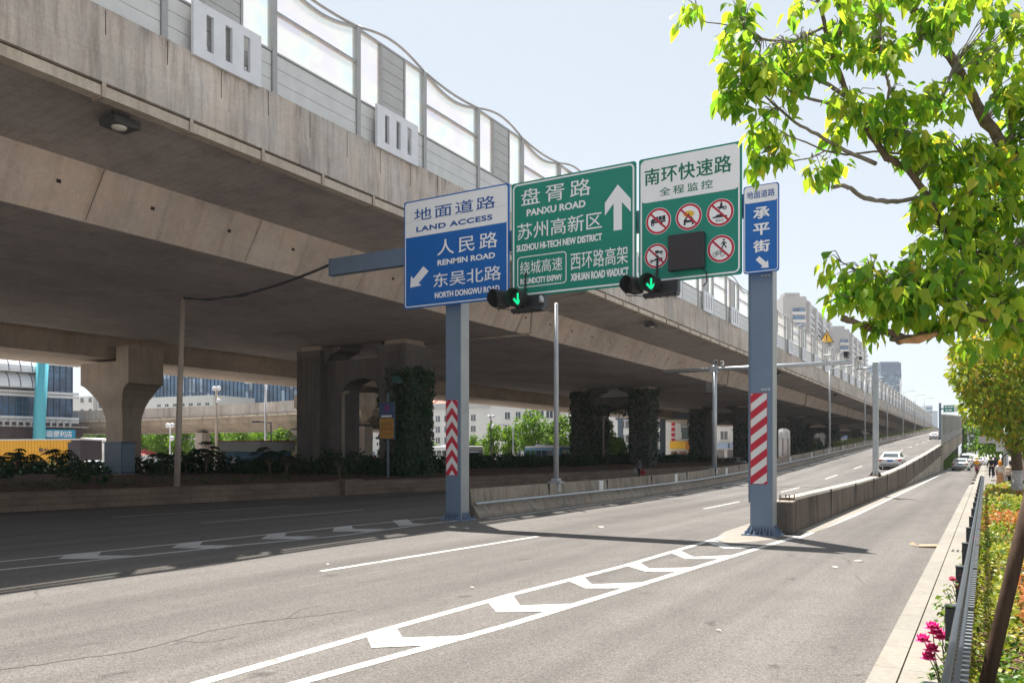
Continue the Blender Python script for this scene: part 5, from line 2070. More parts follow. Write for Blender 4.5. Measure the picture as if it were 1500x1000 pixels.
# --- curtain walled hall with a low white annex
f = Facade(224, 168, 480, 150)
t = thing("curtain_wall_hall", "long blue curtain wall building above the curved flyover", "office building", f.a)
g = MB(); f.box(g, 0, f.L, 0, 22, 0, 26); part("glass_wall", g, win_blue, t)
g = MB()
for k in range(46):
    x = f.L * k / 45
    f.box(g, x - 0.06, x + 0.06, -0.16, -0.001, 0, 26)
for z in range(2, 26, 3):
    f.box(g, 0, f.L, -0.12, -0.001, z, z + 0.12)
part("mullion_grid", g, mull, t)
rr_ = random.Random(5)
for i, j in sorted({(rr_.randrange(45), rr_.randrange(3, 8)) for k in range(40)}):
    g = MB()
    f.box(g, f.L * i / 45 + 0.1, f.L * (i + 1) / 45 - 0.1, -0.05, -0.003, 2 + 3 * j + 0.2, 2 + 3 * j + 2.9)
    part("pale_pane", g, mat_window("pale_glass", (0.25, 0.33, 0.42), 0.15), t)
f = Facade(206, 150, 312, 142)
t = thing("annex", "low cream building with small dark windows behind the flyover", "building", f.a)
g = MB(); f.box(g, f.L * 0.16, f.L, 0, 10, 0, zof(580, 145)); f.box(g, 0, f.L * 0.155, 0.5, 9, 0, zof(584, 148)); part("wall", g, wall_white, t)
windows(f, t, [f.L * (0.24 + 0.11 * i) for i in range(7)], [zof(594.5, 145)], 0.9, 0.45, -0.03, wall_white, win_d, False)
f = Facade(104, 170, 152, 166)
t = thing("apartment_building", "small white flats between the glass block and the hammerhead pier", "apartment building", f.a)
g = MB(); f.box(g, 0, f.L * 0.68, 0, 10, 0, zof(580, 168)); f.box(g, f.L * 0.69, f.L + 5, 0.8, 9, 0, zof(574, 168)); part("wall", g, wall_white, t)
windows(f, t, [f.L * 0.3, f.L * 0.55], [zof(589, 168) - 2.3 * j for j in range(4)], 0.8, 0.9, -0.05, wall_white, win_d)
windows(f, t, [f.L * 0.8], [zof(598, 168) - 2.3 * j for j in range(3)], 1.3, 1.1, 0.74, wall_white, win_d)
f = Facade(504, 150, 560, 146)
t = thing("office_building", "cream building with tall narrow windows seen through the first pier arch", "building", f.a)
g = MB(); f.box(g, -2, f.L + 4, 0, 10, 2.4, 20)
for k in range(5):
    f.box(g, -1 + 2.0 * k, -0.2 + 2.0 * k, 0, 1, 0, 2.39)
part("wall", g, wall_white, t)
windows(f, t, [0.8, 4.2, 5.9], [4.2], 0.65, 4.6, -0.05, mull, win_d, False)

# --- kiosk, yellow lorry body, cabinet, notices
f = Facade(318, 57, 384, 54.5)
t = thing("kiosk", "flat roofed grey and blue kiosk behind the shrubs beyond the piers", "kiosk", f.a)
g = MB(); f.box(g, 0.9, f.L, 0, 2.5, 0, zof(661, 56)); part("wall", g, mat("kiosk_blue", (0.03, 0.13, 0.24), 0.5, 0, 0.2), t)
g = MB(); f.box(g, 0.6, f.L + 0.1, -0.3, 2.8, zof(660.5, 56), zof(647, 56)); part("fascia", g, wall_grey, t)
g = MB(); f.box(g, 0.55, f.L + 0.15, -0.35, 2.85, zof(646.8, 56), zof(645.5, 56)); part("roof", g, s_red, t)
g = MB(); f.box(g, 0.3, 0.62, -0.2, 0.2, 0, zof(645, 56)); part("pillar", g, c_pier_light, t)
g = MB(); f.box(g, 1.3, 2.0, -0.08, -0.01, 1.0, 1.9); part("poster", g, s_cream, t)
f = Facade(-90, 83, 118, 76)
t = thing("cargo_trailer", "big yellow corrugated cargo body with a dark rear end behind the shrubs", "trailer", f.a)
ux = lambda u, f=f: f.xu(u)
yel = mat("trailer_yellow", (0.62, 0.30, 0.01), 0.5, 0, 0.08, 0.5)
g = MB()
nc = 44
for k in range(nc):
    x0, x1 = f.L * 0.0 + ux(104) * k / nc, ux(104) * (k + 1) / nc
    f.box(g, x0, x1 - (x1 - x0) * 0.35, -0.03, 0.04, 1.0, zof(644.5, 78))
    f.box(g, x1 - (x1 - x0) * 0.35, x1, 0.0, 0.04, 1.0, zof(644.5, 78))
f.box(g, 0, ux(104), 0.041, 2.4, 1.0, zof(644.5, 78))
part("body", g, yel, t)
g = MB(); f.box(g, ux(104) + 0.005, f.L, 0.0, 2.4, 0.9, zof(645, 78)); f.box(g, ux(100), f.L, -0.06, -0.001, 1.0, zof(648, 78)); part("rear_end", g, mat("trailer_dark", (0.035, 0.025, 0.03), 0.6, 0, 0.2), t)
g = MB(); f.box(g, 0, f.L, -0.1, 2.45, zof(644.4, 78), zof(642.8, 78)); part("roof", g, wall_white, t)
g = MB()
for (x, z, w_, h_) in ((58, 662, 2, 7), (61, 662, 2, 6), (64, 660, 3, 2), (67, 661, 1.5, 5), (70, 660, 2, 2)):
    f.box(g, ux(x), ux(x + w_), -0.05, -0.035, zof(z, 78), zof(z - h_, 78))
part("black_script", g, s_black, t)
g = MB()
for u in (-60, 20, 60, 95):
    g.tube([f.p(ux(u), 0.1, 0.5), f.p(ux(u), 0.5, 0.5)], 0.5, 14)
part("wheel", g, black, t)
f = Facade(118, 90, 152, 88)
t = thing("tarpaulin_truck", "grey tarpaulin covered truck behind the hammerhead pier", "truck", f.a)
g = MB()
g.prism([(0, 0.9), (f.L * 0.86, 0.9), (f.L * 0.86, 2.4), (f.L * 0.74, 3.7), (0, 3.9)], lambda q: f.p(q[0], 0, q[1]), lambda q: f.p(q[0], 2.4, q[1]))
part("cover", g, wall_white, t)
g = MB(); f.box(g, f.L * 0.74, f.L * 0.86, -0.04, -0.002, 0.9, 3.0); part("black_edge", g, s_black, t)
g = MB(); g.tube([f.p(1, 0.1, 0.5), f.p(1, 0.5, 0.5)], 0.5, 12); part("wheel", g, black, t)

q = at(176, 690, 48.5)
t = thing("electrical_cabinet", "tall grey blue electrical cabinet standing before the hammerhead pier", "cabinet", (q.x, q.y, 0.95))
cab = mat("cabinet_paint", (0.11, 0.15, 0.20), 0.5, 0.1, 0.1)
g = MB(); g.box(q.x - 0.85, q.x + 0.75, q.y - 0.45, q.y + 0.45, 1.02, 2.85); part("body", g, cab, t)
g = MB(); g.box(q.x - 0.92, q.x + 0.82, q.y - 0.52, q.y + 0.52, 2.853, 2.92); part("lid", g, cab, t)
g = MB(); g.box(q.x + 0.753, q.x + 0.775, q.y - 0.40, q.y + 0.42, 1.15, 2.78); g.box(q.x + 0.775, q.x + 0.79, q.y - 0.32, q.y - 0.27, 1.85, 2.05); part("door", g, mat("cabinet_door", (0.20, 0.26, 0.33), 0.5, 0.1, 0.08), t)
g = MB(); g.box(q.x - 0.95, q.x + 0.9, q.y - 0.55, q.y + 0.6, 0.75, 1.018); part("plinth", g, c_pier_light, t)
# notice on a post in front of the first pier
yy = 38.6
a, b, c = on_y(556, 590, yy), on_y(577, 642, yy), on_y(577, 612, yy)
t = thing("notice_sign", "tall notice with blue upper half and yellow lower half before the first pier", "sign", ((a.x + b.x) / 2, yy, 0.9))
g = MB(); g.box(a.x - 0.03, b.x + 0.03, yy, yy + 0.06, b.z - 0.05, a.z + 0.05); part("backing", g, mat("notice_frame", (0.05, 0.09, 0.15), 0.5), t)
g = MB(); g.box(a.x + 0.04, b.x - 0.04, yy - 0.015, yy - 0.001, c.z + 0.02, a.z - 0.03); part("blue_panel", g, mat("notice_blue", (0.03, 0.07, 0.18), 0.5), t)
g = MB(); disc(g, lambda x, z: (x, yy - 0.02, z), (a.x + b.x) / 2, (a.z + c.z) / 2 + 0.15, 0.13, 0.24, 20); g.box(a.x + 0.42, b.x - 0.38, yy - 0.022, yy - 0.016, (a.z + c.z) / 2 - 0.05, (a.z + c.z) / 2 + 0.35); part("purple_emblem", g, mat("notice_purple", (0.15, 0.03, 0.2), 0.5), t)
g = MB(); g.box(a.x + 0.15, b.x - 0.15, yy - 0.022, yy - 0.016, c.z + 0.06, c.z + 0.18); part("white_strip", g, s_white, t)
g = MB(); g.box(a.x + 0.02, b.x - 0.02, yy - 0.015, yy - 0.001, b.z, c.z); part("yellow_panel", g, mat("notice_yellow", (0.50, 0.24, 0.025), 0.5), t)
g = MB()
hh = c.z - b.z
for row, n, s in ((0.72, 4, 0.13), (0.48, 4, 0.13), (0.24, 6, 0.06)):
    for k in range(n):
        x = a.x + 0.1 + (b.x - a.x - 0.2) * (k + 0.5) / n
        z = b.z + hh * row
        for (dx, dz, w_, h_) in ((0, 0.8, 1, 0.25), (0, -0.1, 0.9, 0.25), (0, -0.8, 1, 0.25), (-0.7, 0, 0.22, 1), (0.5, 0, 0.22, 0.9)):
            g.box(x + s * (dx - w_ * 0.5) * 0.7, x + s * (dx + w_ * 0.5) * 0.7, yy - 0.02, yy - 0.016, z + s * (dz - h_ * 0.5) * 0.7, z + s * (dz + h_ * 0.5) * 0.7)
part("dark_script", g, mat("notice_script", (0.14, 0.03, 0.02), 0.6), t)
g = MB(); g.tube([((a.x + b.x) / 2, yy + 0.12, 0.8), ((a.x + b.x) / 2, yy + 0.12, a.z + 0.6)], 0.07, 8); part("post", g, cab, t)
yy = 40.0
a, b = on_y(575, 560, yy), on_y(590, 550, yy)
t = thing("street_plate", "small dark teal plate fixed high on the first ivy pier", "sign", (a.x, yy, a.z))
g = MB(); g.box(a.x, b.x, yy - 0.05, yy - 0.0, a.z, b.z); part("plate", g, mat("teal_plate", (0.01, 0.09, 0.09), 0.5), t)
g = MB(); g.box(a.x - 0.03, b.x + 0.03, yy - 0.03, yy + 0.1, a.z - 0.05, a.z - 0.005); part("rim", g, cab, t)
# low barrier with red and white stripes, lime parasol
f = Facade(518, 82, 556, 80)
t = thing("striped_barrier", "low red and white striped road barrier behind the first pier", "road barrier", f.a)
g = MB()
nst = 9
for k in range(nst):
    x0, x1 = f.L * k / nst, f.L * (k + 1) / nst
    g.add([f.p(x0, 0, 0.9), f.p(x1, 0, 0.9), f.p(x1 + 0.3, 0, 2.0), f.p(x0 + 0.3, 0, 2.0)], [(0, 1, 2, 3)], k % 2)
f.box(g, 0, f.L + 0.3, 0.005, 0.2, 0.88, 2.02, 1)
f.box(g, 0.2, 0.4, 0.0, 0.25, 0, 0.88, 1)
f.box(g, f.L - 0.4, f.L - 0.2, 0.0, 0.25, 0, 0.88, 1)
part("board", g, [s_red, s_white], t)
q = at(512, 660, 84)
t = thing("parasol", "lime green parasol beyond the first pier arch", "parasol", (q.x, q.y, 0))
g = MB(); g.lathe([(1.0, 2.05), (0.98, 2.12), (0.55, 2.55), (0.06, 2.85), (0.0, 2.86)], (q.x, q.y, 0), 8); part("canopy", g, mat("lime_fabric", (0.42, 0.55, 0.12), 0.7), t)
g = MB(); g.tube([(q.x, q.y, 0), (q.x, q.y, 2.6)], 0.04, 6); part("pole", g, galv, t)
q = at(212, 660, 100)
t = thing("market_tent", "small red roofed stall right of the hammerhead pier", "stall", (q.x, q.y, 0))
g = MB(); g.add([(q.x - 1.6, q.y - 1.2, 2.0), (q.x + 1.6, q.y - 1.2, 2.0), (q.x + 1.6, q.y + 1.2, 2.0), (q.x - 1.6, q.y + 1.2, 2.0), (q.x, q.y, 2.7)], [(0, 1, 4), (1, 2, 4), (2, 3, 4), (3, 0, 4), (3, 2, 1, 0)]); part("roof", g, mat("stall_red", (0.42, 0.07, 0.06), 0.7), t)
g = MB()
for sx in (-1.5, 1.5):
    for sy in (-1.1, 1.1):
        g.tube([(q.x + sx, q.y + sy, 0), (q.x + sx, q.y + sy, 2.0)], 0.05, 6)
g.box(q.x - 1.4, q.x + 1.4, q.y - 1, q.y + 1, 0, 0.9)
part("stand", g, wall_white, t)

# --- background lamp posts and lights
def bg_pole(u, zc, vtop, label, kind, m, r=0.09):
    q = at(u, 660, zc)
    zt = zof(vtop, zc)
    t = thing("street_lamp", label, "street lamp", (q.x, q.y, 0))
    g = MB(); g.lathe([(r * 1.2, 0), (r, zt * 0.5), (r * 0.7, zt)], (q.x, q.y, 0), 8); part("pole", g, m, t, None, True)
    g = MB()
    if kind == 'globe':
        for (dx, dz) in ((0.35, -0.2), (-0.35, -0.2), (0.3, -1.6)):
            g.lathe([(0.0, 0.28), (0.2, 0.2), (0.28, 0.0), (0.2, -0.2), (0.0, -0.28)], (q.x + dx, q.y, zt + dz), 10)
        part("globe", g, white_metal, t, None, True)
    else:
        g.tube([(q.x, q.y, zt - 0.1), (q.x + (2.0 if kind == 'arm' else -1.6), q.y - 0.4, zt + 0.1)], 0.07, 6)
        g.cbox((q.x + (2.1 if kind == 'arm' else -1.7), q.y - 0.4, zt + 0.05), (0.9, 0.3, 0.16))
        part("arm", g, m, t)


bg_pole(389, 76, 560, "tall white lamp post before the curtain wall building", 'back', white_metal, 0.11)
bg_pole(397, 82, 618, "short black lamp post right of the tall white one", 'back', s_black, 0.09)
bg_pole(249, 88, 620, "white post with globe lamps beside the bare pole", 'globe', white_metal, 0.07)
bg_pole(317, 92, 566, "beige post rising above the curved flyover", 'globe', c_pier_light, 0.16)
bg_pole(719, 118, 608, "dark lamp post in front of the small trees and flats", 'globe', s_black, 0.1)
bg_pole(752, 118, 622, "grey traffic light mast with a short arm among the trees", 'back', galv, 0.13)
bg_pole(500, 100, 640, "short black lamp post in the first pier arch", 'back', s_black, 0.08)

# --- towers on the right skyline
def tower(label, us, zcs, v_tops, vbase, n_st, m=wall_tan):
    """stepped slab: us/zcs corner columns from the end wall back along the long side"""
    a = Facade(us[0], zcs[0], us[1], zcs[0] * 1.0)
    t = thing("tower_block", label, "apartment tower", a.a)
    zt = zof(v_tops[0], zcs[0])
    W = a.L
    g = MB()
    a.box(g, 0, W, 0, 14, 0, zt)
    a.box(g, W * 0.1, W * 0.75, 1, 8, zt + 0.01, zt + 2.0)
    part("wall", g, m, t)
    for j in range(n_st):                                   # end windows and balconies on the end wall
        z = zt - 8.0 - j * 4.0
        if z < 4:
            break
        g = MB()
        a.box(g, W * 0.42, W * 0.92, -0.5, -0.02, z, z + 2.0, 0)
        a.box(g, W * 0.38, W * 0.96, -0.9, -0.02, z - 1.3, z - 0.03, 1)
        part("balcony", g, [win_blue, wall_white], t)
    nb_ = len(us) - 2
    d0 = 0.0
    for k in range(nb_):                                    # bays stepping along the side
        b = Facade(us[k + 1], zcs[k + 1], us[k + 2], zcs[k + 2])
        zk = zof(v_tops[k + 1], zcs[k + 1])
        g = MB()
        b.box(g, 0, b.L * 0.97, 0.0, 12, 0, zk)
        b.box(g, b.L * 0.0, b.L * 0.3, -1.6, -0.01, 0, zk - 1.5)
        part("bay_wall", g, m, t)
        for j in range(n_st):
            z = zk - 5.0 - j * 3.3
            if z < 4:
                break
            g = MB()
            b.box(g, b.L * 0.36, b.L * 0.92, -0.3, -0.02, z, z + 1.9, 0)
            b.box(g, b.L * 0.34, b.L * 0.94, -1.0, -0.31, z - 1.2, z - 0.1, 1)
            b.box(g, b.L * 0.08, b.L * 0.22, -1.7, -1.61, z, z + 1.6, 0)
            part("window_band", g, [win_blue, wall_white], t)
    return t


tower("tall beige apartment tower behind the noise barrier right of the striped post", [1147, 1181, 1191, 1201, 1212, 1222.5], [420, 425, 455, 490, 530, 570], [434, 437, 447, 457, 467], 0, 22)
tower("second beige apartment tower, lower, behind the yellow warning triangle", [1221, 1244, 1251, 1258, 1264, 1270], [480, 486, 520, 560, 600, 640], [482, 484, 491, 497, 502], 0, 20)
f = Facade(1291, 640, 1320, 640)
f_b = Facade(1320, 640, 1327, 700)
t = thing("glass_tower", "blue glass skyscraper with a dark crown on the skyline", "office tower", f.a)
zt, zm = zof(531, 640), zof(544, 640)
g = MB(); f.box(g, 0, f.L, 0, 30, 0, zm); part("glass_shaft", g, win_blue2, t)
g = MB(); f.box(g, 0, f.L, 0.01, 29, zm + 0.01, zt)
for k in range(8):
    f.box(g, f.L * k / 8, f.L * k / 8 + 0.5, 0.5, 3, zt, zt + 1.0)
part("crown", g, mat("crown_louvre", (0.13, 0.17, 0.24), 0.5, 0.1, 0.08, 0.3), t)
g = MB()
for k in range(16):
    z = 6 + k * 4.0
    if z < zm:
        f.box(g, 0.0, f.L + 0.05, -0.12, -0.01, z, z + 0.5)
for k in range(7):
    x = f.L * k / 6
    f.box(g, x - 0.12, x + 0.12, -0.16, -0.125, 0, zm)
f.box(g, f.L * 0.92, f.L * 0.99, -0.3, -0.17, zof(600, 640), zof(555, 640), 1)
part("floor_band", g, [mull, s_white], t)
f = Facade(1356, 700, 1366, 700)
t = thing("distant_block", "pale distant high rise behind the far lamp poles", "building", f.a)
g = MB(); f.box(g, 0, f.L, 0, 15, 0, zof(594, 700)); f.box(g, f.L * 1.05, f.L * 2.3, 6, 22, 0, zof(601, 700)); part("wall", g, mat("pale_haze_wall", (0.42, 0.47, 0.53), 0.8, 0, 0.05, 0.05), t)
g = MB()
for k in range(9):
    f.box(g, 0.4, f.L - 0.4, -0.2, -0.02, zof(594, 700) - 3 - 3.5 * k, zof(594, 700) - 1.6 - 3.5 * k)
part("window_band", g, win_blue2, t)

# ================================================================== vehicles
car_white = mat("car_white", (0.72, 0.72, 0.71), 0.25, 0, 0.03, 1.0, 0.6)
tyre_m = mat("tyre", (0.02, 0.02, 0.021), 0.85, 0, 0.2)
rim_m = mat("alloy_rim", (0.45, 0.45, 0.46), 0.3, 0.7, 0.1)
car_glass = mat_window("car_glass", (0.035, 0.045, 0.05), 0.06)
lamp_red = mat("tail_lamp", (0.42, 0.02, 0.03), 0.2, 0, 0.1, 2, 0.7)
plate_blue = mat("plate_blue", (0.02, 0.14, 0.5), 0.4, 0, 0.05)


def car_proto(label, cat="car", group=None, body=car_white, suv=0.0, name="white_car"):
    t = thing(name, label, cat, (0, 0, 0), group)
    st = [(-2.30, 0.70, 0.36, 0.80), (-2.24, 0.80, 0.30, 0.96), (-2.05, 0.86, 0.25, 1.02 + suv * 0.1), (-1.5, 0.89, 0.22, 1.02 + suv * 0.1), (-0.4, 0.90, 0.20, 0.97), (1.0, 0.90, 0.20, 0.93), (1.7, 0.87, 0.22, 0.86), (2.1, 0.80, 0.28, 0.74), (2.28, 0.66, 0.36, 0.62)]
    g = MB()
    rings = []
    for y, w_, zb, zt in st:
        rings.append([(-w_ * 0.9, y, zb), (w_ * 0.9, y, zb), (w_ * 0.985, y, zb + 0.16), (w_, y, (zb + zt) / 2 + 0.05), (w_ * 0.97, y, zt - 0.10), (w_ * 0.86, y, zt), (-w_ * 0.86, y, zt), (-w_ * 0.97, y, zt - 0.10), (-w_, y, (zb + zt) / 2 + 0.05), (-w_ * 0.985, y, zb + 0.16)])
    g.sweep(rings)
    cab_ = [(-1.98 + 0.1 * suv, 0.74, 0.95), (-1.32 - 0.35 * suv, 0.63, 1.36 + suv * 0.25), (-1.0 - 0.35 * suv, 0.60, 1.43 + suv * 0.28), (-0.3, 0.61, 1.46 + suv * 0.3), (0.25, 0.60, 1.42 + suv * 0.28), (1.15, 0.74, 0.90)]
    rings = []
    for y, w_, z in cab_:
        rings.append([(-0.80, y, 0.86), (0.80, y, 0.86), (w_ + 0.03, y, z - 0.05), (w_ - 0.05, y, z), (-w_ + 0.05, y, z), (-w_ - 0.03, y, z - 0.05)])
    g.sweep(rings)
    part("body", g, body, t, None, True)

    def quad_on(pts, m, nm):
        gg = MB()
        gg.add(pts, [(0, 1, 2, 3)])
        part(nm, gg, m, t)
    (ya, wa, za), (yb, wb, zb) = cab_[0], cab_[1]
    e = 0.014
    f0, f1 = 0.16, 0.9
    y0_, y1_ = ya + (yb - ya) * f0, ya + (yb - ya) * f1
    z0_, z1_ = za + (zb - za) * f0, za + (zb - za) * f1
    quad_on([(-0.62, y0_ - e, z0_ + e), (0.62, y0_ - e, z0_ + e), (0.54, y1_ - e, z1_ + e), (-0.54, y1_ - e, z1_ + e)], car_glass, "rear_window")
    (ya, wa, za), (yb, wb, zb) = cab_[5], cab_[4]
    y0_, y1_ = ya + (yb - ya) * 0.12, ya + (yb - ya) * 0.92
    z0_, z1_ = za + (zb - za) * 0.12, za + (zb - za) * 0.92
    quad_on([(0.66, y0_ + e, z0_ + e), (-0.66, y0_ + e, z0_ + e), (-0.55, y1_ + e, z1_ + e), (0.55, y1_ + e, z1_ + e)], car_glass, "windscreen")
    zt_ = 1.35 + suv * 0.26
    for s in (-1, 1):
        gg = MB()
        xo = lambda z: s * (0.812 - (z - 0.86) / (zt_ + 0.04 - 0.86) * 0.165)
        for (p0, p1, p2, p3) in ((-1.45, -0.35, -0.35, -1.08 - 0.3 * suv), (-0.27, 0.92, 0.25, -0.27)):
            q = [(xo(0.97), p0, 0.97), (xo(0.97), p1, 0.97), (xo(zt_), p2, zt_), (xo(zt_), p3, zt_)]
            gg.add(q if s > 0 else q[::-1], [(0, 1, 2, 3)])
        part("side_windows", gg, car_glass, t)
        gg = MB()
        gg.cbox((s * 0.66, -2.235, 0.80), (0.40, 0.12, 0.17), 0, None, 0.03)
        part("tail_light", gg, lamp_red, t)
        gg = MB()
        gg.cbox((s * 0.97, 0.72, 1.0), (0.2, 0.12, 0.14), 0, None, 0.03)
        part("mirror", gg, body, t)
        for y in (-1.36, 1.38):
            gg = MB()
            gg.tube([(s * 0.70, y, 0.32), (s * 0.72, y, 0.32), (s * 0.88, y, 0.32), (s * 0.905, y, 0.32)], [0.29, 0.32, 0.32, 0.29], 20)
            wh = part("wheel", gg, tyre_m, t, None, True)
            gg = MB()
            gg.tube([(s * 0.89, y, 0.32), (s * 0.912, y, 0.32)], [0.2, 0.17], 14)
            part("rim", gg, rim_m, wh)
    g = MB()
    g.cbox((0, -2.275, 0.42), (1.45, 0.12, 0.20), 0, None, 0.03)
    part("bumper", g, mat("bumper_grey", (0.3, 0.3, 0.3), 0.5), t)
    g = MB()
    g.box(-0.22, 0.22, -2.318, -2.30, 0.70, 0.84)
    part("licence_plate", g, plate_blue, t)
    g = MB()
    g.box(-0.55, 0.55, -2.1, -1.9, 0.16, 0.3)
    part("underside", g, black, t)
    return t


grp = "cars on the roads"
c0 = car_proto("white saloon with red tail lights driving up the ramp", "car")
c0.location = (-6.95, 77.0, zr(77) + 0.012)
SL = math.atan((zr(80) - zr(74)) / 6)
c0.rotation_euler = (SL, 0, 0)
c1 = dup(c0, (-9.3, 190, zr(190) + 0.012), 0, 1.0, "white car higher up the ramp beside the tall noise screen")
c1.rotation_euler = (0.036, 0, 0)
q = at(1422, 688, 115)
c2 = dup(c0, (-2.75, 118, 0.004), R(-2), 1.05, "white saloon stopped on the side street behind the orange scooter rider")
c3 = car_proto("white boxy car just ahead of the saloon on the side street", "car", None, car_white, 1.0)
c3.location = (-2.75, 140, 0.004)
c3.scale = (1.05, 1.05, 1.2)
dup(c0, (-1.0, 158, 0.0), R(-6), 1.05, "white car farther along the side street behind the standing people")
dup(c0, (-3.3, 205, 0.0), R(2), 1.05, "farthest small car on the side street under the trees")
car_grey = mat("car_grey", (0.42, 0.45, 0.46), 0.3, 0.2, 0.04, 1.0, 0.6)
c4 = car_proto("pale grey parked car glimpsed through the shrubs by the hammerhead pier", "car", None, car_grey, 0.4, "grey_car")
q = at(135, 684, 74)
c4.location = (q.x, q.y, 0)
c4.rotation_euler = (0, 0, R(70))
c5 = car_proto("dark blue van half hidden by the shrubs beside the chevron post", "van", None, mat("van_blue", (0.03, 0.055, 0.085), 0.3, 0.1, 0.05, 1, 0.6), 1.0, "dark_van")
q = at(692, 684, 92)
c5.location = (q.x, q.y, 0)
c5.rotation_euler = (0, 0, R(35))
c5.scale = (1.1, 1.1, 1.35)
c6 = dup(c4, (at(1070, 680, 120).x, at(1070, 680, 120).y, 0), R(80), 1.0, "grey car beyond the third pier near the shop awnings")


def bus(label, q, rot, blue):
    t = thing("city_bus", label, "bus", q)
    M = Matrix.Translation(q) @ Matrix.Rotation(rot, 4, 'Z')
    g = MB(); g.cbox((0, 0, 1.55), (2.5, 11.0, 2.5), 0, M, 0.12); part("body", g, mat("bus_blue", (0.02, 0.22, 0.42), 0.35, 0, 0.06) if blue else white_metal, t)
    g = MB(); g.cbox((0, 0, 2.95), (2.46, 10.8, 0.28), 0, M, 0.08); g.cbox((0, 1.5, 3.18), (1.6, 3.0, 0.18), 0, M, 0.04); part("roof", g, white_metal, t)
    for s in (-1, 1):
        g = MB()
        for k in range(6):
            g.cbox((s * 1.255, -4.4 + 1.75 * k, 2.05), (0.02, 1.55, 0.95), 0, M)
        part("side_windows", g, car_glass, t)
    for yy in (-5.51, 5.51):
        g = MB(); g.cbox((0, yy, 2.1), (2.1, 0.02, 1.1), 0, M); part("end_window", g, car_glass, t)
    for s in (-1, 1):
        for yy in (-3.2, 3.4):
            g = MB(); g.tube([(s * 1.0, yy, 0.5), (s * 1.27, yy, 0.5)], 0.48, 16, 0, M); part("wheel", g, tyre_m, t)


q = at(806, 660, 104); bus("blue and white city bus behind the lamp pole and shrubs", Vector((q.x, q.y, 0)), R(52), True)
q = at(668, 660, 108); bus("white bus roof showing beyond the chevron post", Vector((q.x, q.y, 0)), R(60), False)

# ================================================================== people
skin = mat("skin", (0.46, 0.28, 0.20), 0.6, 0, 0.06, 8)
hair = mat("black_hair", (0.015, 0.013, 0.012), 0.5, 0, 0.2, 20)


def skin_mesh(name, J, E, root, m, subdiv=2):
    bm = bmesh.new()
    ly = bm.verts.layers.skin.verify()
    idx = {}
    for k, (p, r) in J.items():
        v = bm.verts.new(p)
        rr = r if isinstance(r, tuple) else (r, r)
        v[ly].radius = rr
        v[ly].use_root = (k == root)
        idx[k] = v
    for a, b in E:
        bm.edges.new((idx[a], idx[b]))
    me = bpy.data.meshes.new(name)
    bm.to_mesh(me)
    bm.free()
    ob = bpy.data.objects.new(name, me)
    COL.objects.link(ob)
    ob.modifiers.new("skin", 'SKIN').use_smooth_shade = True
    sb = ob.modifiers.new("sub", 'SUBSURF')
    sb.levels = sb.render_levels = subdiv
    dg = bpy.context.evaluated_depsgraph_get()
    out = bpy.data.meshes.new_from_object(ob.evaluated_get(dg))
    bpy.data.objects.remove(ob)
    bpy.data.meshes.remove(me)
    out.name = name
    out.materials.clear()
    out.materials.append(m)
    return out


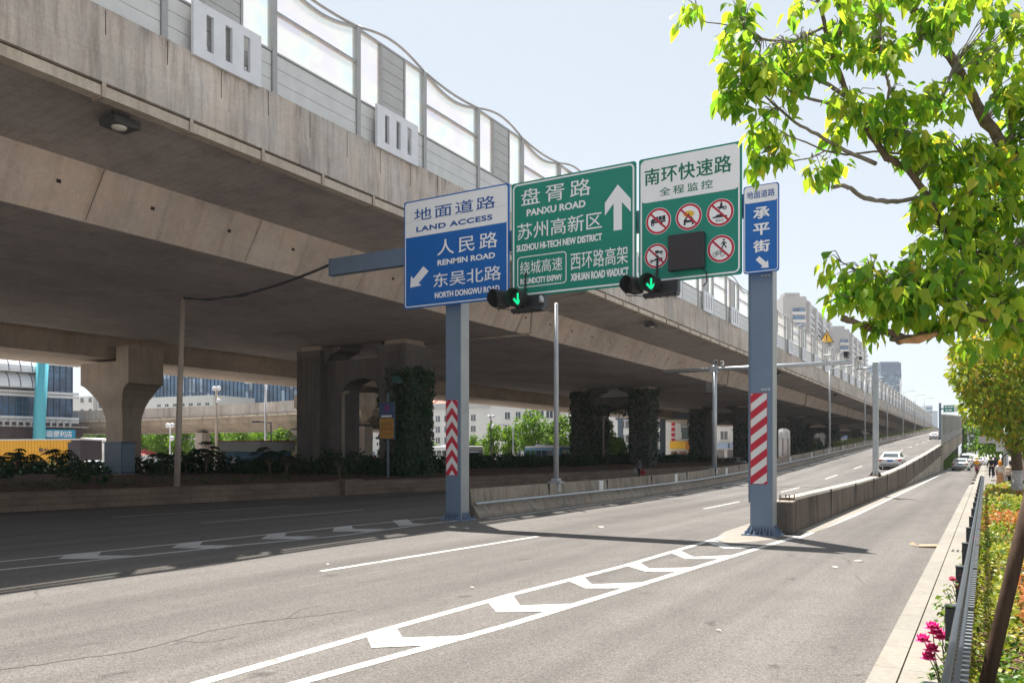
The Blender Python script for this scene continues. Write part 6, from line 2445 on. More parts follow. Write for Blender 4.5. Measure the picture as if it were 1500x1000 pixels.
def person(label, loc, heading, ht, top, bottom, pose, hairlen=0.0, shoe=None, skirt=False, group=None, hairm=None, sleeve=True):
    k = ht / 1.75
    t = thing("person", label, "person", loc, group)
    P = dict(lf=0.10, rf=-0.10, lk=0.05, rk=0.05, la=0.06, ra=0.06, le=0.0, re=0.0, lean=0.0, sit=0.0)
    P.update(pose)
    ln = P['lean']
    J, E = {}, []

    def add(n, p, r, par=None):
        J[n] = (tuple(Vector(p) * k), r * k if not isinstance(r, tuple) else (r[0] * k, r[1] * k))
        if par:
            E.append((par, n))
    hz = P.get('hipz', 0.95)
    add('pelvis', (0, 0, hz), (0.15, 0.10))
    add('waist', (0, ln * 0.25, hz + 0.16), (0.13, 0.095), 'pelvis')
    add('chest', (0, ln * 0.65, hz + 0.38), (0.155, 0.105), 'waist')
    add('neckb', (0, ln * 0.9, hz + 0.52), (0.075, 0.07), 'chest')
    add('neck', (0, ln + 0.01, hz + 0.585), 0.05, 'neckb')
    add('jaw', (0, ln + 0.03, hz + 0.66), (0.062, 0.075), 'neck')
    add('head', (0, ln + 0.02, hz + 0.74), (0.076, 0.092), 'jaw')
    add('crown', (0, ln + 0.01, hz + 0.79), (0.05, 0.06), 'head')
    add('nose', (0, ln + 0.125, hz + 0.69), 0.012, 'jaw')
    for s, n in ((-1, 'l'), (1, 'r')):
        fx, kx, ax, ex = P[n + 'f'], P[n + 'k'], P[n + 'a'], P[n + 'e']
        if P['sit']:
            add(n + 'hip', (s * 0.09, 0.06, hz - 0.03), 0.085, 'pelvis')
            add(n + 'knee', (s * 0.15, 0.42, hz - 0.05), 0.062, n + 'hip')
            add(n + 'ank', (s * 0.14, 0.40, hz - 0.46), 0.042, n + 'knee')
            add(n + 'toe', (s * 0.15, 0.58, hz - 0.50), 0.035, n + 'ank')
        else:
            add(n + 'hip', (s * 0.09, fx * 0.15, hz - 0.08), 0.088, 'pelvis')
            add(n + 'knee', (s * 0.10, fx * 0.5 + kx, hz - 0.46), 0.062, n + 'hip')
            add(n + 'ank', (s * 0.10, fx, 0.085), 0.042, n + 'knee')
            add(n + 'toe', (s * 0.11, fx + 0.16, 0.04), 0.035, n + 'ank')
        add(n + 'sho', (s * 0.185, ln * 0.85, hz + 0.47), 0.058, 'neckb')
        add(n + 'elb', (s * 0.25, ln * 0.7 + ax, hz + 0.20), 0.042, n + 'sho')
        wx = (s * (0.26 - abs(ex) * 0.12), ln * 0.7 + ax * 1.6 + ex * 0.26, hz - 0.03 + abs(ex) * 0.3)
        add(n + 'wri', wx, 0.03, n + 'elb')
        d = Vector((0, ex * 0.9 + 0.15, -1 + abs(ex))).normalized()
        c = Vector(wx) + d * 0.08
        add(n + 'palm', c, (0.038, 0.02), n + 'wri')
        for i, (o, L_) in enumerate(((-0.03, 0.065), (-0.01, 0.078), (0.01, 0.074), (0.03, 0.058))):
            b1 = c + Vector((0, o, 0)) + d * 0.045
            add(n + 'f%d' % i, b1, 0.009, n + 'palm')
            add(n + 'g%d' % i, b1 + d * L_ + Vector((-s * 0.015, 0.01, 0)), 0.008, n + 'f%d' % i)
        add(n + 'th', c + Vector((-s * 0.012, 0.045, 0.0)) + d * 0.02, 0.010, n + 'palm')
    body = part("body", skin_mesh("body", J, E, 'pelvis', skin), None, t)

    def sub(names, grow, m, nm, root, extra=None):
        JJ = {n: (J[n][0], tuple(x + grow * k for x in J[n][1]) if isinstance(J[n][1], tuple) else J[n][1] + grow * k) for n in names}
        EE = [(a, b) for a, b in E if a in JJ and b in JJ]
        if extra:
            extra(JJ, EE)
        part(nm, skin_mesh(nm, JJ, EE, root, m), None, t)
    arms = ['lsho', 'rsho', 'lelb', 'relb'] + (['lwri', 'rwri'] if sleeve else [])
    sub(['pelvis', 'waist', 'chest', 'neckb'] + arms, 0.016, top, "jacket" if sleeve else "shirt", 'chest')
    if skirt:
        g = MB()
        g.lathe([(0.15, hz + 0.12), (0.19, hz - 0.05), (0.20, hz - 0.4), (0.215, 0.28), (0.20, 0.28)], (0, 0, 0), 16)
        g.v = [(x * k, y * k * 0.8, z * k) for x, y, z in g.v]
        part("skirt", g, bottom, t, None, True)
    else:
        sub(['pelvis', 'lhip', 'rhip', 'lknee', 'rknee', 'lank', 'rank'], 0.02, bottom, "trousers", 'pelvis')
    g = MB()
    hx, hy, hzz = J['head'][0]
    ring = []
    for (zz_, rx, ry, oy) in ((0.118, 0.03, 0.03, 0), (0.10, 0.075, 0.085, -0.005), (0.06, 0.098, 0.112, -0.01), (0.0, 0.103, 0.115, -0.022), (-0.05 - hairlen * 0.3, 0.098, 0.095, -0.045), (-0.09 - hairlen, 0.075 + hairlen * 0.1, 0.05, -0.075)):
        ring.append([(hx + rx * k * math.cos(2 * math.pi * i / 14), hy + oy * k + ry * k * math.sin(2 * math.pi * i / 14), hzz + zz_ * k) for i in range(14)])
    g.sweep(ring[::-1])
    part("hair", g, hairm or hair, t, None, True)
    for n in 'lr':
        g = MB()
        a = Vector(J[n + 'ank'][0])
        g.cbox((a.x, a.y + 0.07 * k, a.z - 0.045 * k), (0.10 * k, 0.28 * k, 0.085 * k), 0, None, 0.025)
        part("shoe", g, shoe or s_black, t)
    for ch in t.children:
        ch.matrix_parent_inverse = Matrix.Identity(4)
    t.rotation_euler = (0, 0, heading)
    return t


cl = lambda n, c: mat(n, c, 0.85, 0, 0.12, 6, 0.2)
zp = 0.148
q = on_z(1452, 699, zp); person("person in black jacket and dark trousers standing at the far end of the railing", (q.x, q.y, zp), R(10), 1.74, cl("cloth_black", (0.02, 0.021, 0.025)), cl("cloth_dark", (0.025, 0.025, 0.03)), dict(lf=0.12, rf=-0.1), 0.0, s_white)
q = on_z(1458, 698, zp); person("person in navy coat and dark trousers beside the one in black", (q.x, q.y, zp), R(-12), 1.72, cl("cloth_navy", (0.03, 0.035, 0.065)), cl("cloth_navy2", (0.02, 0.022, 0.04)), dict(lf=0.0, rf=0.16, ra=0.1), 0.1, s_white)
q = on_z(1465, 717, zp); person("person with orange headscarf and long tan skirt on the pavement", (q.x, q.y, zp), R(15), 1.62, cl("cloth_white", (0.66, 0.62, 0.57)), cl("cloth_tan", (0.50, 0.28, 0.14)), dict(le=0.6, re=0.5), 0.22, cl("shoe_brown", (0.15, 0.07, 0.04)), True, None, cl("scarf_orange", (0.75, 0.27, 0.02)))
q = on_z(1481, 719, zp)
pt_ = person("person in white shirt and black trousers with a cream backpack near the tree", (q.x, q.y, zp), R(-20), 1.66, cl("cloth_shirt", (0.62, 0.6, 0.58)), cl("cloth_black2", (0.018, 0.018, 0.02)), dict(lf=0.14, rf=-0.06), 0.05)
g = MB(); g.cbox((0, 0, 0), (0.36, 0.2, 0.5), 0, Matrix.Translation((q.x - 0.12, q.y - 0.24, zp + 1.12)) @ Matrix.Rotation(R(-20), 4, 'Z'), 0.07)
bp = thing("backpack", "cream backpack on the person in the white shirt", "backpack", (q.x - 0.12, q.y - 0.24, zp + 0.87))
part("bag", g, cl("bag_cream", (0.55, 0.45, 0.36)), bp)
g = MB(); g.cbox((0, -0.11, -0.08), (0.26, 0.08, 0.24), 0, Matrix.Translation((q.x - 0.12, q.y - 0.24, zp + 1.12)) @ Matrix.Rotation(R(-20), 4, 'Z'), 0.03); part("pocket", g, cl("bag_cream", (0.55, 0.45, 0.36)), bp)
q = on_x(937, 690, -25.6)
person("person in grey jacket carrying bags along the planter under the viaduct", (q.x, q.y, 0.0), R(150), 1.72, cl("cloth_grey", (0.15, 0.17, 0.20)), cl("cloth_black3", (0.02, 0.02, 0.025)), dict(lf=0.15, rf=-0.12), 0.1)
g = MB(); g.cbox((q.x + 0.32, q.y - 0.1, 0.55), (0.34, 0.22, 0.42), 0, None, 0.04); hb = thing("carrier_bag", "red carrier bag hanging from the walking person's hand", "bag", (q.x + 0.32, q.y - 0.1, 0.34)); part("bag", g, cl("bag_red", (0.4, 0.02, 0.04)), hb)
g = MB(); g.tube([(q.x + 0.2, q.y - 0.1, 0.76), (q.x + 0.26, q.y - 0.1, 0.98), (q.x + 0.38, q.y - 0.1, 0.98), (q.x + 0.44, q.y - 0.1, 0.76)], 0.012, 6); part("handle", g, cl("bag_red", (0.4, 0.02, 0.04)), hb)
g = MB(); g.cbox((q.x - 0.4, q.y - 0.1, 0.7), (0.26, 0.16, 0.3), 0, None, 0.04); hb = thing("carrier_bag", "pale carrier bag on the other side of the walking person", "bag", (q.x - 0.4, q.y - 0.1, 0.55)); part("bag", g, cl("bag_pale", (0.4, 0.4, 0.42)), hb)
g = MB(); g.tube([(q.x - 0.5, q.y - 0.1, 0.85), (q.x - 0.42, q.y - 0.1, 0.98), (q.x - 0.34, q.y - 0.1, 0.98), (q.x - 0.3, q.y - 0.1, 0.85)], 0.012, 6); part("handle", g, cl("bag_pale", (0.4, 0.4, 0.42)), hb)

# scooter and rider
q = on_z(1431, 693.5, 0)
t = thing("scooter", "dark red scooter ridden away along the side street", "scooter", (q.x, q.y, 0))
sr = mat("scooter_red", (0.22, 0.02, 0.025), 0.35, 0, 0.08)
for yy in (-0.62, 0.62):
    g = MB(); g.tube([(q.x - 0.06, q.y + yy, 0.25), (q.x + 0.06, q.y + yy, 0.25)], 0.25, 16); w_ = part("wheel", g, tyre_m, t)
    g = MB(); g.tube([(q.x - 0.065, q.y + yy, 0.25), (q.x + 0.065, q.y + yy, 0.25)], 0.13, 12); part("rim", g, rim_m, w_)
g = MB()
g.sweep([[(q.x + a, q.y + y, z) for a, z in ((-w2, zb), (w2, zb), (w2 * 0.9, zt2), (-w2 * 0.9, zt2))] for y, w2, zb, zt2 in ((-0.85, 0.10, 0.55, 0.72), (-0.5, 0.19, 0.38, 0.76), (-0.1, 0.19, 0.30, 0.72), (0.0, 0.17, 0.26, 0.36), (0.38, 0.17, 0.26, 0.36), (0.45, 0.2, 0.26, 0.95), (0.56, 0.16, 0.3, 1.0))])
part("body", g, sr, t)
g = MB(); g.cbox((q.x, q.y - 0.32, 0.79), (0.32, 0.75, 0.10), 0, None, 0.04); part("seat", g, s_black, t)
g = MB(); g.tube([(q.x - 0.34, q.y + 0.42, 1.04), (q.x, q.y + 0.5, 1.02), (q.x + 0.34, q.y + 0.42, 1.04)], 0.025, 8); part("handlebar", g, s_black, t)
g = MB(); g.cbox((q.x, q.y - 0.87, 0.62), (0.16, 0.05, 0.1), 0, None, 0.02); part("tail_light", g, lamp_red, t)
pr2 = person("person in orange yellow vest riding the scooter", (q.x, q.y - 0.3, 0.0), 0, 1.70, cl("vest_orange", (0.72, 0.33, 0.02)), cl("cloth_black4", (0.03, 0.025, 0.03)), dict(sit=1, hipz=0.90, lean=0.06, la=0.2, ra=0.2, le=0.8, re=0.8))
g = MB(); g.lathe([(0.0, 0.16), (0.10, 0.13), (0.145, 0.03), (0.145, -0.08), (0.12, -0.10)], (q.x, q.y - 0.22, 1.62), 14)
hl = thing("helmet", "yellow helmet on the scooter rider's head", "helmet", (q.x, q.y - 0.22, 1.5)); part("shell", g, s_yellow, hl, None, True)
g = MB(); g.box(q.x - 0.1, q.x + 0.1, q.y - 0.11, q.y - 0.05, 1.55, 1.58); part("peak", g, s_yellow, hl)

# ================================================================== vegetation
RG = np.random.default_rng(11)
bark = mat("bark", (0.15, 0.11, 0.085), 0.95, 0, 0.4, 18, 0.15, 0.8)
bark_grey = mat("grey_bark", (0.20, 0.175, 0.15), 0.95, 0, 0.35, 12, 0.15, 0.7)
limewash = mat("limewash", (0.48, 0.45, 0.43), 0.9, 0, 0.25, 6)
leaf_fg = mat_leaf("young_leaf", [(0.0, (0.085, 0.21, 0.04)), (0.25, (0.15, 0.30, 0.04)), (0.6, (0.26, 0.38, 0.05)), (0.94, (0.38, 0.46, 0.08)), (1.0, (0.46, 0.38, 0.06))], 0.62, 0.5)
leaf_bg = mat_leaf("city_leaf", [(0.0, (0.04, 0.10, 0.015)), (0.5, (0.09, 0.19, 0.02)), (1.0, (0.18, 0.28, 0.035))], 0.35, 0.6)
leaf_yel = mat_leaf("yellowing_leaf", [(0.0, (0.08, 0.15, 0.02)), (0.45, (0.19, 0.26, 0.03)), (0.85, (0.30, 0.30, 0.04)), (1.0, (0.36, 0.22, 0.05))], 0.5, 0.6)
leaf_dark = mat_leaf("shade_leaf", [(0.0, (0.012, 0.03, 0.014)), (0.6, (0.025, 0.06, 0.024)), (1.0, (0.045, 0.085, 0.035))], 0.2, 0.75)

# --- street trees beyond the viaduct: three crowns, then copies
def tree_proto(name, label, cat, loc, h, rad, seed, nclump, nleaf, L, m, group=None, trunk_h=0.35):
    r = np.random.default_rng(seed)
    t = thing(name, label, cat, (0, 0, 0), group)
    g = MB()
    th = h * trunk_h
    g.tube([(0, 0, 0), (0.03 * h, 0.02 * h, th * 0.6), (0.0, 0.03 * h, th), (0.02 * h, 0, h * 0.75)], [0.028 * h, 0.022 * h, 0.018 * h, 0.006 * h], 9)
    part("trunk", g, bark, t, None, True)
    C, Rr, K = [], [], []
    g = MB()
    for i in range(nclump):
        a = r.uniform(0, 2 * math.pi)
        f = r.uniform(0, 1)
        zz = th + (h - th) * (0.08 + 0.85 * f)
        rr_ = rad * math.sqrt(max(0.05, 1 - (2 * f - 0.85) ** 2 * 0.9)) * r.uniform(0.35, 0.85)
        c = (rr_ * math.cos(a), rr_ * math.sin(a), zz)
        s = rad * r.uniform(0.26, 0.45)
        C.append(c)
        Rr.append((s, s, s * 0.75))
        K.append(int(nleaf / nclump * r.uniform(0.7, 1.3)))
        g.tube([(0.01 * h, 0.02 * h, th * r.uniform(0.7, 1.3)), (c[0] * 0.5, c[1] * 0.5, (zz + th) / 2 + 0.02 * h), c], [0.010 * h, 0.006 * h, 0.002 * h], 5)
    part("limbs", g, bark, t)
    P, D, N = leaf_cloud(r, C, Rr, K, L)
    n = len(P)
    part("crown", leaves_mesh("crown", m, P, D, N, r.uniform(0.6, 1.3, n) * L, r.uniform(0.5, 0.9, n) * L, r), None, t)
    t.location = loc
    return t


def gp(u, zc):
    q = at(u, 660, zc)
    return (q.x, q.y, 0)


G1 = "street trees beyond the viaduct"
tA = tree_proto("street_tree", "big bright green tree in front of the white flats left of the lamp pole", "tree", gp(781, 135), 9.2, 4.0, 21, 24, 3000, 0.42, leaf_bg, G1)
tB = tree_proto("street_tree", "rounded small tree in front of the long red roofed flats", "tree", gp(722, 122), 6.6, 2.5, 22, 18, 1800, 0.36, leaf_bg, G1, 0.2)
tC = tree_proto("street_tree", "tall narrow green tree among the small trees before the gabled flats", "tree", gp(744, 126), 6.4, 1.7, 23, 14, 1400, 0.36, leaf_bg, G1, 0.2)
for (src, u, zc, s, lb) in ((tB, 823, 132, 1.25, "green tree between the lamp pole and the second ivy covered pier"), (tB, 889, 128, 1.1, "green tree seen in the opening of the second ivy pier"), (tB, 909, 118, 0.62, "small round bush like tree at the foot of the steel portal"),
                            (tB, 352, 118, 1.0, "yellow green tree left of the tall white lamp post"), (tB, 411, 84, 0.72, "bright round tree right of the black lamp post"), (tA, 222, 128, 0.8, "green tree just right of the hammerhead pier"),
                            (tA, 243, 122, 0.72, "green tree behind the bare pole under the flyover"), (tB, 272, 118, 1.1, "green tree left of the flyover column"), (tC, 308, 124, 1.15, "narrow green tree right of the flyover column"),
                            (tA, 330, 132, 0.78, "dark green tree behind the kiosk"), (tA, 372, 134, 0.8, "darker tree behind the yellow green one beside the lamp post"), (tB, 118, 125, 1.0, "bright tree between the glass building and the hammerhead pier"), (tB, 142, 128, 1.05, "bright tree touching the left edge of the hammerhead pier"),
                            (tC, 692, 128, 0.8, "slim tree right beside the chevron striped post"), (tC, 634, 120, 0.6, "small pale tree between the ivy column and the chevron post"), (tC, 1198, 190, 0.9, "tree glimpsed in the far opening under the viaduct")):
    dup(src, gp(u, zc), RG.uniform(0, 6.2), s, lb)
# small clipped yellow shrub in the deep shade
q = on_x(1239, 642, -27)
t = thing("clipped_shrub", "small bright yellow green shrub in the dark under the far viaduct", "shrub", (q.x, q.y, 0.7))
P, D, N = leaf_cloud(RG, [(q.x, q.y, 3.0)], [(1.9, 1.6, 1.0)], [700], 0.3)
part("foliage", leaves_mesh("foliage", leaf_yel, P, D, N, RG.uniform(0.25, 0.5, 700), RG.uniform(0.2, 0.35, 700), RG), None, t)
g = MB(); g.tube([(q.x, q.y, 0.6), (q.x, q.y, 2.8)], 0.1, 6); part("stem", g, bark, t)

# --- shrubs in the planter
def clumps(rg, spots, L, per, m, name, label, cat, droop=0.5):
    C = [(x, y, z) for x, y, z, r, h in spots]
    Rr = [(r, r, h) for x, y, z, r, h in spots]
    K = [int(per * r) for x, y, z, r, h in spots]
    P, D, N = leaf_cloud(rg, C, Rr, K, L, droop)
    n = len(P)
    o = part(name, leaves_mesh(name, m, P, D, N, rg.uniform(0.6, 1.25, n) * L, rg.uniform(0.3, 0.6, n) * L, rg), None, None, label)
    o['category'] = cat
    o['kind'] = 'stuff'
    return o


sp1 = []
for i in range(150):
    y = RG.uniform(19, 120)
    x = RG.uniform(-47, -34.2)
    if abs(y - 41.5) < 2.0 and (x > -41.5):
        continue
    if y < 34 and x > -41 and RG.uniform() < 0.75:
        continue
    h = RG.uniform(0.3, 0.6)
    sp1.append((x, y, 1.0 + h * 0.85, RG.uniform(0.7, 1.3), h))
for y in np.arange(46, 118, 1.5):
    h = RG.uniform(0.4, 0.7)
    sp1.append((RG.uniform(-36.2, -33.8), y, 0.95 + h * 0.9, RG.uniform(0.8, 1.2), h))
for u in range(-30, 640, 13):
    zc = 52 + RG.uniform(-3, 4)
    q = at(u, 660, zc)
    if (q.x - -49) ** 2 + (q.y - 33.7) ** 2 < 5 or (145 < u < 205):
        continue
    h = RG.uniform(0.28, 0.5)
    sp1.append((q.x, q.y, 1.0 + h * 0.85, RG.uniform(0.8, 1.1), h))
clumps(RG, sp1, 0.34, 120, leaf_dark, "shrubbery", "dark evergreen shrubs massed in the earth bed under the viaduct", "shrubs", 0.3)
# fan leaved taller plants standing out of the mass
def fan_plant(x, y, s, label, seed):
    r = np.random.default_rng(seed)
    t = thing("fan_leaf_shrub", label, "shrub", (x, y, 0.9), "fan leaved shrubs in the planter")
    P, D, N = [], [], []
    g = MB()
    for k in range(15):
        a, e = r.uniform(0, 6.28), r.uniform(0.2, 1.2)
        d = Vector((math.cos(a) * math.cos(e), math.sin(a) * math.cos(e), math.sin(e)))
        hub = Vector((x, y, 1.2 + 0.5 * s)) + d * r.uniform(0.6, 1.15) * s
        g.tube([(x, y, 0.9), (x + d.x * 0.1, y + d.y * 0.1, 1.2 + 0.4 * s), hub], 0.02, 4)
        out = Vector((d.x, d.y, -0.1)).normalized()
        side = out.cross(Vector((0, 0, 1))).normalized()
        for f in range(8):
            b = -1.9 + 3.8 * f / 7
            dd = out * math.cos(b) + side * math.sin(b) + Vector((0, 0, -0.35))
            P.append(hub); D.append(dd); N.append((0.1, 0, 1))
    n = len(P)
    part("stem", g, bark, t)
    part("foliage", leaves_mesh("foliage", leaf_dark, P, D, N, r.uniform(0.45, 0.62, n) * s, r.uniform(0.12, 0.17, n) * s, r, 0.35), None, t)


for k, (u, zc, s, lb) in enumerate(((24, 49, 0.95, "fan leaved shrub at far left in front of the yellow trailer"), (45, 50, 0.8, "second fan leaved shrub from the left before the yellow trailer"), (88, 50, 1.0, "fan leaved shrub before the dark end of the trailer"), (302, 49, 1.25, "tall fan leaved shrub left of the kiosk"), (240, 50, 0.95, "fan leaved shrub just left of the bare pole"),
                                    (272, 51, 0.9, "fan leaved shrub just right of the bare pole"), (395, 48, 1.05, "fan leaved shrub right of the kiosk"), (420, 47, 0.9, "fan leaved shrub at the foot of the first pier"), (497, 44, 0.85, "fan leaved shrub in front of the first pier arch"), (5, 50, 0.7, "fan leaved shrub cut by the left picture edge"))):
    q = at(u, 660, zc)
    fan_plant(q.x, q.y, s * 0.92, lb, 60 + k)
# low weeds on the earth bank
sp2 = [(RG.uniform(-36, -30.5), RG.uniform(14, 38), 0.98, RG.uniform(0.2, 0.5), 0.12) for i in range(46)]
clumps(RG, sp2, 0.14, 90, mat_leaf("weed_leaf", [(0, (0.03, 0.05, 0.02)), (1, (0.08, 0.09, 0.04))], 0.2), "weeds", "low straggling weeds on the bare earth bank", "weeds")
# greenery beside the far ramp
sp3 = [(RG.uniform(-18.4, -16.6), y, zr(y) + 0.9, 1.2, 0.55) for y in np.arange(120, 330, 1.6)]
clumps(RG, sp3, 0.3, 90, mat_leaf("verge_leaf", [(0, (0.06, 0.09, 0.02)), (0.6, (0.12, 0.15, 0.04)), (1, (0.2, 0.18, 0.06))], 0.3), "verge_plants", "olive green planting along the ramp beside the viaduct", "planting")
sp4 = []
for i in range(90):
    yq_ = RG.uniform(118, 180)
    cl_ = zr(yq_) - 1.3                                     # room under the deck
    sp4.append((RG.uniform(-8.5, -5.0), yq_, RG.uniform(0.3, max(0.35, cl_ - 0.8)), 0.9, min(0.75, max(0.3, cl_ - 0.6))))
clumps(RG, sp4, 0.3, 110, leaf_bg, "undergrowth", "green undergrowth in the shade below the ramp bridge", "undergrowth")
t = thing("ivy_column", "narrow column of green ivy climbing the far end of the ramp bridge", "ivy", (-4.3, 205, 0))
P, D, N = leaf_cloud(RG, [(-4.2, 205, z) for z in np.arange(0.5, 10.5, 0.8)], [(0.35, 1.2 + 0.25 * (10 - z) / 3, 0.8) for z in np.arange(0.5, 10.5, 0.8)], [150] * 13, 0.35)
n = len(P)
part("foliage", leaves_mesh("foliage", leaf_bg, P, D, N, RG.uniform(0.3, 0.5, n), RG.uniform(0.25, 0.4, n), RG), None, t)
g = MB(); g.tube([(-4.4, 205, 0), (-4.4, 205, 9.5)], 0.12, 6); part("stem", g, bark, t)

# --- right hand pavement trees beyond the foreground one
q2 = on_z(1490, 738, 0.148)
t = thing("pavement_tree", "tree with yellowing leaves and a whitewashed trunk at the right edge", "tree", (q2.x, q2.y, 0.148))
zc2 = F * (H - 0.148) / (738 - V0)
g = MB()
g.tube([(q2.x, q2.y, 0.1), (q2.x, q2.y, 1.55)], [0.25, 0.215], 12)
part("limewash", g, limewash, t, None, True)
g = MB()
b0 = Vector((q2.x, q2.y, 1.551))
T2 = [b0, at(1487, 640, zc2), at(1481, 600, zc2), at(1478, 560, zc2 - 0.5)]
g.tube(T2, [0.214, 0.19, 0.16, 0.09], 10)
for pts, rr_ in (([at(1482, 605, zc2), at(1462, 585, zc2 - 1), at(1440, 560, zc2 - 1.5)], [0.12, 0.08, 0.03]), ([at(1486, 630, zc2), at(1510, 600, zc2), at(1530, 570, zc2)], [0.14, 0.1, 0.05]), ([at(1480, 580, zc2), at(1490, 545, zc2), at(1500, 500, zc2)], [0.1, 0.07, 0.03]), ([at(1487, 655, zc2), at(1470, 668, zc2 - 2)], [0.06, 0.02])):
    g.tube(pts, rr_, 7)
part("trunk", g, bark, t, None, True)
EL = [(1455, 545, 42, 35), (1425, 525, 32, 26), (1480, 520, 40, 30), (1445, 590, 36, 30), (1478, 600, 30, 26), (1505, 570, 40, 50), (1412, 545, 20, 22), (1466, 630, 26, 16), (1500, 640, 30, 24), (1437, 560, 34, 30), (1404, 515, 14, 10), (1520, 500, 40, 40), (1460, 500, 45, 18)]
C, Rr, K = [], [], []
for u, v, ru, rv in EL:
    for dz in (-1.6, 0.6):
        zc = zc2 + dz + RG.uniform(-0.6, 0.6)
        p = at(u + RG.uniform(-6, 6), v + RG.uniform(-6, 6), zc)
        s = zc / F
        C.append(tuple(p)); Rr.append((ru * s, 1.2, rv * s)); K.append(int(ru * rv * 0.30))
P, D, N = leaf_cloud(RG, C, Rr, K, 0.2, 0.6)
n = len(P)
part("crown", leaves_mesh("crown", leaf_yel, P, D, N, RG.uniform(0.16, 0.3, n), RG.uniform(0.1, 0.17, n), RG), None, t)
G2 = "trees along the side street pavement"
tD = tree_proto("pavement_tree", "bright green roadside tree leaning over the side street beyond the people", "tree", (2.6, 92, 0.148), 9.5, 4.4, 31, 30, 4200, 0.36, leaf_bg, G2, 0.22)
for (x, y, s, lb) in ((1.9, 112, 1.0, "second roadside tree past the bright green one, over the parked cars"), (2.2, 138, 1.0, "third roadside tree farther up the side street"), (1.8, 170, 1.05, "far roadside tree near the vanishing point of the street"), (3.4, 215, 1.3, "farthest roadside tree closing the side street"), (7.5, 75, 1.0, "green tree at the right edge behind the yellowing tree"), (-1.5, 280, 1.2, "distant tree at the very end of the side street")):
    dup(tD, (x, y, 0.148), RG.uniform(0, 6), s, lb)

# ------------------------------------------------------------------ foreground tree at the right edge
ft = at(1548, 660, 6.3)
FT = thing("foreground_tree", "big foreground tree with drooping fresh green leaves filling the upper right", "tree", (ft.x, ft.y, 0.17))
g = MB()
g.tube([(ft.x, ft.y, 0.1), (ft.x + 0.01, ft.y, 1.0), tuple(at(1556, 520, 6.3)), tuple(at(1585, 400, 6.3)), tuple(at(1600, 250, 6.4)), tuple(at(1590, 60, 6.5))], [0.13, 0.115, 0.11, 0.10, 0.085, 0.05], 14)
part("trunk", g, bark, FT, None, True)
LB = []                                                    # limbs: (points, radii)
pxb = lambda L_: [at(*p) for p in L_]
LB.append((pxb([(1592, 330, 6.35), (1540, 262, 6.2), (1500, 232, 6.1), (1462, 205, 6.0), (1430, 150, 6.0), (1398, 92, 5.95), (1372, 55, 5.9), (1345, 24, 5.9), (1312, -40, 5.9)]), [0.075, 0.066, 0.06, 0.056, 0.052, 0.045, 0.042, 0.04, 0.03]))
LB.append((pxb([(1585, 420, 6.3), (1540, 395, 6.2), (1500, 388, 6.1), (1467, 386, 6.0), (1420, 372, 5.9), (1385, 335, 5.8), (1358, 288, 5.8), (1333, 250, 5.75), (1300, 232, 5.7), (1277, 198, 5.7), (1255, 166, 5.65), (1243, 143, 5.6), (1230, 108, 5.6), (1215, 76, 5.6), (1207, 30, 5.6), (1192, -20, 5.6)]), [0.075, 0.06, 0.05, 0.046, 0.042, 0.037, 0.033, 0.032, 0.034, 0.032, 0.028, 0.024, 0.02, 0.017, 0.014, 0.01]))
LB.append((pxb([(1353, 288, 5.8), (1330, 293, 5.75), (1300, 296, 5.7), (1266, 290, 5.7), (1246, 276, 5.65), (1233, 271, 5.65), (1219, 274, 5.6)]), [0.022, 0.018, 0.017, 0.017, 0.016, 0.016, 0.015]))
LB.append((pxb([(1318, 225, 5.75), (1280, 222, 5.7), (1240, 227, 5.65), (1207, 221, 5.6), (1180, 208, 5.55), (1157, 200, 5.5)]), [0.008, 0.008, 0.008, 0.007, 0.006, 0.004]))
LB.append((pxb([(1207, 222, 5.6), (1185, 232, 5.6), (1160, 236, 5.55), (1133, 228, 5.5)]), [0.006, 0.005, 0.005, 0.004]))
LB.append((pxb([(1283, 240, 5.7), (1240, 222, 5.6), (1197, 197, 5.55), (1165, 180, 5.5), (1133, 153, 5.45), (1108, 128, 5.4)]), [0.016, 0.014, 0.012, 0.01, 0.008, 0.005]))
LB.append((pxb([(1296, 205, 5.7), (1258, 172, 5.6), (1220, 153, 5.55), (1185, 145, 5.5), (1157, 133, 5.45), (1141, 115, 5.4)]), [0.014, 0.012, 0.011, 0.010, 0.008, 0.006]))
LB.append((pxb([(1243, 143, 5.6), (1215, 125, 5.55), (1190, 114, 5.5), (1160, 112, 5.45), (1125, 95, 5.4)]), [0.018, 0.014, 0.012, 0.01, 0.005]))
LB.append((pxb([(1302, 235, 5.7), (1296, 170, 5.65), (1303, 128, 5.6), (1290, 84, 5.6), (1290, 30, 5.55)]), [0.012, 0.011, 0.012, 0.01, 0.007]))
LB.append((pxb([(1375, 45, 5.9), (1330, 72, 5.8), (1290, 88, 5.7), (1255, 93, 5.6), (1233, 90, 5.55)]), [0.008, 0.006, 0.005, 0.004, 0.003]))
LB.append((pxb([(1207, 40, 5.6), (1160, 62, 5.5), (1118, 58, 5.4), (1090, 42, 5.4), (1055, 35, 5.35), (1035, 33, 5.35), (1020, 24, 5.3)]), [0.012, 0.01, 0.008, 0.006, 0.004, 0.004, 0.003]))
LB.append((pxb([(1230, 70, 5.6), (1232, 30, 5.55), (1226, -20, 5.5)]), [0.009, 0.008, 0.006]))
LB.append((pxb([(1590, 500, 6.3), (1540, 472, 6.0), (1500, 465, 5.8), (1465, 461, 5.7), (1427, 470, 5.6), (1385, 482, 5.5), (1350, 493, 5.45), (1318, 498, 5.4), (1305, 496, 5.4)]), [0.075, 0.062, 0.056, 0.052, 0.05, 0.045, 0.042, 0.034, 0.02]))
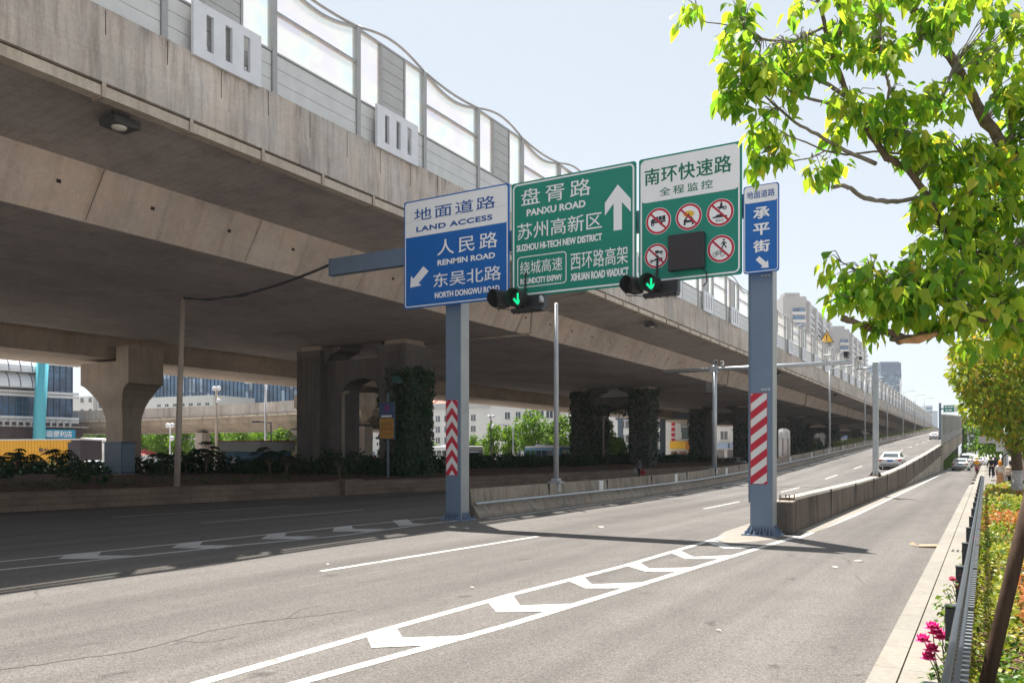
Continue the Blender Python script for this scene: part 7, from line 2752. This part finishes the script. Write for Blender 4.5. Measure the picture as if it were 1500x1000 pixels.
LB.append((pxb([(1322, 494, 5.42), (1310, 489, 5.4), (1277, 481, 5.35), (1250, 471, 5.3), (1233, 466, 5.3)]), [0.032, 0.03, 0.028, 0.028, 0.028]))
LB.append((pxb([(1500, 240, 6.1), (1480, 200, 6.0), (1478, 150, 6.0)]), [0.02, 0.014, 0.008]))
LB.append((pxb([(1400, 92, 5.95), (1385, 130, 5.8), (1372, 160, 5.7)]), [0.018, 0.012, 0.006]))
LB.append((pxb([(1467, 386, 6.0), (1440, 345, 5.9), (1425, 300, 5.85), (1420, 240, 5.8)]), [0.025, 0.018, 0.014, 0.006]))
LB.append((pxb([(1427, 470, 5.6), (1390, 440, 5.5), (1350, 415, 5.45), (1300, 410, 5.4), (1255, 395, 5.35), (1225, 380, 5.3)]), [0.02, 0.015, 0.012, 0.01, 0.006, 0.004]))
LB.append((pxb([(1300, 430, 5.4), (1262, 436, 5.35), (1240, 434, 5.3), (1227, 428, 5.3)]), [0.006, 0.004, 0.004, 0.003]))
# the side of the crown turned away from the road
LB.append((pxb([(1598, 280, 6.4), (1660, 215, 6.5), (1730, 150, 6.5), (1820, 110, 6.4)]), [0.06, 0.045, 0.03, 0.012]))
LB.append((pxb([(1600, 150, 6.45), (1650, 40, 6.6), (1720, -60, 6.8), (1780, -120, 6.9)]), [0.05, 0.04, 0.025, 0.01]))
LB.append((pxb([(1592, 70, 6.5), (1570, -60, 6.5), (1530, -180, 6.4), (1490, -280, 6.3)]), [0.05, 0.04, 0.025, 0.01]))
LB.append((pxb([(1586, 400, 6.3), (1650, 360, 6.5), (1720, 330, 6.8), (1790, 330, 7.0)]), [0.05, 0.035, 0.022, 0.01]))
LB.append((pxb([(1597, 200, 6.4), (1640, 120, 7.2), (1660, 60, 8.0), (1650, 0, 8.6)]), [0.05, 0.035, 0.022, 0.01]))
BP_ = []
for pts, rs in LB:
    g = MB()
    # wavy, knotty limbs
    rs = [r * (0.74 if r > 0.02 else 0.9) for r in rs]
    q, rr_ = [], []
    for i in range(len(pts) - 1):
        for s in range(4):
            t_ = s / 4
            p = pts[i].lerp(pts[i + 1], t_)
            r_ = rs[i] + (rs[i + 1] - rs[i]) * t_
            j = 0.0 if (i == 0 and s == 0) else 0.25 * r_
            q.append(p + Vector((RG.uniform(-j, j), RG.uniform(-j, j), RG.uniform(-j, j))))
            rr_.append(r_ * RG.uniform(0.9, 1.12))
    q.append(pts[-1]); rr_.append(rs[-1])
    BP_ += q
    g.tube(q, rr_, 9 if rs[0] > 0.02 else 6)
    part("branch", g, bark if rs[0] > 0.022 else bark_grey, FT, None, True)
g = MB()
e0, e1 = at(1318, 499, 5.35), at(1372, 489, 5.42)
g.tube([e0 + Vector((0, 0, -0.005)), e0.lerp(e1, 0.5) + Vector((0, 0, -0.012)), e1], [0.012, 0.03, 0.012], 8)
part("torn_wood", g, mat("torn_wood", (0.42, 0.22, 0.10), 0.8, 0, 0.3, 20), FT)
BPa = np.array([tuple(p) for p in BP_])
CL = [(1012, 12, 20, 16), (1077, 2, 10, 8), (1094, 6, 11, 8), (1085, 40, 27, 22), (1173, 8, 20, 14), (1054, 90, 13, 13), (1105, 80, 34, 26), (1140, 92, 40, 34), (1095, 105, 30, 24), (1160, 55, 28, 18), (1068, 135, 22, 22), (1090, 140, 16, 18), (1187, 77, 32, 28), (1170, 110, 22, 20),
      (1127, 177, 38, 26), (1112, 217, 17, 19), (1133, 205, 22, 16), (1233, 50, 28, 34), (1280, 12, 34, 18), (1283, 60, 34, 32), (1305, 70, 24, 22), (1198, 248, 22, 16), (1225, 235, 20, 14), (1253, 143, 38, 24), (1270, 165, 26, 20), (1240, 187, 20, 17), (1320, 143, 24, 20), (1327, 193, 34, 38), (1300, 180, 22, 22), (1345, 215, 26, 26),
      (1363, 30, 36, 32), (1390, 20, 26, 24), (1383, 133, 32, 30), (1365, 150, 22, 22), (1433, 85, 38, 30), (1460, 95, 16, 24), (1480, 14, 26, 24), (1477, 150, 28, 34), (1495, 130, 22, 26), (1400, 215, 40, 30), (1440, 225, 44, 34), (1480, 235, 34, 40), (1370, 240, 34, 28), (1410, 260, 40, 28), (1455, 275, 44, 34), (1490, 295, 28, 40), (1373, 300, 42, 32), (1420, 310, 40, 30), (1460, 330, 34, 28),
      (1417, 350, 56, 26), (1470, 365, 40, 26), (1365, 355, 30, 20), (1217, 380, 13, 12), (1225, 420, 22, 17), (1240, 405, 22, 18), (1265, 395, 36, 24), (1290, 415, 34, 26), (1305, 430, 46, 28), (1340, 395, 40, 28), (1360, 410, 44, 30), (1400, 400, 44, 34), (1440, 400, 48, 36), (1480, 410, 34, 36), (1467, 430, 36, 26), (1330, 445, 40, 22), (1380, 450, 50, 22), (1430, 445, 44, 20), (1272, 463, 24, 10), (1420, 494, 40, 9), (1470, 490, 36, 16), (1278, 478, 10, 10), (1480, 460, 30, 20), (1340, -20, 50, 20), (1430, -10, 50, 25), (1500, 60, 30, 40), (1250, -20, 50, 20), (1520, 180, 30, 60), (1530, 340, 40, 60), (1620, 240, 50, 50), (1690, 180, 55, 50), (1760, 130, 55, 45), (1830, 110, 45, 40), (1640, 60, 55, 50), (1710, -40, 60, 50), (1780, -110, 55, 45), (1580, -50, 55, 50), (1530, -160, 55, 50), (1480, -260, 50, 40), (1650, 350, 50, 40), (1730, 325, 50, 40), (1800, 330, 40, 35), (1600, -140, 60, 60), (1660, 120, 60, 50), (1570, 150, 40, 60), (1580, 440, 40, 40), (1640, -130, 60, 50), (1750, 230, 50, 40)]
P, D, N, LL, WW, MI = [], [], [], [], [], []
twig = MB()
for (u, v, ru, rv) in CL:
    hub = at(u, v, 5.6)
    dist = np.linalg.norm(BPa - np.array(tuple(hub)), axis=1)
    zc_b = 5.6
    k = int(np.argmin(np.linalg.norm(np.stack([(BPa[:, 0] * CT + BPa[:, 1] * ST), BPa[:, 2]], 1) - np.array([hub.x * CT + hub.y * ST, hub.z]), axis=1)))
    anc = Vector(BPa[k])
    zc_b = -anc.x * ST + anc.y * CT                         # depth of the nearest limb
    s = zc_b / F
    area = math.pi * ru * rv
    nros = max(2, int(area / 235))
    for j in range(nros):
        a, rad = RG.uniform(0, 6.28), math.sqrt(RG.uniform(0, 1)) * 0.92
        c = at(u + ru * rad * math.cos(a), v + rv * rad * math.sin(a) - 0.15 * rv, zc_b + RG.normal() * min(0.35, ru * s * 0.9))
        mid = anc.lerp(c, 0.5) + Vector((0, 0, 0.03 + 0.06 * (anc - c).length))
        if (anc - c).length < 0.75:
            twig.tube([anc, mid, c], [0.0045, 0.0032, 0.002], 4)
        nl = int(RG.integers(5, 11))
        a0 = RG.uniform(0, 6.28)
        for i in range(nl):
            b = a0 + i * 2.4 + RG.normal() * 0.3
            tilt = RG.uniform(-1.25, 0.15)
            d = Vector((math.cos(b) * math.cos(tilt), math.sin(b) * math.cos(tilt), math.sin(tilt)))
            st_ = c + d * RG.uniform(0.015, 0.05) + Vector((0, 0, -0.012 * i))
            P.append(tuple(st_)); D.append(tuple(d + Vector((0, 0, -0.35))))
            N.append((-d.x * 0.2 * math.sin(tilt) + RG.normal() * 0.25, -d.y * 0.2 + RG.normal() * 0.25, 0.8))
            L_ = RG.uniform(0.055, 0.125)
            LL.append(L_); WW.append(L_ * RG.uniform(0.5, 0.66))
part("twigs", twig, bark_grey, FT)
part("crown", blades_mesh("crown", leaf_fg, P, D, N, LL, np.array(WW) * 1.08), None, FT)
# flower tassels at some shoots
# leaning stake
g = MB()
s0, s1 = at(1444, 1004, 6.3), at(1518, 690, 6.3)
g.tube([s0 - (s1 - s0) * 0.2, s0, s0.lerp(s1, 0.5), s1], [0.058, 0.056, 0.054, 0.05], 10)
stake_m = mat_concrete("stake_wood", (0.085, 0.055, 0.04), 0.5, 6, 0, 0.1)
wt = thing("wooden_stake", "dark wooden stake leaning against the foreground tree above the hedge", "stake", s0 - (s1 - s0) * 0.2)
part("pole", g, stake_m, wt, None, True)
g = MB()
c1_ = s0.lerp(s1, 0.95)
g.tube([c1_ + Vector((-0.07, -0.05, 0)), c1_ + Vector((0.3, 0.03, 0.02))], 0.015, 5)
part("tie", g, s_black, wt)

# ------------------------------------------------------------------ railing beside the kerb
rail_m = mat("railing_paint", (0.035, 0.042, 0.05), 0.35, 0.2, 0.15, 6, 0.6)
rail_sunlit = mat("railing_sunlit_tip", (0.24, 0.25, 0.26), 0.35, 0.5, 0.1)  # pale tone standing in for sunlit picket tops
fence = thing("railing", "black metal railing running along the kerb beside the hedge", "railing", (-0.2, 7, 0.142))
pg_ = MB()
pg_.cbox((0, 0, 0.50), (0.075, 0.075, 1.0), 0, None, 0.006)
pg_.cbox((0, 0, 1.012), (0.085, 0.085, 0.02), 0, None, 0.006)
pg_.cbox((0, 0, 0.01), (0.14, 0.14, 0.02), 0, None, 0.004)
pme = pg_.mesh("post", rail_m)
SPN = 2.42
pan = MB()
pan.tube([(0.055, 0.0, 1.02), (0.055, SPN, 1.02)], 0.021, 8)
pan.tube([(0.10, 0.0, 1.00), (0.10, SPN, 1.00)], 0.014, 8)
pan.box(0.06, 0.09, 0.045, SPN - 0.045, 0.82, 0.86)
pan.box(0.06, 0.09, 0.045, SPN - 0.045, 0.14, 0.18)
npk = 20
for i in range(npk):
    y = 0.12 + (SPN - 0.24) * i / (npk - 1)
    pan.box(0.064, 0.086, y - 0.011, y + 0.011, 0.18, 0.82)
br = pan  # small pale pieces added to paint the sun on the picket tops
for i in range(npk):
    y = 0.12 + (SPN - 0.24) * i / (npk - 1)
    br.box(0.112, 0.15, y - 0.02, y + 0.02, 0.975, 1.0, 1)
    br.box(0.066, 0.084, y - 0.012, y + 0.012, 0.861, 0.985, 1)
panel_me = pan.mesh("picket_panel", [rail_m, rail_sunlit])
y = 2.1
k = 0
while y < 47:
    link("post", pme, fence).location = (-0.23, y, 0.142)
    if y + SPN < 48:
        link("picket_panel", panel_me, fence).location = (-0.23, y, 0.142)
    y += SPN
# ------------------------------------------------------------------ hedge planting
hg = mat_leaf("hedge_green", [(0.0, (0.03, 0.08, 0.012)), (0.6, (0.09, 0.17, 0.02)), (1.0, (0.2, 0.25, 0.03))], 0.3, 0.4)
hy_ = mat_leaf("hedge_yellow", [(0.0, (0.08, 0.14, 0.02)), (0.5, (0.22, 0.26, 0.035)), (1.0, (0.40, 0.37, 0.07))], 0.3, 0.4)
hr = mat_leaf("hedge_red", [(0.0, (0.16, 0.14, 0.03)), (0.35, (0.40, 0.19, 0.05)), (0.7, (0.45, 0.12, 0.06)), (1.0, (0.50, 0.30, 0.10))], 0.3, 0.4)
P, D, N, LL, MI = [], [], [], [], []
yy = 2.6
while yy < 47.5:
    step = 0.25
    wd = 2.15
    Ls = 0.055 + 0.0022 * max(0, yy - 6)
    nrow = int(wd * step * 1.5 / (Ls * Ls * 0.5))
    for i in range(nrow):
        x = RG.uniform(-0.14, 2.05)
        y = yy + RG.uniform(0, step)
        bump = 0.10 * math.sin(x * 3.1 + y * 1.3) + 0.07 * math.sin(x * 7.3 - y * 2.9)
        hgt = 0.50 + bump - 0.25 * max(0, 0.12 - x) / 0.12 - (0.16 if y < 6 and x < 0.5 else 0)
        z = 0.17 + hgt * (1 - abs(RG.normal()) * 0.18)
        P.append((x, y, max(0.2, z)))
        D.append((RG.normal(), RG.normal(), RG.uniform(0.0, 1.0)))
        N.append((RG.normal() * 0.5, RG.normal() * 0.5, 1))
        LL.append(Ls * RG.uniform(0.7, 1.3))
        pn = math.sin(x * 1.9 + y * 0.55 + 0.6) + 0.6 * math.sin(y * 0.9 - x * 2.2) + RG.normal() * 0.85
        if y > 31:
            MI.append(1 if pn > -1.1 else 2)
        elif y > 22:
            MI.append(2 if pn > 0.6 else (1 if pn > -0.8 else 0))
        elif y > 8.5:
            MI.append(2 if (pn > -0.1 and x > 0.3) else (1 if pn > -1.0 else 0))
        else:
            MI.append(1 if pn > 0.55 else (2 if (x > 0.9 and pn > 0.1) else 0))
    yy += step
n = len(P)
o = part("hedge", leaves_mesh("hedge", [hg, hy_, hr], P, D, N, LL, np.array(LL) * 0.6, RG, 0.25, np.array(MI)), None, None, "low mixed hedge of green, yellow and red leaves behind the railing")
o['category'] = "hedge"
o['kind'] = 'stuff'

# roses poking through the railing
petal = mat_leaf("rose_petal", [(0.0, (0.58, 0.03, 0.17)), (0.6, (0.72, 0.08, 0.28)), (1.0, (0.80, 0.26, 0.44))], 0.25, 0.5)
petal2 = mat_leaf("pale_rose_petal", [(0.0, (0.50, 0.06, 0.12)), (1.0, (0.62, 0.25, 0.30))], 0.25, 0.5)


def rose_bush(label, flowers, leaves, r0, pm, root):
    t = thing("rose_bush", label, "rose bush", root)
    g = MB()
    for q in flowers + leaves[::2]:
        m = Vector(root).lerp(q, 0.55) + Vector((RG.uniform(-0.05, 0.05), RG.uniform(-0.08, 0.08), 0.12))
        g.tube([root, m, q], [0.006, 0.005, 0.003], 5)
    part("stems", g, mat("rose_stem", (0.09, 0.12, 0.03), 0.6, 0, 0.2), t)
    for q in flowers:
        P, D, N = [], [], []
        for ring, (np_, tilt, ln) in enumerate(((6, -0.5, 1.0), (6, 0.25, 1.0), (5, 0.8, 0.9), (4, 1.25, 0.75))):
            for i in range(np_):
                b = 2 * math.pi * i / np_ + ring * 0.5
                P.append(tuple(q)); D.append((math.cos(b) * math.cos(tilt), math.sin(b) * math.cos(tilt) , math.sin(tilt)))
                N.append((-math.cos(b) * math.sin(tilt), -math.sin(b) * math.sin(tilt), math.cos(tilt)))
        n = len(P)
        ln = np.concatenate([[r0] * 6, [r0 * 0.9] * 6, [r0 * 0.75] * 5, [r0 * 0.6] * 4])
        part("flower", leaves_mesh("flower", pm, P, D, N, ln, ln * 1.05, RG, -0.35), None, t)
    P, D, N = [], [], []
    for q in leaves:
        for i in range(5):
            P.append(tuple(q + Vector((RG.normal(), RG.normal(), RG.normal())) * 0.025))
            D.append((RG.normal(), RG.normal(), -0.3)); N.append((RG.normal() * 0.4, RG.normal() * 0.4, 1))
    n = len(P)
    part("foliage", leaves_mesh("foliage", hg, P, D, N, RG.uniform(0.04, 0.075, n), RG.uniform(0.025, 0.042, n), RG), None, t)


fl_ = [at(u, v, 6.2) for u, v in ((1366, 917), (1352, 935), (1379, 931), (1365, 949), (1360, 961), (1371, 924))]
lf = [at(u, v, 6.2 + RG.uniform(-0.2, 0.4)) for u, v in ((1382, 972), (1372, 975), (1362, 985), (1360, 995), (1385, 985), (1390, 960), (1388, 940), (1380, 905), (1385, 890), (1378, 885), (1392, 900), (1392, 980), (1376, 995))]
rose_bush("rose bush with a cluster of deep pink blooms nearest the camera", fl_, lf, 0.062, petal, at(1394, 1070, 6.4))
fl_ = [at(u, v, 8.2) for u, v in ((1410, 848), (1404, 858), (1412, 862), (1395, 848), (1398, 888), (1408, 840))]
lf = [at(u, v, 8.2 + RG.uniform(-0.3, 0.3)) for u, v in ((1395, 858), (1388, 876), (1402, 870), (1384, 885), (1396, 895), (1406, 880), (1380, 890), (1386, 900), (1412, 875), (1404, 900), (1386, 862), (1378, 880), (1392, 868), (1374, 892), (1400, 845), (1410, 835), (1396, 905), (1388, 910))]
rose_bush("second rose bush with small dusty pink blooms by the railing", fl_, lf, 0.045, petal2, at(1408, 960, 8.4))
fl_ = [at(u, v, 11.0) for u, v in ((1424, 793), (1428, 790), (1421, 797))]
lf = [at(u, v, 11.0 + RG.uniform(-0.3, 0.3)) for u, v in ((1418, 808), (1412, 825), (1408, 830), (1416, 832), (1420, 815), (1413, 818), (1418, 840))]
rose_bush("third rose bush, farthest along the railing, with few pink blooms", fl_, lf, 0.045, petal2, at(1423, 860, 11.2))

# ------------------------------------------------------------------ small things on the road
q = on_z(1360, 801, 0.004)
g = MB()
ca, sa = math.cos(R(60)), math.sin(R(60))
lt = lambda a, b, z: (q.x + a, q.y + b, z)
g.add([lt(-0.22, -0.12, 0.012), lt(0.20, -0.10, 0.02), lt(0.19, 0.10, 0.03), lt(-0.20, 0.12, 0.02), lt(-0.22, -0.12, 0.03), lt(0.20, -0.10, 0.055), lt(0.19, 0.10, 0.075), lt(-0.20, 0.12, 0.05)],
      [(3, 2, 1, 0), (4, 5, 6, 7), (0, 1, 5, 4), (1, 2, 6, 5), (2, 3, 7, 6), (3, 0, 4, 7)])
g.add([lt(-0.20, 0.0, 0.02), lt(-0.42, -0.05, 0.06), lt(-0.36, 0.06, 0.11), lt(-0.30, 0.09, 0.02)], [(0, 1, 2, 3), (3, 2, 1, 0)][:1])
solo("cardboard", g, mat("cardboard", (0.42, 0.30, 0.18), 0.9, 0, 0.15, 8), "flattened piece of cardboard lying on the side street", "cardboard")
for k, (u, v, s, lb) in enumerate(((879, 772, 0.16, "white paper scrap on the lane below the green signs"), (870, 770.5, 0.05, "tiny orange scrap beside the white paper scrap"), (481, 827, 0.06, "tiny pale scrap at the start of the dashed line"), (692, 861, 0.05, "tiny white fleck left of the gore stripes"), (1258, 822, 0.12, "thin pale scrap on the side street right of the post shadow"), (1223, 831, 0.08, "small pale leaf on the side street before the post shadow"), (1052, 924, 0.05, "small dry leaf fleck in the middle of the near lane"), (1393, 781, 0.08, "dry leaf by the kerb near the drain grate"))):
    q = on_z(u, v, 0.004)
    g = MB()
    aa = RG.uniform(0, 6.28)
    pts = [(math.cos(aa + b) * s * c, math.sin(aa + b) * s * c * 0.5, z) for b, c, z in ((0, 1, 0.01), (1.2, 0.8, 0.03), (2.6, 1.0, 0.012), (3.8, 0.7, 0.02), (5.1, 0.9, 0.03))]
    g.add([(q.x + a, q.y + b, z) for a, b, z in pts] + [(q.x, q.y, 0.035)], [(0, 1, 5), (1, 2, 5), (2, 3, 5), (3, 4, 5), (4, 0, 5)])
    solo("paper_scrap" if k in (0, 2, 3, 4) else "dry_leaf", g, mat("orange_scrap", (0.6, 0.3, 0.05)) if k == 1 else mat("scrap", (0.66, 0.62, 0.54), 0.8, 0, 0.2), lb, "litter")
q = on_z(1409, 806.5, 0.146)
t = thing("drain_grate", "small slotted drain grate set in the pale kerb apron", "drain grate", (q.x, q.y, 0.146))
g = MB(); g.box(-0.69, -0.20, q.y - 0.22, q.y + 0.22, 0.1425, 0.1465); part("frame", g, mat("grate_frame", (0.24, 0.22, 0.19), 0.8, 0.1, 0.2, 10), t)
g = MB()
for k in range(5):
    for j in range(2):
        x = -0.66 + 0.092 * k
        g.box(x, x + 0.05, q.y - 0.19 + 0.2 * j, q.y - 0.02 + 0.2 * j, 0.147, 0.149)
part("slots", g, dark, t)
# pole, sign box and shelter among the people
q = on_z(1472, 716, 0.148)
t = thing("pavement_pole", "grey pole standing on the pavement between the pedestrians", "pole", (q.x, q.y, 0.148))
g = MB(); g.lathe([(0.075, 0.0), (0.07, 3.9)], (q.x, q.y, 0.148), 10); part("shaft", g, galv, t, None, True)
g = MB(); g.lathe([(0.14, 0.0), (0.14, 0.05), (0.08, 0.08)], (q.x, q.y, 0.148), 10); part("base", g, galv, t)
q = at(1467, 660, 62)
t = thing("roadside_shelter", "pale roadside shelter with a flat roof under the trees", "shelter", (q.x, q.y, 0.148))
g = MB(); g.box(q.x - 0.35, q.x + 0.35, q.y, q.y + 0.6, 2.35, 3.0); part("sign_box", g, white_metal, t)
g = MB(); g.box(q.x - 1.5, q.x + 3.5, q.y - 0.6, q.y + 2.0, 3.001, 3.5); part("roof", g, wall_tan, t)
g = MB(); g.tube([(q.x + 0.3, q.y - 0.8, 0.15), (q.x + 0.3, q.y - 0.8, 5.6)], 0.13, 8); part("post", g, galv, t)
q = at(1500, 690, 44)
t = thing("brick_wall", "low brown wall at the right edge behind the whitewashed tree", "wall", (q.x, q.y, 0.148))
g = MB(); g.box(q.x, q.x + 0.4, q.y - 2, q.y + 12, 0.15, 2.2); part("masonry", g, planter_brick, t)
g = MB(); g.box(q.x - 0.06, q.x + 0.46, q.y - 2.05, q.y + 12.05, 2.202, 2.3); part("coping", g, c_top, t)

# ------------------------------------------------------------------ thin summer haze
hm = bpy.data.materials.new("haze_air")
hm.use_nodes = True
hm.node_tree.nodes.clear()
pv = hm.node_tree.nodes.new("ShaderNodeVolumePrincipled")
pv.inputs['Color'].default_value = (0.86, 0.90, 0.95, 1)
pv.inputs['Density'].default_value = 0.00018
pv.inputs['Anisotropy'].default_value = 0.3
ho = hm.node_tree.nodes.new("ShaderNodeOutputMaterial")
hm.node_tree.links.new(pv.outputs[0], ho.inputs['Volume'])
g = MB()
g.box(-1502, 1502, -302, 3002, -1.03, 112)
hz = part("haze", g, hm, None, "thin pale summer haze over the whole street")
hz['category'] = "haze"
hz['kind'] = 'stuff'
